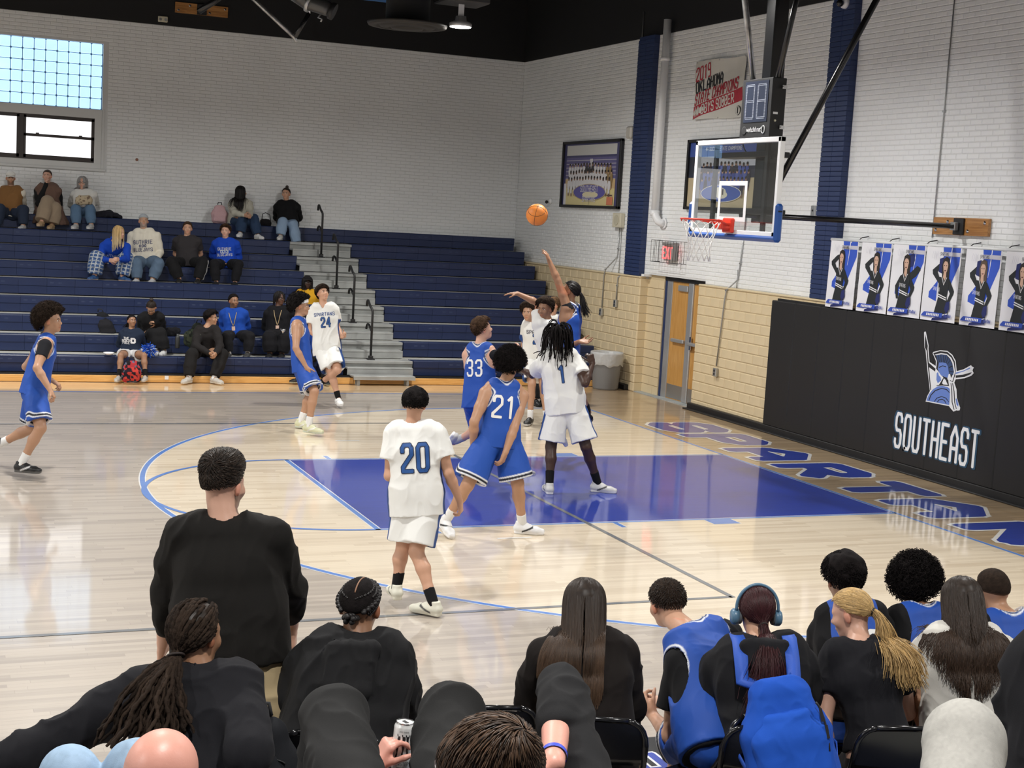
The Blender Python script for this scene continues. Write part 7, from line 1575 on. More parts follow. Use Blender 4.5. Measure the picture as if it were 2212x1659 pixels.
{'label':'person in white cap and brown vest at the left end of the top row','back':False,'h':.0105,'skin':'tan','hair':'short','hairc':'black','face':(-.021,-.997,-.08),'hands':{},'J':[(-8.173,13.76,2.481),(-8.145,13.799,2.885),(-8.155,13.83,3.094),(-8.324,13.864,2.807),(-7.965,13.717,2.829),(-8.353,14.034,2.584),(-8.21,13.828,2.553),(-7.925,13.909,2.627),(-8.154,13.837,2.548),(-8.255,13.792,2.462),(-8.094,13.724,2.46),(-8.346,13.48,2.526),(-8.407,13.43,2.242),(-8.482,13.251,2.174),(-7.95,13.48,2.531),(-7.949,13.43,2.265),(-8.023,13.251,2.197)],'s':.97,'top':{'kind':'hoodie','col':(.66,.62,.52)},'bottom':{'kind':'pants','col':(.025,.035,.06)},'shoes':{'col':(.5,.5,.5),'sole':(.75,.75,.75)},'top2':{'kind':'vest','name':'brown_vest','col':(.22,.11,.04),'e':.032,'hem':-.1,'fold':.012},'extra':(('cap',(.75,.73,.68),1),),'beard':'black','fat':1.2,'hlen':.006},
{'label':'person in black sweater with hand at mouth, wrapped in a brown coat, tan trousers','back':False,'h':.0105,'skin':'pale','hair':'bun','hairc':'brown','face':(-.288,-.95,.12),'hands':{},'J':[(-7.48,13.76,2.543),(-7.507,13.824,2.965),(-7.516,13.854,3.168),(-7.672,13.884,2.896),(-7.333,13.746,2.917),(-7.663,13.73,2.661),(-7.541,13.719,3.04),(-7.291,13.891,2.68),(-7.439,13.692,2.725),(-7.559,13.789,2.515),(-7.398,13.725,2.533),(-7.528,13.48,2.705),(-7.64,13.3,2.351),(-7.714,13.121,2.283),(-7.405,13.48,2.594),(-7.452,13.43,2.307),(-7.527,13.251,2.239)],'s':.97,'top':{'kind':'hoodie','name':'black_sweater','hood':0,'col':(.014,.014,.015)},'bottom':{'kind':'pants','col':(.3,.23,.16),'loose':.05,'e':.03},'shoes':{'col':(.4,.27,.15),'sole':(.5,.38,.25)},'tie':(0,-.11,.03),'cross':'L','top2':{'kind':'jacket','name':'brown_coat','col':(.14,.085,.065),'e':.035,'hem':-.55,'flare':.13,'fold':.02,'sleeve':0}},
{'label':'person with long grey hair and glasses in a white sweatshirt and blue jeans, top row','back':False,'h':.0105,'skin':'pale','hair':'long','hairc':'grey','face':(-.289,-.955,.071),'hands':{},'J':[(-6.855,13.76,2.569),(-6.874,13.812,2.917),(-6.891,13.84,3.088),(-7.033,13.87,2.857),(-6.698,13.734,2.878),(-7.067,14.094,2.69),(-6.929,13.892,2.751),(-6.62,13.962,2.734),(-6.775,13.764,2.744),(-6.934,13.79,2.541),(-6.773,13.725,2.557),(-7.031,13.48,2.598),(-7.03,13.43,2.328),(-7.105,13.251,2.26),(-6.785,13.48,2.611),(-6.76,13.43,2.342),(-6.834,13.251,2.274)],'s':.97,'top':{'kind':'hoodie','name':'white_sweatshirt','hood':0,'col':(.7,.69,.65)},'bottom':{'kind':'pants','col':(.1,.17,.27)},'shoes':{'col':(.5,.5,.5),'sole':(.75,.75,.75)},'hlen':.26,'extra':(('glasses',),),'fat':1.15},
{'label':'person with long blonde hair leaning forward in blue hoodie and plaid trousers','back':False,'h':.0105,'skin':'pale','hair':'long','hairc':'blonde','face':(.726,-.687,-.009),'hands':{},'J':[(-6.543,12.12,1.742),(-6.53,11.829,2.072),(-6.472,11.696,2.249),(-6.698,11.922,1.996),(-6.33,11.77,2.003),(-6.773,11.767,1.774),(-6.641,11.552,1.774),(-6.343,11.574,1.801),(-6.5,11.377,1.804),(-6.627,12.154,1.741),(-6.46,12.112,1.712),(-6.842,11.71,1.806),(-6.864,11.66,1.502),(-6.987,11.51,1.435),(-6.341,11.71,1.811),(-6.403,11.66,1.504),(-6.281,11.509,1.436)],'s':.97,'top':{'kind':'hoodie','col':(.012,.06,.42),'prints':[('GUTHRIE',.55,.03,.06,(.35,.4,.5),.45,.3,None,1)]},'bottom':{'kind':'pants','col':(.05,.1,.24),'loose':.04,'e':.03,'pattern':plaid},'shoes':{'col':(.03,.08,.2),'sole':(.5,.35,.25)},'hlen':.36,'fat':1.2,'tips':(.6,.5,.35)},
{'label':'person with grey goatee in cream hooded sweatshirt with navy GUTHRIE lettering and jeans','back':False,'h':.0105,'skin':'tan','hair':'short','hairc':'grey','face':(-.083,-.959,.269),'hands':{},'J':[(-5.95,12.12,1.758),(-5.977,12.197,2.282),(-5.986,12.224,2.462),(-6.175,12.268,2.187),(-5.762,12.099,2.213),(-6.217,12.262,1.897),(-6.147,12.037,1.787),(-5.7,12.079,1.927),(-5.792,11.876,1.793),(-6.032,12.151,1.73),(-5.865,12.084,1.747),(-6.165,11.71,1.721),(-6.157,11.66,1.464),(-6.234,11.475,1.394),(-5.782,11.71,1.736),(-5.879,11.66,1.474),(-5.955,11.475,1.404)],'s':1,'top':{'kind':'hoodie','col':(.66,.62,.52),'prints':[('GUTHRIE',.62,0,.075,(.03,.04,.12),.42,.34,None,1),('BLUEJAYS',.36,0,.065,(.03,.04,.12),.4,.34,None,1),('OOO',.49,0,.05,(.03,.04,.12),.5,.5,None,1)]},'bottom':{'kind':'pants','col':(.1,.15,.22)},'shoes':{'col':(.5,.5,.5),'sole':(.75,.75,.75)},'fat':1.25,'extra':(('cap',(.35,.38,.4),-1),),'beard':'grey','hlen':.004},
{'label':'person with short brown hair in dark grey t-shirt and black trousers with white side stripe','back':False,'h':.0105,'skin':'light','hair':'short','hairc':'brown','face':(-.146,-.981,.126),'hands':{},'J':[(-5.205,12.12,1.78),(-5.217,12.177,2.196),(-5.21,12.196,2.369),(-5.386,12.24,2.134),(-5.038,12.098,2.155),(-5.389,12.386,1.894),(-5.257,12.208,1.774),(-4.951,12.224,1.92),(-5.174,12.255,1.766),(-5.286,12.15,1.754),(-5.124,12.085,1.767),(-5.558,11.71,1.778),(-5.42,11.66,1.491),(-5.458,11.47,1.423),(-4.997,11.71,1.801),(-5.086,11.66,1.495),(-5.161,11.481,1.427)],'s':.97,'top':{'kind':'tee','col':(.035,.032,.034)},'bottom':{'kind':'pants','col':(.012,.012,.013),'stripe':(.5,.5,.5),'loose':.03},'shoes':{'col':(.02,.02,.02),'sole':(.1,.1,.1)},'hlen':.014},
{'label':'person with tousled brown fringe in bright blue hoodie and black trousers','back':False,'h':.0105,'skin':'pale','hair':'mop','hairc':'brown','face':(-.381,-.917,.115),'hands':{},'J':[(-4.511,12.12,1.775),(-4.523,12.176,2.179),(-4.524,12.198,2.352),(-4.694,12.239,2.116),(-4.343,12.095,2.137),(-4.714,12.413,1.896),(-4.61,12.19,1.843),(-4.254,12.199,1.891),(-4.439,12.062,1.789),(-4.592,12.15,1.749),(-4.43,12.085,1.761),(-4.798,11.71,1.767),(-4.764,11.66,1.465),(-4.839,11.481,1.397),(-4.366,11.71,1.785),(-4.424,11.66,1.469),(-4.498,11.481,1.401)],'s':.97,'top':{'kind':'hoodie','col':(.012,.06,.44),'prints':[('GUTHRIE',.62,0,.055,(.6,.62,.62),.42,.34,None,1),('BLUEJAYS',.36,0,.05,(.6,.62,.62),.42,.34,None,1),('O33',.5,0,.06,(.55,.6,.6),.5,.4,None,1)]},'bottom':{'kind':'pants','col':(.012,.012,.014)},'shoes':{'col':(.02,.02,.02),'sole':(.1,.1,.1)},'hlen':.028},
{'label':'person with very long black hair in cream sweater turned away beside a pink backpack','back':False,'h':.0105,'skin':'light','hair':'long','hairc':'black','face':(.991,-.132,.025),'hands':{},'J':[(-4.003,13.76,2.536),(-3.959,13.733,2.904),(-3.944,13.751,3.091),(-4.114,13.794,2.832),(-3.779,13.769,2.869),(-4.095,13.555,2.686),(-3.958,13.345,2.654),(-3.794,13.542,2.703),(-3.843,13.3,2.652),(-4.066,13.825,2.524),(-3.946,13.698,2.508),(-3.954,13.48,2.563),(-4,13.43,2.323),(-4.075,13.251,2.255),(-3.74,13.48,2.591),(-3.668,13.43,2.303),(-3.593,13.251,2.235)],'s':.97,'top':{'kind':'hoodie','name':'cream_sweater','hood':0,'col':(.52,.5,.42)},'bottom':{'kind':'pants','col':(.03,.055,.11),'loose':.03},'shoes':{'col':(.75,.75,.75),'sole':(.8,.8,.8)},'hlen':.48},
{'label':'person with dark bun in black winter coat holding a red folder, light blue jeans','back':False,'h':.0105,'skin':'light','hair':'bun','hairc':'dark','face':(-.472,-.875,.109),'hands':{},'J':[(-3.001,13.76,2.533),(-3.029,13.82,2.919),(-3.039,13.848,3.108),(-3.196,13.88,2.837),(-2.843,13.736,2.859),(-3.154,14.072,2.636),(-2.97,13.901,2.613),(-2.755,13.914,2.66),(-2.938,13.79,2.78),(-3.08,13.789,2.504),(-2.919,13.725,2.523),(-3.169,13.48,2.559),(-3.216,13.43,2.307),(-3.291,13.251,2.239),(-2.966,13.48,2.515),(-2.9,13.43,2.179),(-2.825,13.251,2.111)],'s':.97,'top':{'kind':'jacket','col':(.01,.01,.011),'e':.035,'fold':.014,'hem':-.3},'bottom':{'kind':'pants','col':(.26,.36,.5),'loose':.03},'shoes':{'col':(.6,.6,.58),'sole':(.75,.75,.75)},'tie':(0,-.04,.12)},
{'label':'person, small, in navy hooded sweatshirt with white chest print, front row left','back':False,'h':.0105,'skin':'brown','hair':'pony','hairc':'black','face':(.206,-.952,.226),'hands':{},'J':[(-6.557,9.17,.421),(-6.546,9.208,.758),(-6.541,9.226,.92),(-6.676,9.254,.699),(-6.417,9.148,.715),(-6.701,9.422,.533),(-6.579,9.28,.431),(-6.368,9.313,.551),(-6.497,9.19,.435),(-6.626,9.196,.4),(-6.49,9.14,.403),(-6.758,8.76,.419),(-6.796,8.62,.115),(-6.859,8.469,.058),(-6.405,8.76,.424),(-6.395,8.62,.12),(-6.458,8.469,.062)],'s':.82,'top':{'kind':'hoodie','col':(.016,.024,.045),'prints':[('THE',.66,-.05,.045,(.75,.75,.75),.4,.34,None,1),('NORTH',.56,-.045,.045,(.75,.75,.75),.4,.34,None,1),('FACE',.46,-.05,.045,(.75,.75,.75),.4,.34,None,1),('D',.56,.06,.09,(.75,.75,.75),.6,.5,None,1)]},'bottom':{'kind':'shorts','col':(.6,.6,.6),'len':.5,'e':.02},'shoes':{'col':(.45,.42,.38),'sole':(.7,.7,.68)},'hlen':.2,'socks':{'col':(.01,.01,.011),'len':.11}},
{'label':'person all in black bowing the head over a phone, behind the small seated one','back':False,'h':.0105,'skin':'tan','hair':'bun','hairc':'dark','face':(-.166,-.678,-.716),'hands':{},'J':[(-6.146,9.76,.669),(-6.178,9.65,.985),(-6.196,9.553,1.118),(-6.322,9.719,.927),(-6.036,9.604,.96),(-6.312,9.924,.757),(-6.237,9.74,.89),(-5.979,9.803,.791),(-6.113,9.614,.851),(-6.222,9.795,.65),(-6.067,9.738,.651),(-6.192,9.35,.708),(-6.127,9.3,.459),(-6.197,9.13,.395),(-6.075,9.35,.725),(-6.017,9.3,.461),(-6.087,9.13,.397)],'s':.92,'top':{'kind':'hoodie','hood':0,'name':'black_sweater','col':(.012,.012,.013)},'bottom':{'kind':'pants','col':(.012,.012,.013),'loose':.04},'shoes':{'col':(.6,.6,.6),'sole':(.75,.75,.75)},'tie':(0,-.06,.11)},
{'label':'person in black with camouflage backpack, head turned right, front row','back':False,'h':.0105,'skin':'tan','hair':'mop','hairc':'black','face':(.854,-.516,.074),'hands':{},'J':[(-5.416,9.17,.478),(-5.381,9.07,.841),(-5.318,9.065,1.01),(-5.521,9.133,.774),(-5.231,9.016,.806),(-5.565,8.933,.568),(-5.385,8.768,.477),(-5.2,8.831,.586),(-5.31,8.617,.487),(-5.503,9.204,.47),(-5.334,9.146,.448),(-5.671,8.76,.436),(-5.721,8.62,.112),(-5.848,8.465,.042),(-5.172,8.76,.459),(-5.32,8.62,.109),(-5.217,8.448,.039)],'s':1,'top':{'kind':'hoodie','hood':.5,'col':(.02,.018,.018)},'bottom':{'kind':'pants','col':(.014,.013,.013),'loose':.025},'shoes':{'col':(.5,.47,.42),'sole':(.7,.68,.62)},'hlen':.03,'socks':{'col':(.75,.75,.74),'len':.11}},
{'label':'person with short black hair in royal blue jacket with lanyard, sitting in the second row','back':False,'h':.0105,'skin':'brown','hair':'short','hairc':'black','face':(.249,-.96,.126),'hands':{},'J':[(-4.779,9.76,.699),(-4.803,9.817,1.071),(-4.805,9.839,1.244),(-4.961,9.877,1.026),(-4.638,9.745,1.046),(-4.942,10.013,.781),(-4.848,9.799,.686),(-4.554,9.885,.817),(-4.752,9.746,.748),(-4.858,9.789,.67),(-4.697,9.725,.688),(-5.006,9.35,.696),(-4.969,9.3,.441),(-5.043,9.121,.373),(-4.623,9.35,.704),(-4.655,9.3,.447),(-4.73,9.121,.379)],'s':.97,'top':{'kind':'jacket','col':(.014,.065,.36)},'bottom':{'kind':'pants','col':(.014,.014,.016)},'shoes':{'col':(.05,.05,.05),'sole':(.7,.7,.7)},'hlen':.012,'extra':(('lanyard',),),'beard':'black','socks':{'col':(.75,.75,.74),'len':.11}},
{'label':'person with black bob and glasses in black track jacket with lanyard, second row','back':False,'h':.0105,'skin':'dark','hair':'long','hairc':'black','face':(.317,-.94,.124),'hands':{},'J':[(-4.04,9.76,.715),(-4.044,9.814,1.135),(-4.031,9.832,1.315),(-4.217,9.875,1.047),(-3.854,9.728,1.077),(-4.224,10.019,.805),(-4.092,9.814,.74),(-3.779,9.869,.845),(-3.942,9.683,.795),(-4.121,9.79,.69),(-3.959,9.725,.7),(-4.29,9.35,.687),(-4.284,9.3,.445),(-4.359,9.121,.377),(-4.032,9.35,.693),(-4.081,9.3,.441),(-4.156,9.121,.373)],'s':.97,'top':{'kind':'jacket','col':(.01,.01,.012)},'bottom':{'kind':'pants','col':(.01,.01,.012),'loose':.03},'shoes':{'col':(.012,.012,.012),'sole':(.02,.02,.02)},'hlen':.15,'fat':1.3,'extra':(('glasses',),('lanyard',))},
{'label':'person in black cap and mustard yellow top beside the aisle, partly hidden','back':False,'h':.0105,'skin':'deep','hair':'long','hairc':'black','face':(-.1,-.987,.127),'hands':{},'J':[(-3.273,10.94,.967),(-3.284,10.994,1.361),(-3.263,11.007,1.535),(-3.437,11.048,1.286),(-3.115,10.917,1.305),(-3.411,11.221,1.065),(-3.324,10.985,1.045),(-3.022,11.08,1.096),(-3.202,10.905,1.071),(-3.353,10.97,.941),(-3.192,10.905,.953),(-3.492,10.53,.955),(-3.493,10.48,.69),(-3.568,10.301,.622),(-3.251,10.53,.961),(-3.252,10.48,.695),(-3.327,10.301,.627)],'s':.97,'top':{'kind':'hoodie','name':'yellow_top','hood':0,'col':(.62,.33,.02)},'bottom':{'kind':'pants','col':(.02,.02,.02)},'shoes':{'col':(.5,.5,.5),'sole':(.75,.75,.75)},'hlen':.3,'extra':(('cap',(.012,.012,.013),1),('glasses',))},
{'label':'person in blue jacket half hidden behind the two walking players','back':False,'h':.0105,'skin':'brown','hair':'short','hairc':'black','face':(-.381,-.917,.115),'hands':{},'J':[(-3.444,9.17,.466),(-3.447,9.218,.839),(-3.448,9.241,1.012),(-3.59,9.272,.795),(-3.296,9.152,.813),(-3.53,9.439,.577),(-3.47,9.199,.525),(-3.219,9.313,.595),(-3.389,9.144,.516),(-3.524,9.2,.441),(-3.363,9.134,.451),(-3.752,8.76,.437),(-3.914,8.62,.123),(-4.104,8.582,.055),(-3.455,8.76,.41),(-3.502,8.62,.104),(-3.504,8.426,.036)],'s':.97,'top':{'kind':'jacket','col':(.014,.065,.36)},'bottom':{'kind':'pants','col':(.012,.012,.013)},'shoes':{'col':(.012,.012,.012),'sole':(.4,.4,.3)},'hlen':.01},
{'label':'standing person with combed back brown hair, black long sleeves and khaki trousers','back':True,'h':.0075,'skin':'pale','hair':'quiff','hairc':'dark','face':(.757,.653,-.028),'hands':{'R':{'d':(.05,-.02,-1),'pn':(-.92,.38,-.06),'th':(.38,.92,-.12),'curl':.6}},'J':[(-8.391,-8.139,.949),(-8.425,-8.063,1.501),(-8.426,-8.01,1.681),(-8.592,-7.996,1.47),(-8.234,-8.144,1.48),(-8.631,-7.889,1.191),(-8.636,-7.813,.931),(-8.121,-8.038,1.221),(-8.069,-7.894,.999),(-8.476,-8.107,.92),(-8.303,-8.177,.937),(-8.474,-8.16,.506),(-8.47,-8.162,.066),(-8.43,-7.958,-.007),(-8.224,-8.262,.522),(-8.2,-8.273,.083),(-8.084,-8.1,.01)],'s':1.04,'fat':1.3,'hc':.01,'fade':1,'detail':1,'beard':'dark','top':{'kind':'long','col':(.014,.013,.012),'e':.024,'hem':-.03,'cuff':.72,'fold':.014,'flare':0,'belly':1.1},'bottom':{'kind':'pants','col':(.46,.36,.21),'loose':.03,'e':.022,'fold':.012},'shoes':{'col':(.1,.07,.05),'sole':(.2,.2,.2)}},
{'label':'person with long dreadlocks tied back, black hoodie, left arm stretched along the chairs','back':True,'h':.0085,'skin':'brown','hair':'dreadtail','hairc':'dark','face':(.797,.599,-.071),'hands':{'L':{'curl':.5}},'J':[(-8.717,-9.116,.77),(-8.685,-8.988,1.127),(-8.69,-8.919,1.297),(-8.859,-8.877,1.082),(-8.556,-9.031,1.115),(-9.148,-8.832,.913),(-9.419,-8.891,.85),(-8.568,-9.296,.985),(-8.54,-9.164,.757),(-8.8,-9.081,.743),(-8.637,-9.165,.759),(-8.677,-8.518,.429),(-8.56,-7.782,-.273),(-8.638,-7.971,-.345),(-8.472,-8.618,.449),(-8.287,-7.911,-.248),(-8.366,-8.099,-.32)],'s':1.02,'fat':1.15,'hc':.01,'detail':1,'hlen':.38,'tie':(0,-.105,-.055),'tdir':(.5,-.35,-1),'noarm':1,'top':{'kind':'long','name':'black_sweatshirt','col':(.015,.015,.018),'e':.046,'hem':-.2,'cuff':1,'fold':.016},'bottom':{'kind':'pants','col':(.012,.012,.013)},'shoes':{'col':(.01,.01,.011),'sole':(.01,.01,.011)},'extra':(('neck',(.02,.06,.3)),)},
{'label':'person with two braided cornrows in a black hooded sweatshirt with the hood down','back':True,'h':.0075,'skin':'brown','hair':'cornrows','hairc':'black','face':(.596,.801,-.05),'hands':{},'J':[(-8.023,-8.55,.633),(-7.927,-8.445,1.039),(-7.896,-8.367,1.208),(-8.094,-8.34,.967),(-7.769,-8.474,.971),(-8.179,-8.229,.703),(-8.044,-8.119,.493),(-7.687,-8.338,.712),(-7.728,-8.134,.535),(-8.113,-8.516,.622),(-7.942,-8.593,.606),(-7.996,-8.107,.441),(-7.962,-7.964,-.041),(-8.042,-8.158,-.114),(-7.764,-8.196,.453),(-7.702,-8.064,-.028),(-7.783,-8.258,-.101)],'s':1.05,'fat':1.25,'hc':.009,'detail':1,'top':{'kind':'hoodie','hood':1.25,'col':(.016,.016,.017),'e':.046,'hem':-.1,'fold':.022},'bottom':{'kind':'pants','col':(.012,.012,.013)},'shoes':{'col':(.01,.01,.011),'sole':(.01,.01,.011)},'extra':(('neck',(.02,.06,.4)),)},
{'label':'person with long straight dark brown hair, black top and khaki trousers on a folding chair','back':True,'h':.0075,'skin':'light','hair':'long','hairc':'dark','face':(.43,.903,-.013),'hands':{},'J':[(-6.886,-8.65,.56),(-6.869,-8.48,1.024),(-6.844,-8.394,1.174),(-7.031,-8.379,.951),(-6.693,-8.517,.971),(-7.048,-8.274,.692),(-6.872,-8.173,.542),(-6.61,-8.477,.695),(-6.583,-8.339,.486),(-6.967,-8.625,.534),(-6.806,-8.689,.549),(-6.79,-8.242,.469),(-6.723,-8.115,-.028),(-6.797,-8.294,-.096),(-6.571,-8.339,.485),(-6.466,-8.226,-.01),(-6.54,-8.406,-.078)],'s':.97,'hc':.009,'detail':1,'blow':.3,'hlen':.52,'tips':(.085,.05,.03),'top':{'kind':'long','col':(.015,.012,.011),'e':.02,'hem':-.15,'cuff':1,'fold':.012},'bottom':{'kind':'pants','col':(.42,.33,.2),'e':.022},'shoes':{'col':(.01,.01,.011),'sole':(.01,.01,.011)}},
{'label':'person with short dark hair leaning left, blue jersey over black undershirt','back':True,'h':.0075,'skin':'light','hair':'short','hairc':'dark','face':(-.072,.982,-.177),'hands':{'L':{'d':(-.31,.73,.61),'pn':(.98,.07,.18),'th':(-.3,.12,.95),'curl':.8},'R':{'d':(-.98,.03,.22),'pn':(-.21,.5,-.84),'th':(-.18,.07,.98),'curl':.6}},'J':[(-6.284,-8.729,.625),(-6.215,-8.334,.961),(-6.16,-7.936,1.012),(-6.356,-8.453,.889),(-5.992,-8.271,.942),(-6.383,-8.465,.533),(-6.338,-8.204,.535),(-5.915,-8.135,.543),(-6.124,-7.945,.495),(-6.376,-8.757,.628),(-6.197,-8.731,.597),(-6.267,-8.354,.463),(-6.186,-8.233,-.039),(-6.264,-8.421,-.111),(-5.951,-8.387,.447),(-5.82,-8.287,-.058),(-5.898,-8.475,-.13)],'hup':(-.114,.36,.926),'s':1.02,'hc':.007,'hlen':.01,'fade':1,'detail':1,'hl':{'back':-.4},'top':{'kind':'tee','name':'black_undershirt','col':(.01,.01,.011),'e':.012,'sleeve':.62,'loose':.02},'top2':{'kind':'jersey','jn':.95,'col':(.012,.07,.37),'e':.03,'trim':(.7,.72,.75),'hem':-.2,'fold':.006},'bottom':{'kind':'shorts','col':(.012,.07,.37),'trim':(.7,.72,.75),'e':.02,'flare':.03,'len':.84},'shoes':{'col':(.01,.01,.011),'sole':(.01,.01,.011)}},
{'label':'person with burgundy ponytail wearing blue headphones and a bright blue backpack','back':True,'h':.0075,'skin':'light','hair':'pony','hairc':'burg','face':(.336,.939,-.068),'hands':{},'J':[(-6.184,-8.941,.567),(-6.141,-8.783,1.041),(-6.11,-8.677,1.179),(-6.288,-8.692,.938),(-5.953,-8.827,.969),(-6.314,-8.629,.657),(-6.138,-8.565,.484),(-5.847,-8.796,.704),(-5.773,-8.578,.593),(-6.267,-8.914,.543),(-6.105,-8.982,.552),(-6.07,-8.538,.468),(-5.982,-8.416,-.007),(-6.057,-8.597,-.076),(-5.82,-8.663,.492),(-5.703,-8.553,.02),(-5.779,-8.734,-.049)],'s':.98,'hc':.009,'detail':1,'hlen':.46,'tie':(.01,-.118,-.035),'tdir':(.1,-.9,-.5),'top':{'kind':'hoodie','hood':.4,'col':(.014,.014,.016),'e':.034,'hem':-.15,'fold':.014},'bottom':{'kind':'pants','col':(.28,.28,.27)},'shoes':{'col':(.01,.01,.011),'sole':(.01,.01,.011)},'extra':(('headphones',),)},
{'label':'person with blonde ponytail in black short-sleeved top, head turned to the left','back':True,'h':.0075,'skin':'pale','hair':'pony','hairc':'blonde','face':(-.579,.759,-.298),'hands':{},'J':[(-5.635,-9.062,.56),(-5.644,-8.843,1.03),(-5.631,-8.737,1.161),(-5.753,-8.801,.954),(-5.456,-8.878,.976),(-5.849,-8.901,.711),(-5.794,-8.897,.49),(-5.311,-8.812,.683),(-5.305,-8.6,.562),(-5.716,-9.05,.532),(-5.553,-9.09,.552),(-5.525,-8.698,.432),(-5.422,-8.583,-.047),(-5.494,-8.756,-.113),(-5.28,-8.797,.447),(-5.148,-8.694,-.031),(-5.221,-8.868,-.097)],'s':.94,'hc':.008,'fat':.82,'brow':'lbrown','detail':1,'hlen':.42,'tie':(0,-.112,0),'tdir':(-.1,-.9,-.4),'top':{'kind':'tee','col':(.014,.014,.017),'e':.01,'sleeve':.52,'hem':.14,'drop':0,'fold':.012},'bottom':{'kind':'shorts','col':(.01,.01,.011),'e':.014,'len':.5},'shoes':{'col':(.01,.01,.011),'sole':(.01,.01,.011)}},
{'label':'person with thick tousled black hair in blue jersey beyond the blonde ponytail','back':True,'h':.009,'skin':'brown','hair':'mop','hairc':'black','face':(.19,.957,-.219),'hands':{},'J':[(-5.369,-8.52,.543),(-5.289,-8.275,1.022),(-5.251,-8.144,1.149),(-5.404,-8.209,.906),(-5.1,-8.332,.931),(-5.353,-8.156,.63),(-5.196,-8.072,.44),(-4.994,-8.3,.675),(-4.958,-8.144,.47),(-5.454,-8.494,.521),(-5.289,-8.564,.53),(-5.236,-8.136,.39),(-5.114,-8.026,-.07),(-5.191,-8.211,-.14),(-5.021,-8.237,.408),(-4.893,-8.13,-.051),(-4.97,-8.315,-.121)],'s':1,'hlen':.034,'detail':1,'top':{'kind':'tee','name':'black_undershirt','col':(.01,.01,.011),'e':.01,'sleeve':.66,'loose':.02},'top2':{'kind':'jersey','col':(.012,.07,.37),'e':.024,'trim':(.7,.72,.75),'prints':[('10',.62,.02,.19,(.78,.78,.76),.42,.3,None,-1)]},'bottom':{'kind':'shorts','col':(.012,.07,.37),'trim':(.7,.72,.75),'e':.02,'flare':.03,'len':.84},'shoes':{'col':(.01,.01,.011),'sole':(.01,.01,.011)}},
{'label':'person with round black afro in blue jersey and black sleeves, second from the right edge','back':True,'h':.009,'skin':'brown','hair':'afro','hairc':'black','face':(.691,.718,-.087),'hands':{},'J':[(-4.977,-8.576,.525),(-4.914,-8.351,1.008),(-4.863,-8.222,1.122),(-5.018,-8.317,.907),(-4.702,-8.36,.916),(-4.941,-8.276,.626),(-4.791,-8.203,.427),(-4.577,-8.336,.657),(-4.511,-8.191,.451),(-5.068,-8.57,.51),(-4.891,-8.6,.504),(-4.83,-8.222,.386),(-4.699,-8.116,-.077),(-4.776,-8.301,-.147),(-4.591,-8.297,.393),(-4.454,-8.195,-.071),(-4.531,-8.379,-.141)],'s':1,'hlen':.05,'askew':(0,0,.2),'detail':1,'top':{'kind':'tee','name':'black_undershirt','col':(.01,.01,.011),'e':.01,'sleeve':.9,'loose':.02},'top2':{'kind':'jersey','col':(.012,.07,.37),'e':.024,'trim':(.7,.72,.75)},'bottom':{'kind':'shorts','col':(.012,.07,.37),'trim':(.7,.72,.75),'e':.02,'flare':.03,'len':.84},'shoes':{'col':(.01,.01,.011),'sole':(.01,.01,.011)}},
{'label':'person with long wavy dark brown hair in a white t-shirt, seen from behind','back':True,'h':.008,'skin':'tan','hair':'wavy','hairc':'dark','face':(.472,.875,-.109),'hands':{},'J':[(-5.126,-9.007,.512),(-5.058,-8.846,1.048),(-5.016,-8.76,1.194),(-5.188,-8.761,.958),(-4.869,-8.891,.977),(-5.253,-8.826,.74),(-5.198,-8.825,.496),(-4.826,-8.939,.734),(-4.791,-8.833,.508),(-5.208,-8.978,.492),(-5.048,-9.047,.495),(-4.961,-8.648,.383),(-4.826,-8.545,-.086),(-4.901,-8.724,-.154),(-4.744,-8.76,.405),(-4.602,-8.66,-.062),(-4.677,-8.839,-.13)],'s':.97,'hc':.009,'detail':1,'blow':.35,'hlen':.5,'tips':(.055,.033,.022),'top':{'kind':'tee','col':(.64,.62,.57),'e':.026,'sleeve':.66,'loose':.02,'hem':-.1,'fold':.012},'bottom':{'kind':'pants','col':(.03,.03,.03)},'shoes':{'col':(.01,.01,.011),'sole':(.01,.01,.011)}},
{'label':'person with buzz cut in blue jersey at the right edge, behind the long haired one','back':True,'h':.009,'skin':'tan','hair':'short','hairc':'dark','face':(.1,.987,-.127),'hands':{},'J':[(-4.664,-8.803,.627),(-4.602,-8.635,1.03),(-4.604,-8.5,1.15),(-4.754,-8.57,.985),(-4.458,-8.658,1.004),(-4.693,-8.519,.725),(-4.551,-8.449,.519),(-4.323,-8.638,.737),(-4.255,-8.491,.534),(-4.752,-8.783,.609),(-4.581,-8.838,.609),(-4.514,-8.452,.442),(-4.373,-8.35,-.016),(-4.45,-8.535,-.086),(-4.292,-8.544,.456),(-4.145,-8.444,-.002),(-4.222,-8.629,-.072)],'s':1,'hlen':.004,'fade':1,'detail':0,'hl':{'back':-.42},'top':{'kind':'tee','name':'black_undershirt','col':(.01,.01,.011),'e':.01,'sleeve':.66,'loose':.02},'top2':{'kind':'jersey','col':(.012,.07,.37),'e':.024,'trim':(.7,.72,.75)},'bottom':{'kind':'shorts','col':(.012,.07,.37),'trim':(.7,.72,.75),'e':.02,'flare':.03,'len':.84},'shoes':{'col':(.01,.01,.011),'sole':(.01,.01,.011)}},
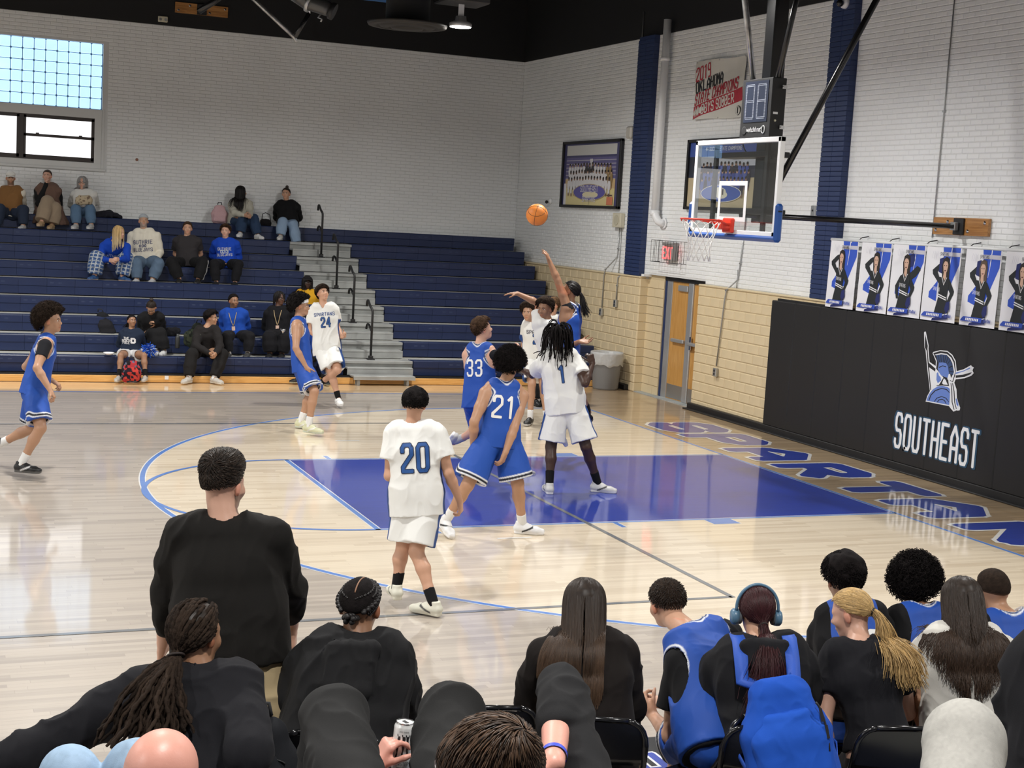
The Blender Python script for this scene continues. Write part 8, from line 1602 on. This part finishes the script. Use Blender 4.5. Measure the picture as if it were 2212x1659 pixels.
{'label':'person in black sleeve cut off by the right photo edge','back':True,'h':.01,'skin':'light','hair':'short','hairc':'dark','face':(.381,.917,-.115),'hands':{},'J':[(-6.374,-11.018,1.199),(-6.334,-10.872,1.685),(-6.255,-10.771,1.824),(-6.455,-10.785,1.618),(-6.131,-10.918,1.637),(-6.457,-10.765,1.342),(-6.329,-10.707,1.108),(-6.035,-10.937,1.368),(-5.972,-10.836,1.122),(-6.463,-10.988,1.176),(-6.289,-11.06,1.184),(-6.161,-10.685,1.001),(-6.024,-10.584,.526),(-6.105,-10.778,.452),(-5.96,-10.78,1.018),(-5.799,-10.688,.546),(-5.88,-10.882,.473)],'s':1.05,'fat':1.3,'hlen':.01,'top':{'kind':'hoodie','col':(.01,.01,.012),'e':.04,'fold':.016},'bottom':{'kind':'pants','col':(.02,.02,.02)},'shoes':{'col':(.01,.01,.011),'sole':(.01,.01,.011)}},
{'label':'person reclining, only the raised knee in light grey sweatpants in view','back':True,'h':.01,'skin':'light','hair':'short','hairc':'brown','face':(.381,.917,-.115),'hands':{},'J':[(-7.198,-11.485,1.265),(-7.423,-11.816,1.533),(-7.835,-12.261,1.829),(-7.497,-11.75,1.447),(-7.269,-11.843,1.461),(-7.497,-11.75,1.157),(-7.497,-11.75,.897),(-7.269,-11.843,1.171),(-7.269,-11.843,.911),(-7.268,-11.43,1.243),(-7.109,-11.513,1.265),(-6.988,-11.115,1.552),(-6.633,-10.728,1.029),(-6.71,-10.913,.959),(-6.713,-11.252,1.523),(-6.272,-10.898,1.03),(-6.349,-11.083,.96)],'s':1,'hlen':.01,'top':{'kind':'tee','col':(.03,.03,.03),'e':.02},'bottom':{'kind':'pants','col':(.4,.39,.36),'e':.028,'loose':.03,'fold':.006,'pattern':heather},'shoes':{'col':(.01,.01,.011),'sole':(.01,.01,.011)}},
{'label':'person with bald head and light blue jeans at the bottom left','back':True,'h':.0075,'skin':'pink','hair':'bald','hairc':'brown','face':(.48,.793,-.375),'hands':{'L':0,'R':0},'J':[(-9.149,-11.02,1.109),(-9.15,-11.115,1.498),(-9.17,-11.16,1.662),(-9.254,-11.063,1.451),(-9.039,-11.151,1.464),(-9.254,-11.063,1.175),(-9.254,-11.063,.928),(-9.039,-11.151,1.188),(-9.039,-11.151,.941),(-9.229,-10.985,1.095),(-9.069,-11.045,1.085),(-9.319,-10.789,1.558),(-9.307,-10.722,1.266),(-9.38,-10.897,1.199),(-9.175,-10.833,1.572),(-9.151,-10.773,1.269),(-9.224,-10.948,1.203)],'hup':(-.09,-.217,.972),'s':.95,'hs':1.07,'fat':1,'hc':.008,'hlen':0,'top':{'kind':'tee','col':(.35,.32,.42),'e':.02},'bottom':{'kind':'pants','col':(.3,.42,.56),'e':0,'loose':.01,'fold':.006,'pattern':denim},'shoes':{'col':(.01,.01,.011),'sole':(.01,.01,.011)}},
{'label':'person lying back, slick brown hair, glasses, one elbow raised','back':True,'h':.006,'skin':'pink','hair':'quiff','hairc':'brown','face':(-.865,.404,-.298),'hands':{'L':{'d':(.41,-.06,.91),'pn':(.98,0,-.2),'th':(-.56,-.83,.1),'curl':.85,'spread':.04},'R':{'d':(-.88,.25,-.4),'pn':(0,-0,-1),'th':(.1,.99,-.13),'curl':.6}},'J':[(-8.565,-11.135,1.26),(-8.502,-11.475,1.626),(-8.673,-11.786,1.884),(-8.596,-11.358,1.524),(-8.263,-11.44,1.541),(-8.625,-10.83,1.289),(-8.328,-10.03,1.179),(-8.157,-10.968,1.743),(-8.317,-11.301,1.686),(-8.653,-11.1,1.267),(-8.483,-11.142,1.225),(-8.538,-10.253,1.442),(-8.491,-10.013,.904),(-8.568,-10.198,.834),(-8.218,-10.351,1.461),(-8.136,-10.127,.912),(-8.213,-10.312,.842)],'hup':(-.347,-.467,.813),'hs':.93,'s':1,'hc':.009,'qh':.25,'detail':1,'top':{'kind':'tee','col':(.014,.014,.015),'e':.016,'sleeve':2,'cuff':.52,'fold':.014},'bottom':{'kind':'pants','col':(.018,.018,.018),'e':.014,'loose':.03,'fold':.02,'ff':5},'shoes':{'col':(.01,.01,.011),'sole':(.01,.01,.011)},'extra':(('glasses',),('wristband','R',(.04,.07,.55)))}]

PEOPLE = {}
import time as _t
for i_, d in enumerate(PPL):
    rng = np.random.default_rng(100+i_)
    PEOPLE[i_] = make_person(d)
PP = {d['label']: PEOPLE[i] for i, d in enumerate(PPL)}
def who(s): return next(p for l, p in PP.items() if s in l)
# ================================================================== FOLDING CHAIRS
def folding_chair():
    t = empty('folding_chair', (0, 0, 0)); m = M_blackg; w = .215
    for s_ in (-1, 1):
        link('leg', G().tube([(s_*w,.21,.0),(s_*w,.20,.02),(s_*w,-.17,.62),(s_*w,-.20,.70)]+bez((s_*w,-.20,.70),(s_*w*.97,-.215,.80),(s_*w*.62,-.215,.81),6), .0125, 8).mesh(), t, m)
        link('rear_leg', G().tube([(s_*(w-.03),-.24,.0),(s_*(w-.03),-.22,.03),(s_*(w-.03),.14,.43)], .0115, 8).mesh(), t, m)
    link('top_rail', G().tube([(-.62*w,-.215,.81),(0,-.218,.812),(.62*w,-.215,.81)], .0125, 8).mesh(), t, m)
    vs = []; nx, nz = 11, 7
    for j in range(nz):
        for i in range(nx):
            u = -1+2*i/(nx-1); z = .60+.205*j/(nz-1); hw = w*(.985 if j < nz-2 else (.93, .80)[j-nz+2]); y = -.165-.05*(z-.60)/.2 - .022*(1-u*u)+.012; vs.append((u*hw, y-.012, z-(.0 if j < nz-1 else .012*u*u)))
    n = nx*nz; vs += [(x, y+.004, z) for x, y, z in vs]; fs = [(j*nx+i, j*nx+i+1, (j+1)*nx+i+1, (j+1)*nx+i) for j in range(nz-1) for i in range(nx-1)]; fs += [tuple(q+n for q in f[::-1]) for f in fs]
    fs += [(i, i+n, i+1+n, i+1) for i in range(nx-1)]
    link('backrest', mesh_from('backrest', vs, fs, True), t, m)
    link('seat', G().box((-w+.015,-.19,.435), (w-.015,.19,.455), .008).mesh(), t, m)
    for y in (.17, -.16): link('cross_bar', G().tube([(-w+.02,y*1.1,.15 if y > 0 else .12),(w-.02,y*1.1,.15 if y > 0 else .12)], .008, 6).mesh(), t, m)
    return t
ch0 = folding_chair(); first = True
def place_chair(x, y, yaw, label):
    global first
    o = ch0 if first else ch0.copy()
    if not first:
        COL.objects.link(o)
        for c in ch0.children:
            k = c.copy(); COL.objects.link(k); k.parent = o
    first = False; o.location = (x, y, 0); o.rotation_euler = (0, 0, yaw); tag(o, label, 'chair', 'black folding chairs along the sideline'); return o
for key, lab in (('dreadlocks tied', 'black folding chair under the person with long tied dreadlocks'), ('cornrows', 'black folding chair under the person with braided cornrows'), ('long straight', 'black folding chair under the person with long straight hair'),
                 ('leaning left', 'black folding chair under the person leaning left in blue jersey'), ('burgundy', 'black folding chair under the person with burgundy ponytail'), ('blonde ponytail in', 'black folding chair under the person with blonde ponytail'),
                 ('tousled black', 'black folding chair under the person with tousled black hair'), ('round black afro', 'black folding chair under the person with round black afro'), ('wavy', 'black folding chair under the person with wavy long hair'), ('buzz', 'black folding chair under the person with buzz cut')):
    p = who(key); f = p.fwd; a = math.atan2(-f[0], f[1]); q = p.J['pv']; place_chair(q[0]-f[0]*.02, q[1]-f[1]*.02, max(-.6, min(.35, a)), lab)
place_chair(-7.32, -8.42, -.25, 'empty black folding chair between the cornrows and the long straight hair')
# ================================================================== BAGS AND SMALL THINGS
def sdf_obj(name, F, m, parent, col, amp=0, f=8, seed=3):
    Vt, Q = finish(F, amp, f, seed); return mk(name, Vt, Q, m, parent, np.tile(np.array(col), (len(Vt), 1)) if not callable(col) else col(Vt))
def backpack(label, c, X, U, O, w, h, d, col, name='backpack', h_=.008, straps=(), col2=None, pocket=True, cat='bag', amp=.008, loops=True):
    """c centre, X width axis, U up axis, O outward axis"""
    c, X, U, O = V(*c), nrm(X), nrm(U), nrm(O); R_ = np.linalg.norm([w, h, d])/2+.05
    t = empty(name, tuple(c-U*h/2), label, cat); F = Field(c-R_, c+R_, h_)
    r = d*.42; F.stad([c-U*(h/2-r), c+U*.0, c+U*(h/2-r*1.1)], [w/2-r, w/2-r*1.05, w/2-r*1.5], [r, r, r*.82], [X]*3, .03); sdf_obj('main_body', F, M_cloth, t, col, amp)
    if pocket:
        F = Field(c-R_, c+R_, h_); q = c+O*d*.30; r2 = d*.26; F.stad([q-U*(h*.42-r2), q-U*.02, q+U*h*.10], [w*.40-r2, w*.40-r2, w*.33-r2], [r2, r2, r2*.7], [X]*3, .03); sdf_obj('front_pocket', F, M_cloth, t, col2 or col, amp*.7)
        zc = [c+O*d*.36+X*w*.34*math.cos(a)+U*(h*.10+h*.05*math.sin(a)) for a in np.linspace(PI, 0, 12)]; part_mesh2(t, 'zipper', G().tube(zc, .004, 5), M_blackm)
    if loops: part_mesh2(t, 'grab_handle', G().tube([c+U*h*.46-X*.04, c+U*(h*.5+.03)-X*.03, c+U*(h*.5+.03)+X*.03, c+U*h*.46+X*.04], .009, 6), mat('webbing', (.02,.02,.022), .8))
    return t
def part_mesh2(t, name, g, m): o = g.build(name, m, t); o.matrix_parent_inverse = Matrix.Translation(-t.location); return o
def ribbon(pts, width, X, th=.012):
    """flat strap along a path"""
    g = G(); pts = [V(*p_) for p_ in pts]; T = np.gradient(np.array(pts), axis=0); n = len(pts); vs = []
    for p_, t_ in zip(pts, T):
        x = nrm(X-nrm(t_)*(X@nrm(t_))); z = np.cross(nrm(t_), x)*th/2; vs += [p_-x*width/2-z, p_+x*width/2-z, p_+x*width/2+z, p_-x*width/2+z]
    fs = [(4*i+j, 4*i+(j+1)%4, 4*i+4+(j+1)%4, 4*i+4+j) for i in range(n-1) for j in range(4)] + [(3,2,1,0), tuple(4*n-4+j for j in range(4))]; return g.add(vs, fs, True)
BPB = (.016,.085,.47)
p = who('burgundy'); c = p.spine(.27)-p.fwd*.29+p.Xs*.055
Utilt = nrm(p.up*.95+p.Xs*-.15); bpk = backpack('bright blue backpack worn by the person with headphones', c, p.Xs+Utilt*.15, Utilt, -p.fwd, .40, .54, .25, BPB, amp=.016, col2=(.017,.09,.49), loops=False)
mblue = mat('blue_nylon', BPB, .6, bump=.3, bscale=200)
for s_ in (-1, 1):
    S0 = p.J['nk']+p.Xs*s_*.115*p.s-p.up*.02; sh_ = [c+Utilt*.20+p.Xs*s_*.07+p.fwd*.06, S0-p.fwd*.185-p.up*.12, S0-p.fwd*.165-p.up*.03, S0-p.fwd*.11+p.up*.055, S0-p.fwd*.02+p.up*.085, S0+p.fwd*.08+p.up*.06, S0+p.fwd*.17-p.up*.08]
    part_mesh2(bpk, 'shoulder_strap', ribbon(sh_, .06, p.Xs, .016), mblue)
for s_, o_ in ((-1, .0), (1, .0)): part_mesh2(bpk, 'strap_tail', ribbon([c-Utilt*.16+p.Xs*s_*.19, c-Utilt*.05+p.Xs*s_*.22+p.fwd*.08, c+p.Xs*s_*.20+p.fwd*.2], .022, p.up, .004), mblue)
zz_ = [c-p.fwd*.115+p.Xs*(.12+.03*math.cos(a))+Utilt*.13*math.sin(a) for a in np.linspace(1.4, -.6, 10)]; part_mesh2(bpk, 'side_zipper', G().tube(zz_, .005, 5), M_blackm)
for k in (2, 5): part_mesh2(bpk, 'zip_pull', G().obox(zz_[k]-Utilt*.03-p.fwd*.012, p.Xs*.006, Utilt*.028, p.fwd*.003), M_blackm)
def at_bag(label, c, yaw, w, h, d, col, **k):
    X = V(math.cos(yaw), math.sin(yaw), 0); tilt = k.pop('tilt', 0); U = nrm(V(0,0,1)+X*tilt); return backpack(label, c, X, U, np.cross(X, V(0,0,1)), w, h, d, col, h_=k.pop('hh', .010), **k)
at_bag('black backpack with webbing standing between the dreadlocks and the cornrows', (-8.39,-8.718,0.683), -.4, .34, .46, .22, (.016,.017,.020))

at_bag('pale pink backpack on the top row beside the long black hair', (-4.328,13.86,2.65), .0, .31, .38, .18, (.62,.40,.42), amp=.012)
at_bag('black and blue sports backpack standing on the third bleacher row', (-6.849,10.2,0.788), -.1, .30, .44, .20, (.016,.017,.02), tilt=-.35, col2=(.02,.02,.024))
at_bag('small child backpack with red and black pattern on the floor at the front row', (-6.625,8.5,0.211), 0, .30, .36, .16, lambda Vt: np.where((vnoise(Vt, 26, 2) > .10)[:, None], np.array([.42,.04,.05]), np.where((vnoise(Vt, 20, 8) > .12)[:, None], np.array([.10,.13,.20]), np.array([.015,.012,.015])))*1.0, name='kids_backpack', col2=lambda Vt: np.where((vnoise(Vt, 30, 5) > 0)[:, None], np.array([.50,.05,.04]), np.array([.02,.012,.02])))
p = who('camouflage')
def camo(Vt): return np.where((vnoise(Vt, 22, 2) > .0)[:, None], np.array([.030,.040,.026]), np.where((vnoise(Vt, 15, 8) > .05)[:, None], np.array([.012,.015,.012]), np.array([.05,.058,.038])))*1.0
cbp = backpack('dark green camouflage backpack worn by the person turning right, front row', p.spine(.62)-p.fwd*.16-p.Xs*.17, p.Xs, p.up, -p.Xs-p.fwd*.3, .32, .46, .26, camo, h_=.011)
part_mesh2(cbp, 'shoulder_strap', ribbon([p.J['nk']-p.Xs*.14-p.fwd*.1, p.J['nk']-p.Xs*.10+p.up*.05, p.J['nk']-p.Xs*.09+p.fwd*.11-p.up*.06, p.spine(.5)-p.Xs*.12+p.fwd*.16], .055, p.Xs, .012), mat('camo_strap', (.05,.055,.04), .8))
def simple(name, g, m, label, cat, group=None): return thing1(name, g, m, label, cat, group)
def lathe_thing(name, prof, c, m, label, cat, n=20, axis=(0,0,1)): 
    t = empty(name, c, label, cat); link('body', G().lathe(prof, (0,0,0), n, axis).mesh(), t, m); return t
wb = lathe_thing('water_bottle', [(0,0),(.036,0),(.038,.01),(.038,.17),(.03,.19),(.02,.20),(.022,.23),(0,.23)], (-5.853,9.0,0.526), mat('dark_bottle', (.02,.022,.022), .4), 'dark drinking bottle clipped beside the camouflage backpack', 'bottle')
wb2 = lathe_thing('water_bottle', [(0,0),(.030,0),(.032,.01),(.030,.09),(.032,.15),(.014,.19),(.014,.21),(0,.21)], (-3.586,13.75,2.45), mat('clear_bottle', (.6,.63,.66), .1, alpha=.6), 'clear plastic water bottle beside the black handbag on the top row', 'bottle')
link('bottle_cap', G().lathe([(0,.21),(.015,.21),(.015,.225),(0,.225)]).mesh(), wb2, M_white)
t = backpack('black leather handbag standing on the top row between two spectators', (-3.441,13.8,2.528), (1,0,0), (0,0,1), (0,-1,0), .24, .17, .10, (.012,.011,.012), name='handbag', h_=.01, pocket=False, cat='bag', loops=False); c = np.array(t.location)
part_mesh2(t, 'bag_handle', G().tube([c+V(-.07,0,.14), c+V(-.06,0,.25), c+V(.0,0,.28), c+V(.08,-.02,.24), c+V(.10,-.03,.12)], .008, 6), M_blackm)
t = backpack('tan printed tote bag held on the lap of the grey haired person', (-6.894,13.42,2.784), (1,0,0), (0,-.3,1), (0,-1,0), .30, .20, .12, lambda Vt: np.where((vnoise(Vt, 40, 2) > .25)[:, None], np.array([.18,.13,.09]), np.array([.46,.38,.26])), name='tote_bag', h_=.01, pocket=False, cat='bag', loops=False, amp=.02)
F = Field(V(-6.75,13.5,2.35), V(-6.05,14.1,2.75), .012); F.stad([V(-6.6,13.85,2.50), V(-6.4,13.8,2.53), V(-6.2,13.8,2.50)], [.08,.07,.04], [.07,.06,.03], [(0,1,0)]*3, .05); t = empty('folded_jacket', (-6.4,13.8,2.47), 'dark crumpled jacket lying on the top row right of the grey haired person', 'jacket'); sdf_obj('cloth', F, M_cloth, t, (.02,.02,.028), .03, 9)
F = Field(V(-6.2,8.9,.3), V(-5.5,9.7,.9), .012); c = V(*(-5.804,9.85,0.714)); F = Field(c-.3, c+.3, .012); F.stad([c-V(.10,0,.02), c+V(.08,0,0)], [.04,.05], [.07,.06], [(0,1,0)]*2, .05); t = empty('duffel_bag', tuple(c-V(0,0,.09)), 'black soft bag lying on the second row left of the camouflage backpack', 'bag'); sdf_obj('cloth', F, M_cloth, t, (.012,.012,.014), .03, 9)
c = V(*(-6.298,8.98,0.505)); t = empty('pompom', tuple(c-V(0,0,.09)), 'royal blue and white pompom beside the small seated person', 'pompom'); n_ = 420
D = rng.normal(size=(n_, 3)); D /= np.linalg.norm(D, axis=1)[:, None]; tt_ = np.linspace(0, 1, 5)[None, :, None]; P_ = c + D[:, None]*tt_*.11 + rng.normal(size=(n_,1,3))*.02*tt_**2 - V(0,0,.03)*tt_**2
o = tubes(P_, .0045, np.where((rng.random((n_,1)) < .2), np.array([.6,.65,.7]), np.array([.02,.11,.60]))*1., 'strands', M_cloth, t, 3); o['kind'] = 'stuff'
c = (-6.918,8.95,0.41); t = empty('food_tray', c, 'white paper food tray left on the front bleacher row', 'tray'); link('tray', G().lathe([(0,0),(.055,0),(.085,.035),(.08,.035),(.052,.006),(0,.006)], n=20).mesh(), t, M_white)
p = who('red folder'); c = (p.J['Lw']+p.J['Rw'])/2+p.fwd*.06+V(.02,0,.06); t = empty('folder', tuple(c-V(0,0,.13)), 'red paper folder held by the person in the black winter coat', 'folder'); part_mesh2(t, 'cover', G().obox(c, V(.105,.01,-.01), V(.015,.03,.125), V(0,-.005,.0), .0), mat('red_card', (.55,.03,.03), .45))
def phone(p, side, label, col=(.5,.45,.42), off=.075):
    w = p.J[side+'w']; e = p.J[side+'e']; d = nrm(w-e); c = w+d*off+V(0,0,-.01); t = empty('phone', tuple(c), label, 'phone'); part_mesh2(t, 'case', G().obox(c, nrm(np.cross(d, V(0,0,1)))*.037, d*.072, V(0,0,.0045), .004), mat('phone_%02d' % int(col[0]*99), col, .3)); part_mesh2(t, 'screen', G().obox(c+V(0,0,.005), nrm(np.cross(d, V(0,0,1)))*.033, d*.067, V(0,0,.0008)), M_blackg); return t
phone(who('royal blue jacket'), 'L', 'pale phone in the hand of the person in royal blue jacket')
phone(who('small, in navy'), 'R', 'dark phone held by the small person in navy sweatshirt', (.03,.03,.03)); phone(who('bowing'), 'R', 'dark phone held by the bowing person in black', (.02,.02,.02), .06)
c = V(*(-4.078,9.3,0.759)); t = empty('cup', tuple(c), 'shiny metal cup held by the person in black track jacket', 'cup'); link('body', G().lathe([(0,0),(.035,0),(.04,.05),(.045,.09),(.04,.09),(.03,.01),(0,.01)], n=18).mesh(), t, M_chrome)
# drink can in the raised hand
p = who('lying back'); Lw = p.J['Lw']; hd_ = p.hands['L']; 
cc = Lw+nrm(V(*hd_['d']))*.085+nrm(V(*hd_['pn']))*.050; cu = nrm(V(.06,.0,1)); t = empty('drink_can', tuple(cc-cu*.079), 'tall white energy drink can with black claw mark held up in a hand', 'can')
part_mesh2(t, 'can_body', G().lathe([(0,-.079),(.024,-.079),(.0265,-.075),(.033,-.066),(.033,.062),(.0315,.068),(.0275,.074),(.0275,.077)], cc, 32, cu), mat('can_print', (.74,.75,.74), .28, metal=.25, vary=.10, vscale=60))
part_mesh2(t, 'can_lid', G().lathe([(.0275,.072),(.0285,.077),(.0285,.079),(.0265,.079),(.0255,.074),(0,.074)], cc, 32, cu), M_chrome)
part_mesh2(t, 'pull_tab', G().obox(cc+cu*.0765, V(.006,.002,0), V(-.003,.012,0), cu*.001), M_blackm)
vw = nrm(np.array(CAMP)-cc); vw = nrm(vw-cu*(vw@cu)); rx = nrm(np.cross(cu, vw))
def on_can(x, z): a = x/.0334; return cc+cu*z+(vw*math.cos(a)+rx*math.sin(a))*.0335
def can_poly(g, pts): g.add([on_can(x, z) for x, z in pts], [tuple(range(len(pts)))])
g = G()
for x0, dx in ((-.013, -.002), (.001, 0), (.014, .001)):
    prev = None
    for k in range(9):
        z = .040-.009*k; w = .0042*(1-.06*k)+.0012*math.sin(k*2.1+x0*90); x = x0+dx*k*.4+.0012*math.sin(k*1.7+x0*200)
        if prev: can_poly(g, [(prev[0]-prev[1]/1, prev[2]), (x-w, z), (x+w, z), (prev[0]+prev[1], prev[2])])
        prev = (x, w, z)
for a, b in ((-.022, -.002), (-.006, .010), (.006, .021)): can_poly(g, [(a, .046), (a+.002, .039), (b, .041), (b, .045)])
part_mesh2(t, 'claw_mark', g, m_bk)
def can_text(txt, z0, h, wf):
    qs, w_ = text_geo(txt, h, wf=wf, st=.26, gap=.35); g = G()
    for q in qs: g.add([on_can(a[0], z0+a[1])+vw*.0004 for a in q], [tuple(range(len(q)))])
    part_mesh2(t, 'can_lettering', g, m_bk)
can_text('MONSTER', -.047, .0125, .36); can_text('ENERGY', -.061, .005, .6); can_text('ZERO SUGAR', .055, .004, .5)
# black floor mat with blue lettering under the chairs
t = empty('floor_mat', (-6.0, -7.6, 0), 'black floor runner with blue and white lettering under the folding chairs', 'mat'); link('mat_sheet', G().box((-2.3,-.42,0), (2.2,.42,.006)).mesh(), t, mat('mat_black', (.02,.02,.022), .7))
for nm, z, wd, m in (('lettering_outline', .0066, .016, M_white), ('lettering', .0072, 0, mat('mat_blue', (.03,.06,.36), .6))):
    g = G(); text_on_plane(g, 'SOUTHEAST HIGH SCHOOL', (0, -.02, z), (1,0,0), (0,1,0), .46, wf=.26, st=.42, gap=.25, wide=wd); link(nm, g.mesh(), t, m)
c = (-6.054,8.7,0.084); G().box((-.03,-.006,-.03),(.03,.0,.03),.003).build('outlet_plate', M_white, None).location = c
bpy.data.objects['outlet_plate']['label'] = 'small white outlet plate on the wooden kick board of the bleachers'; bpy.data.objects['outlet_plate']['category'] = 'outlet'
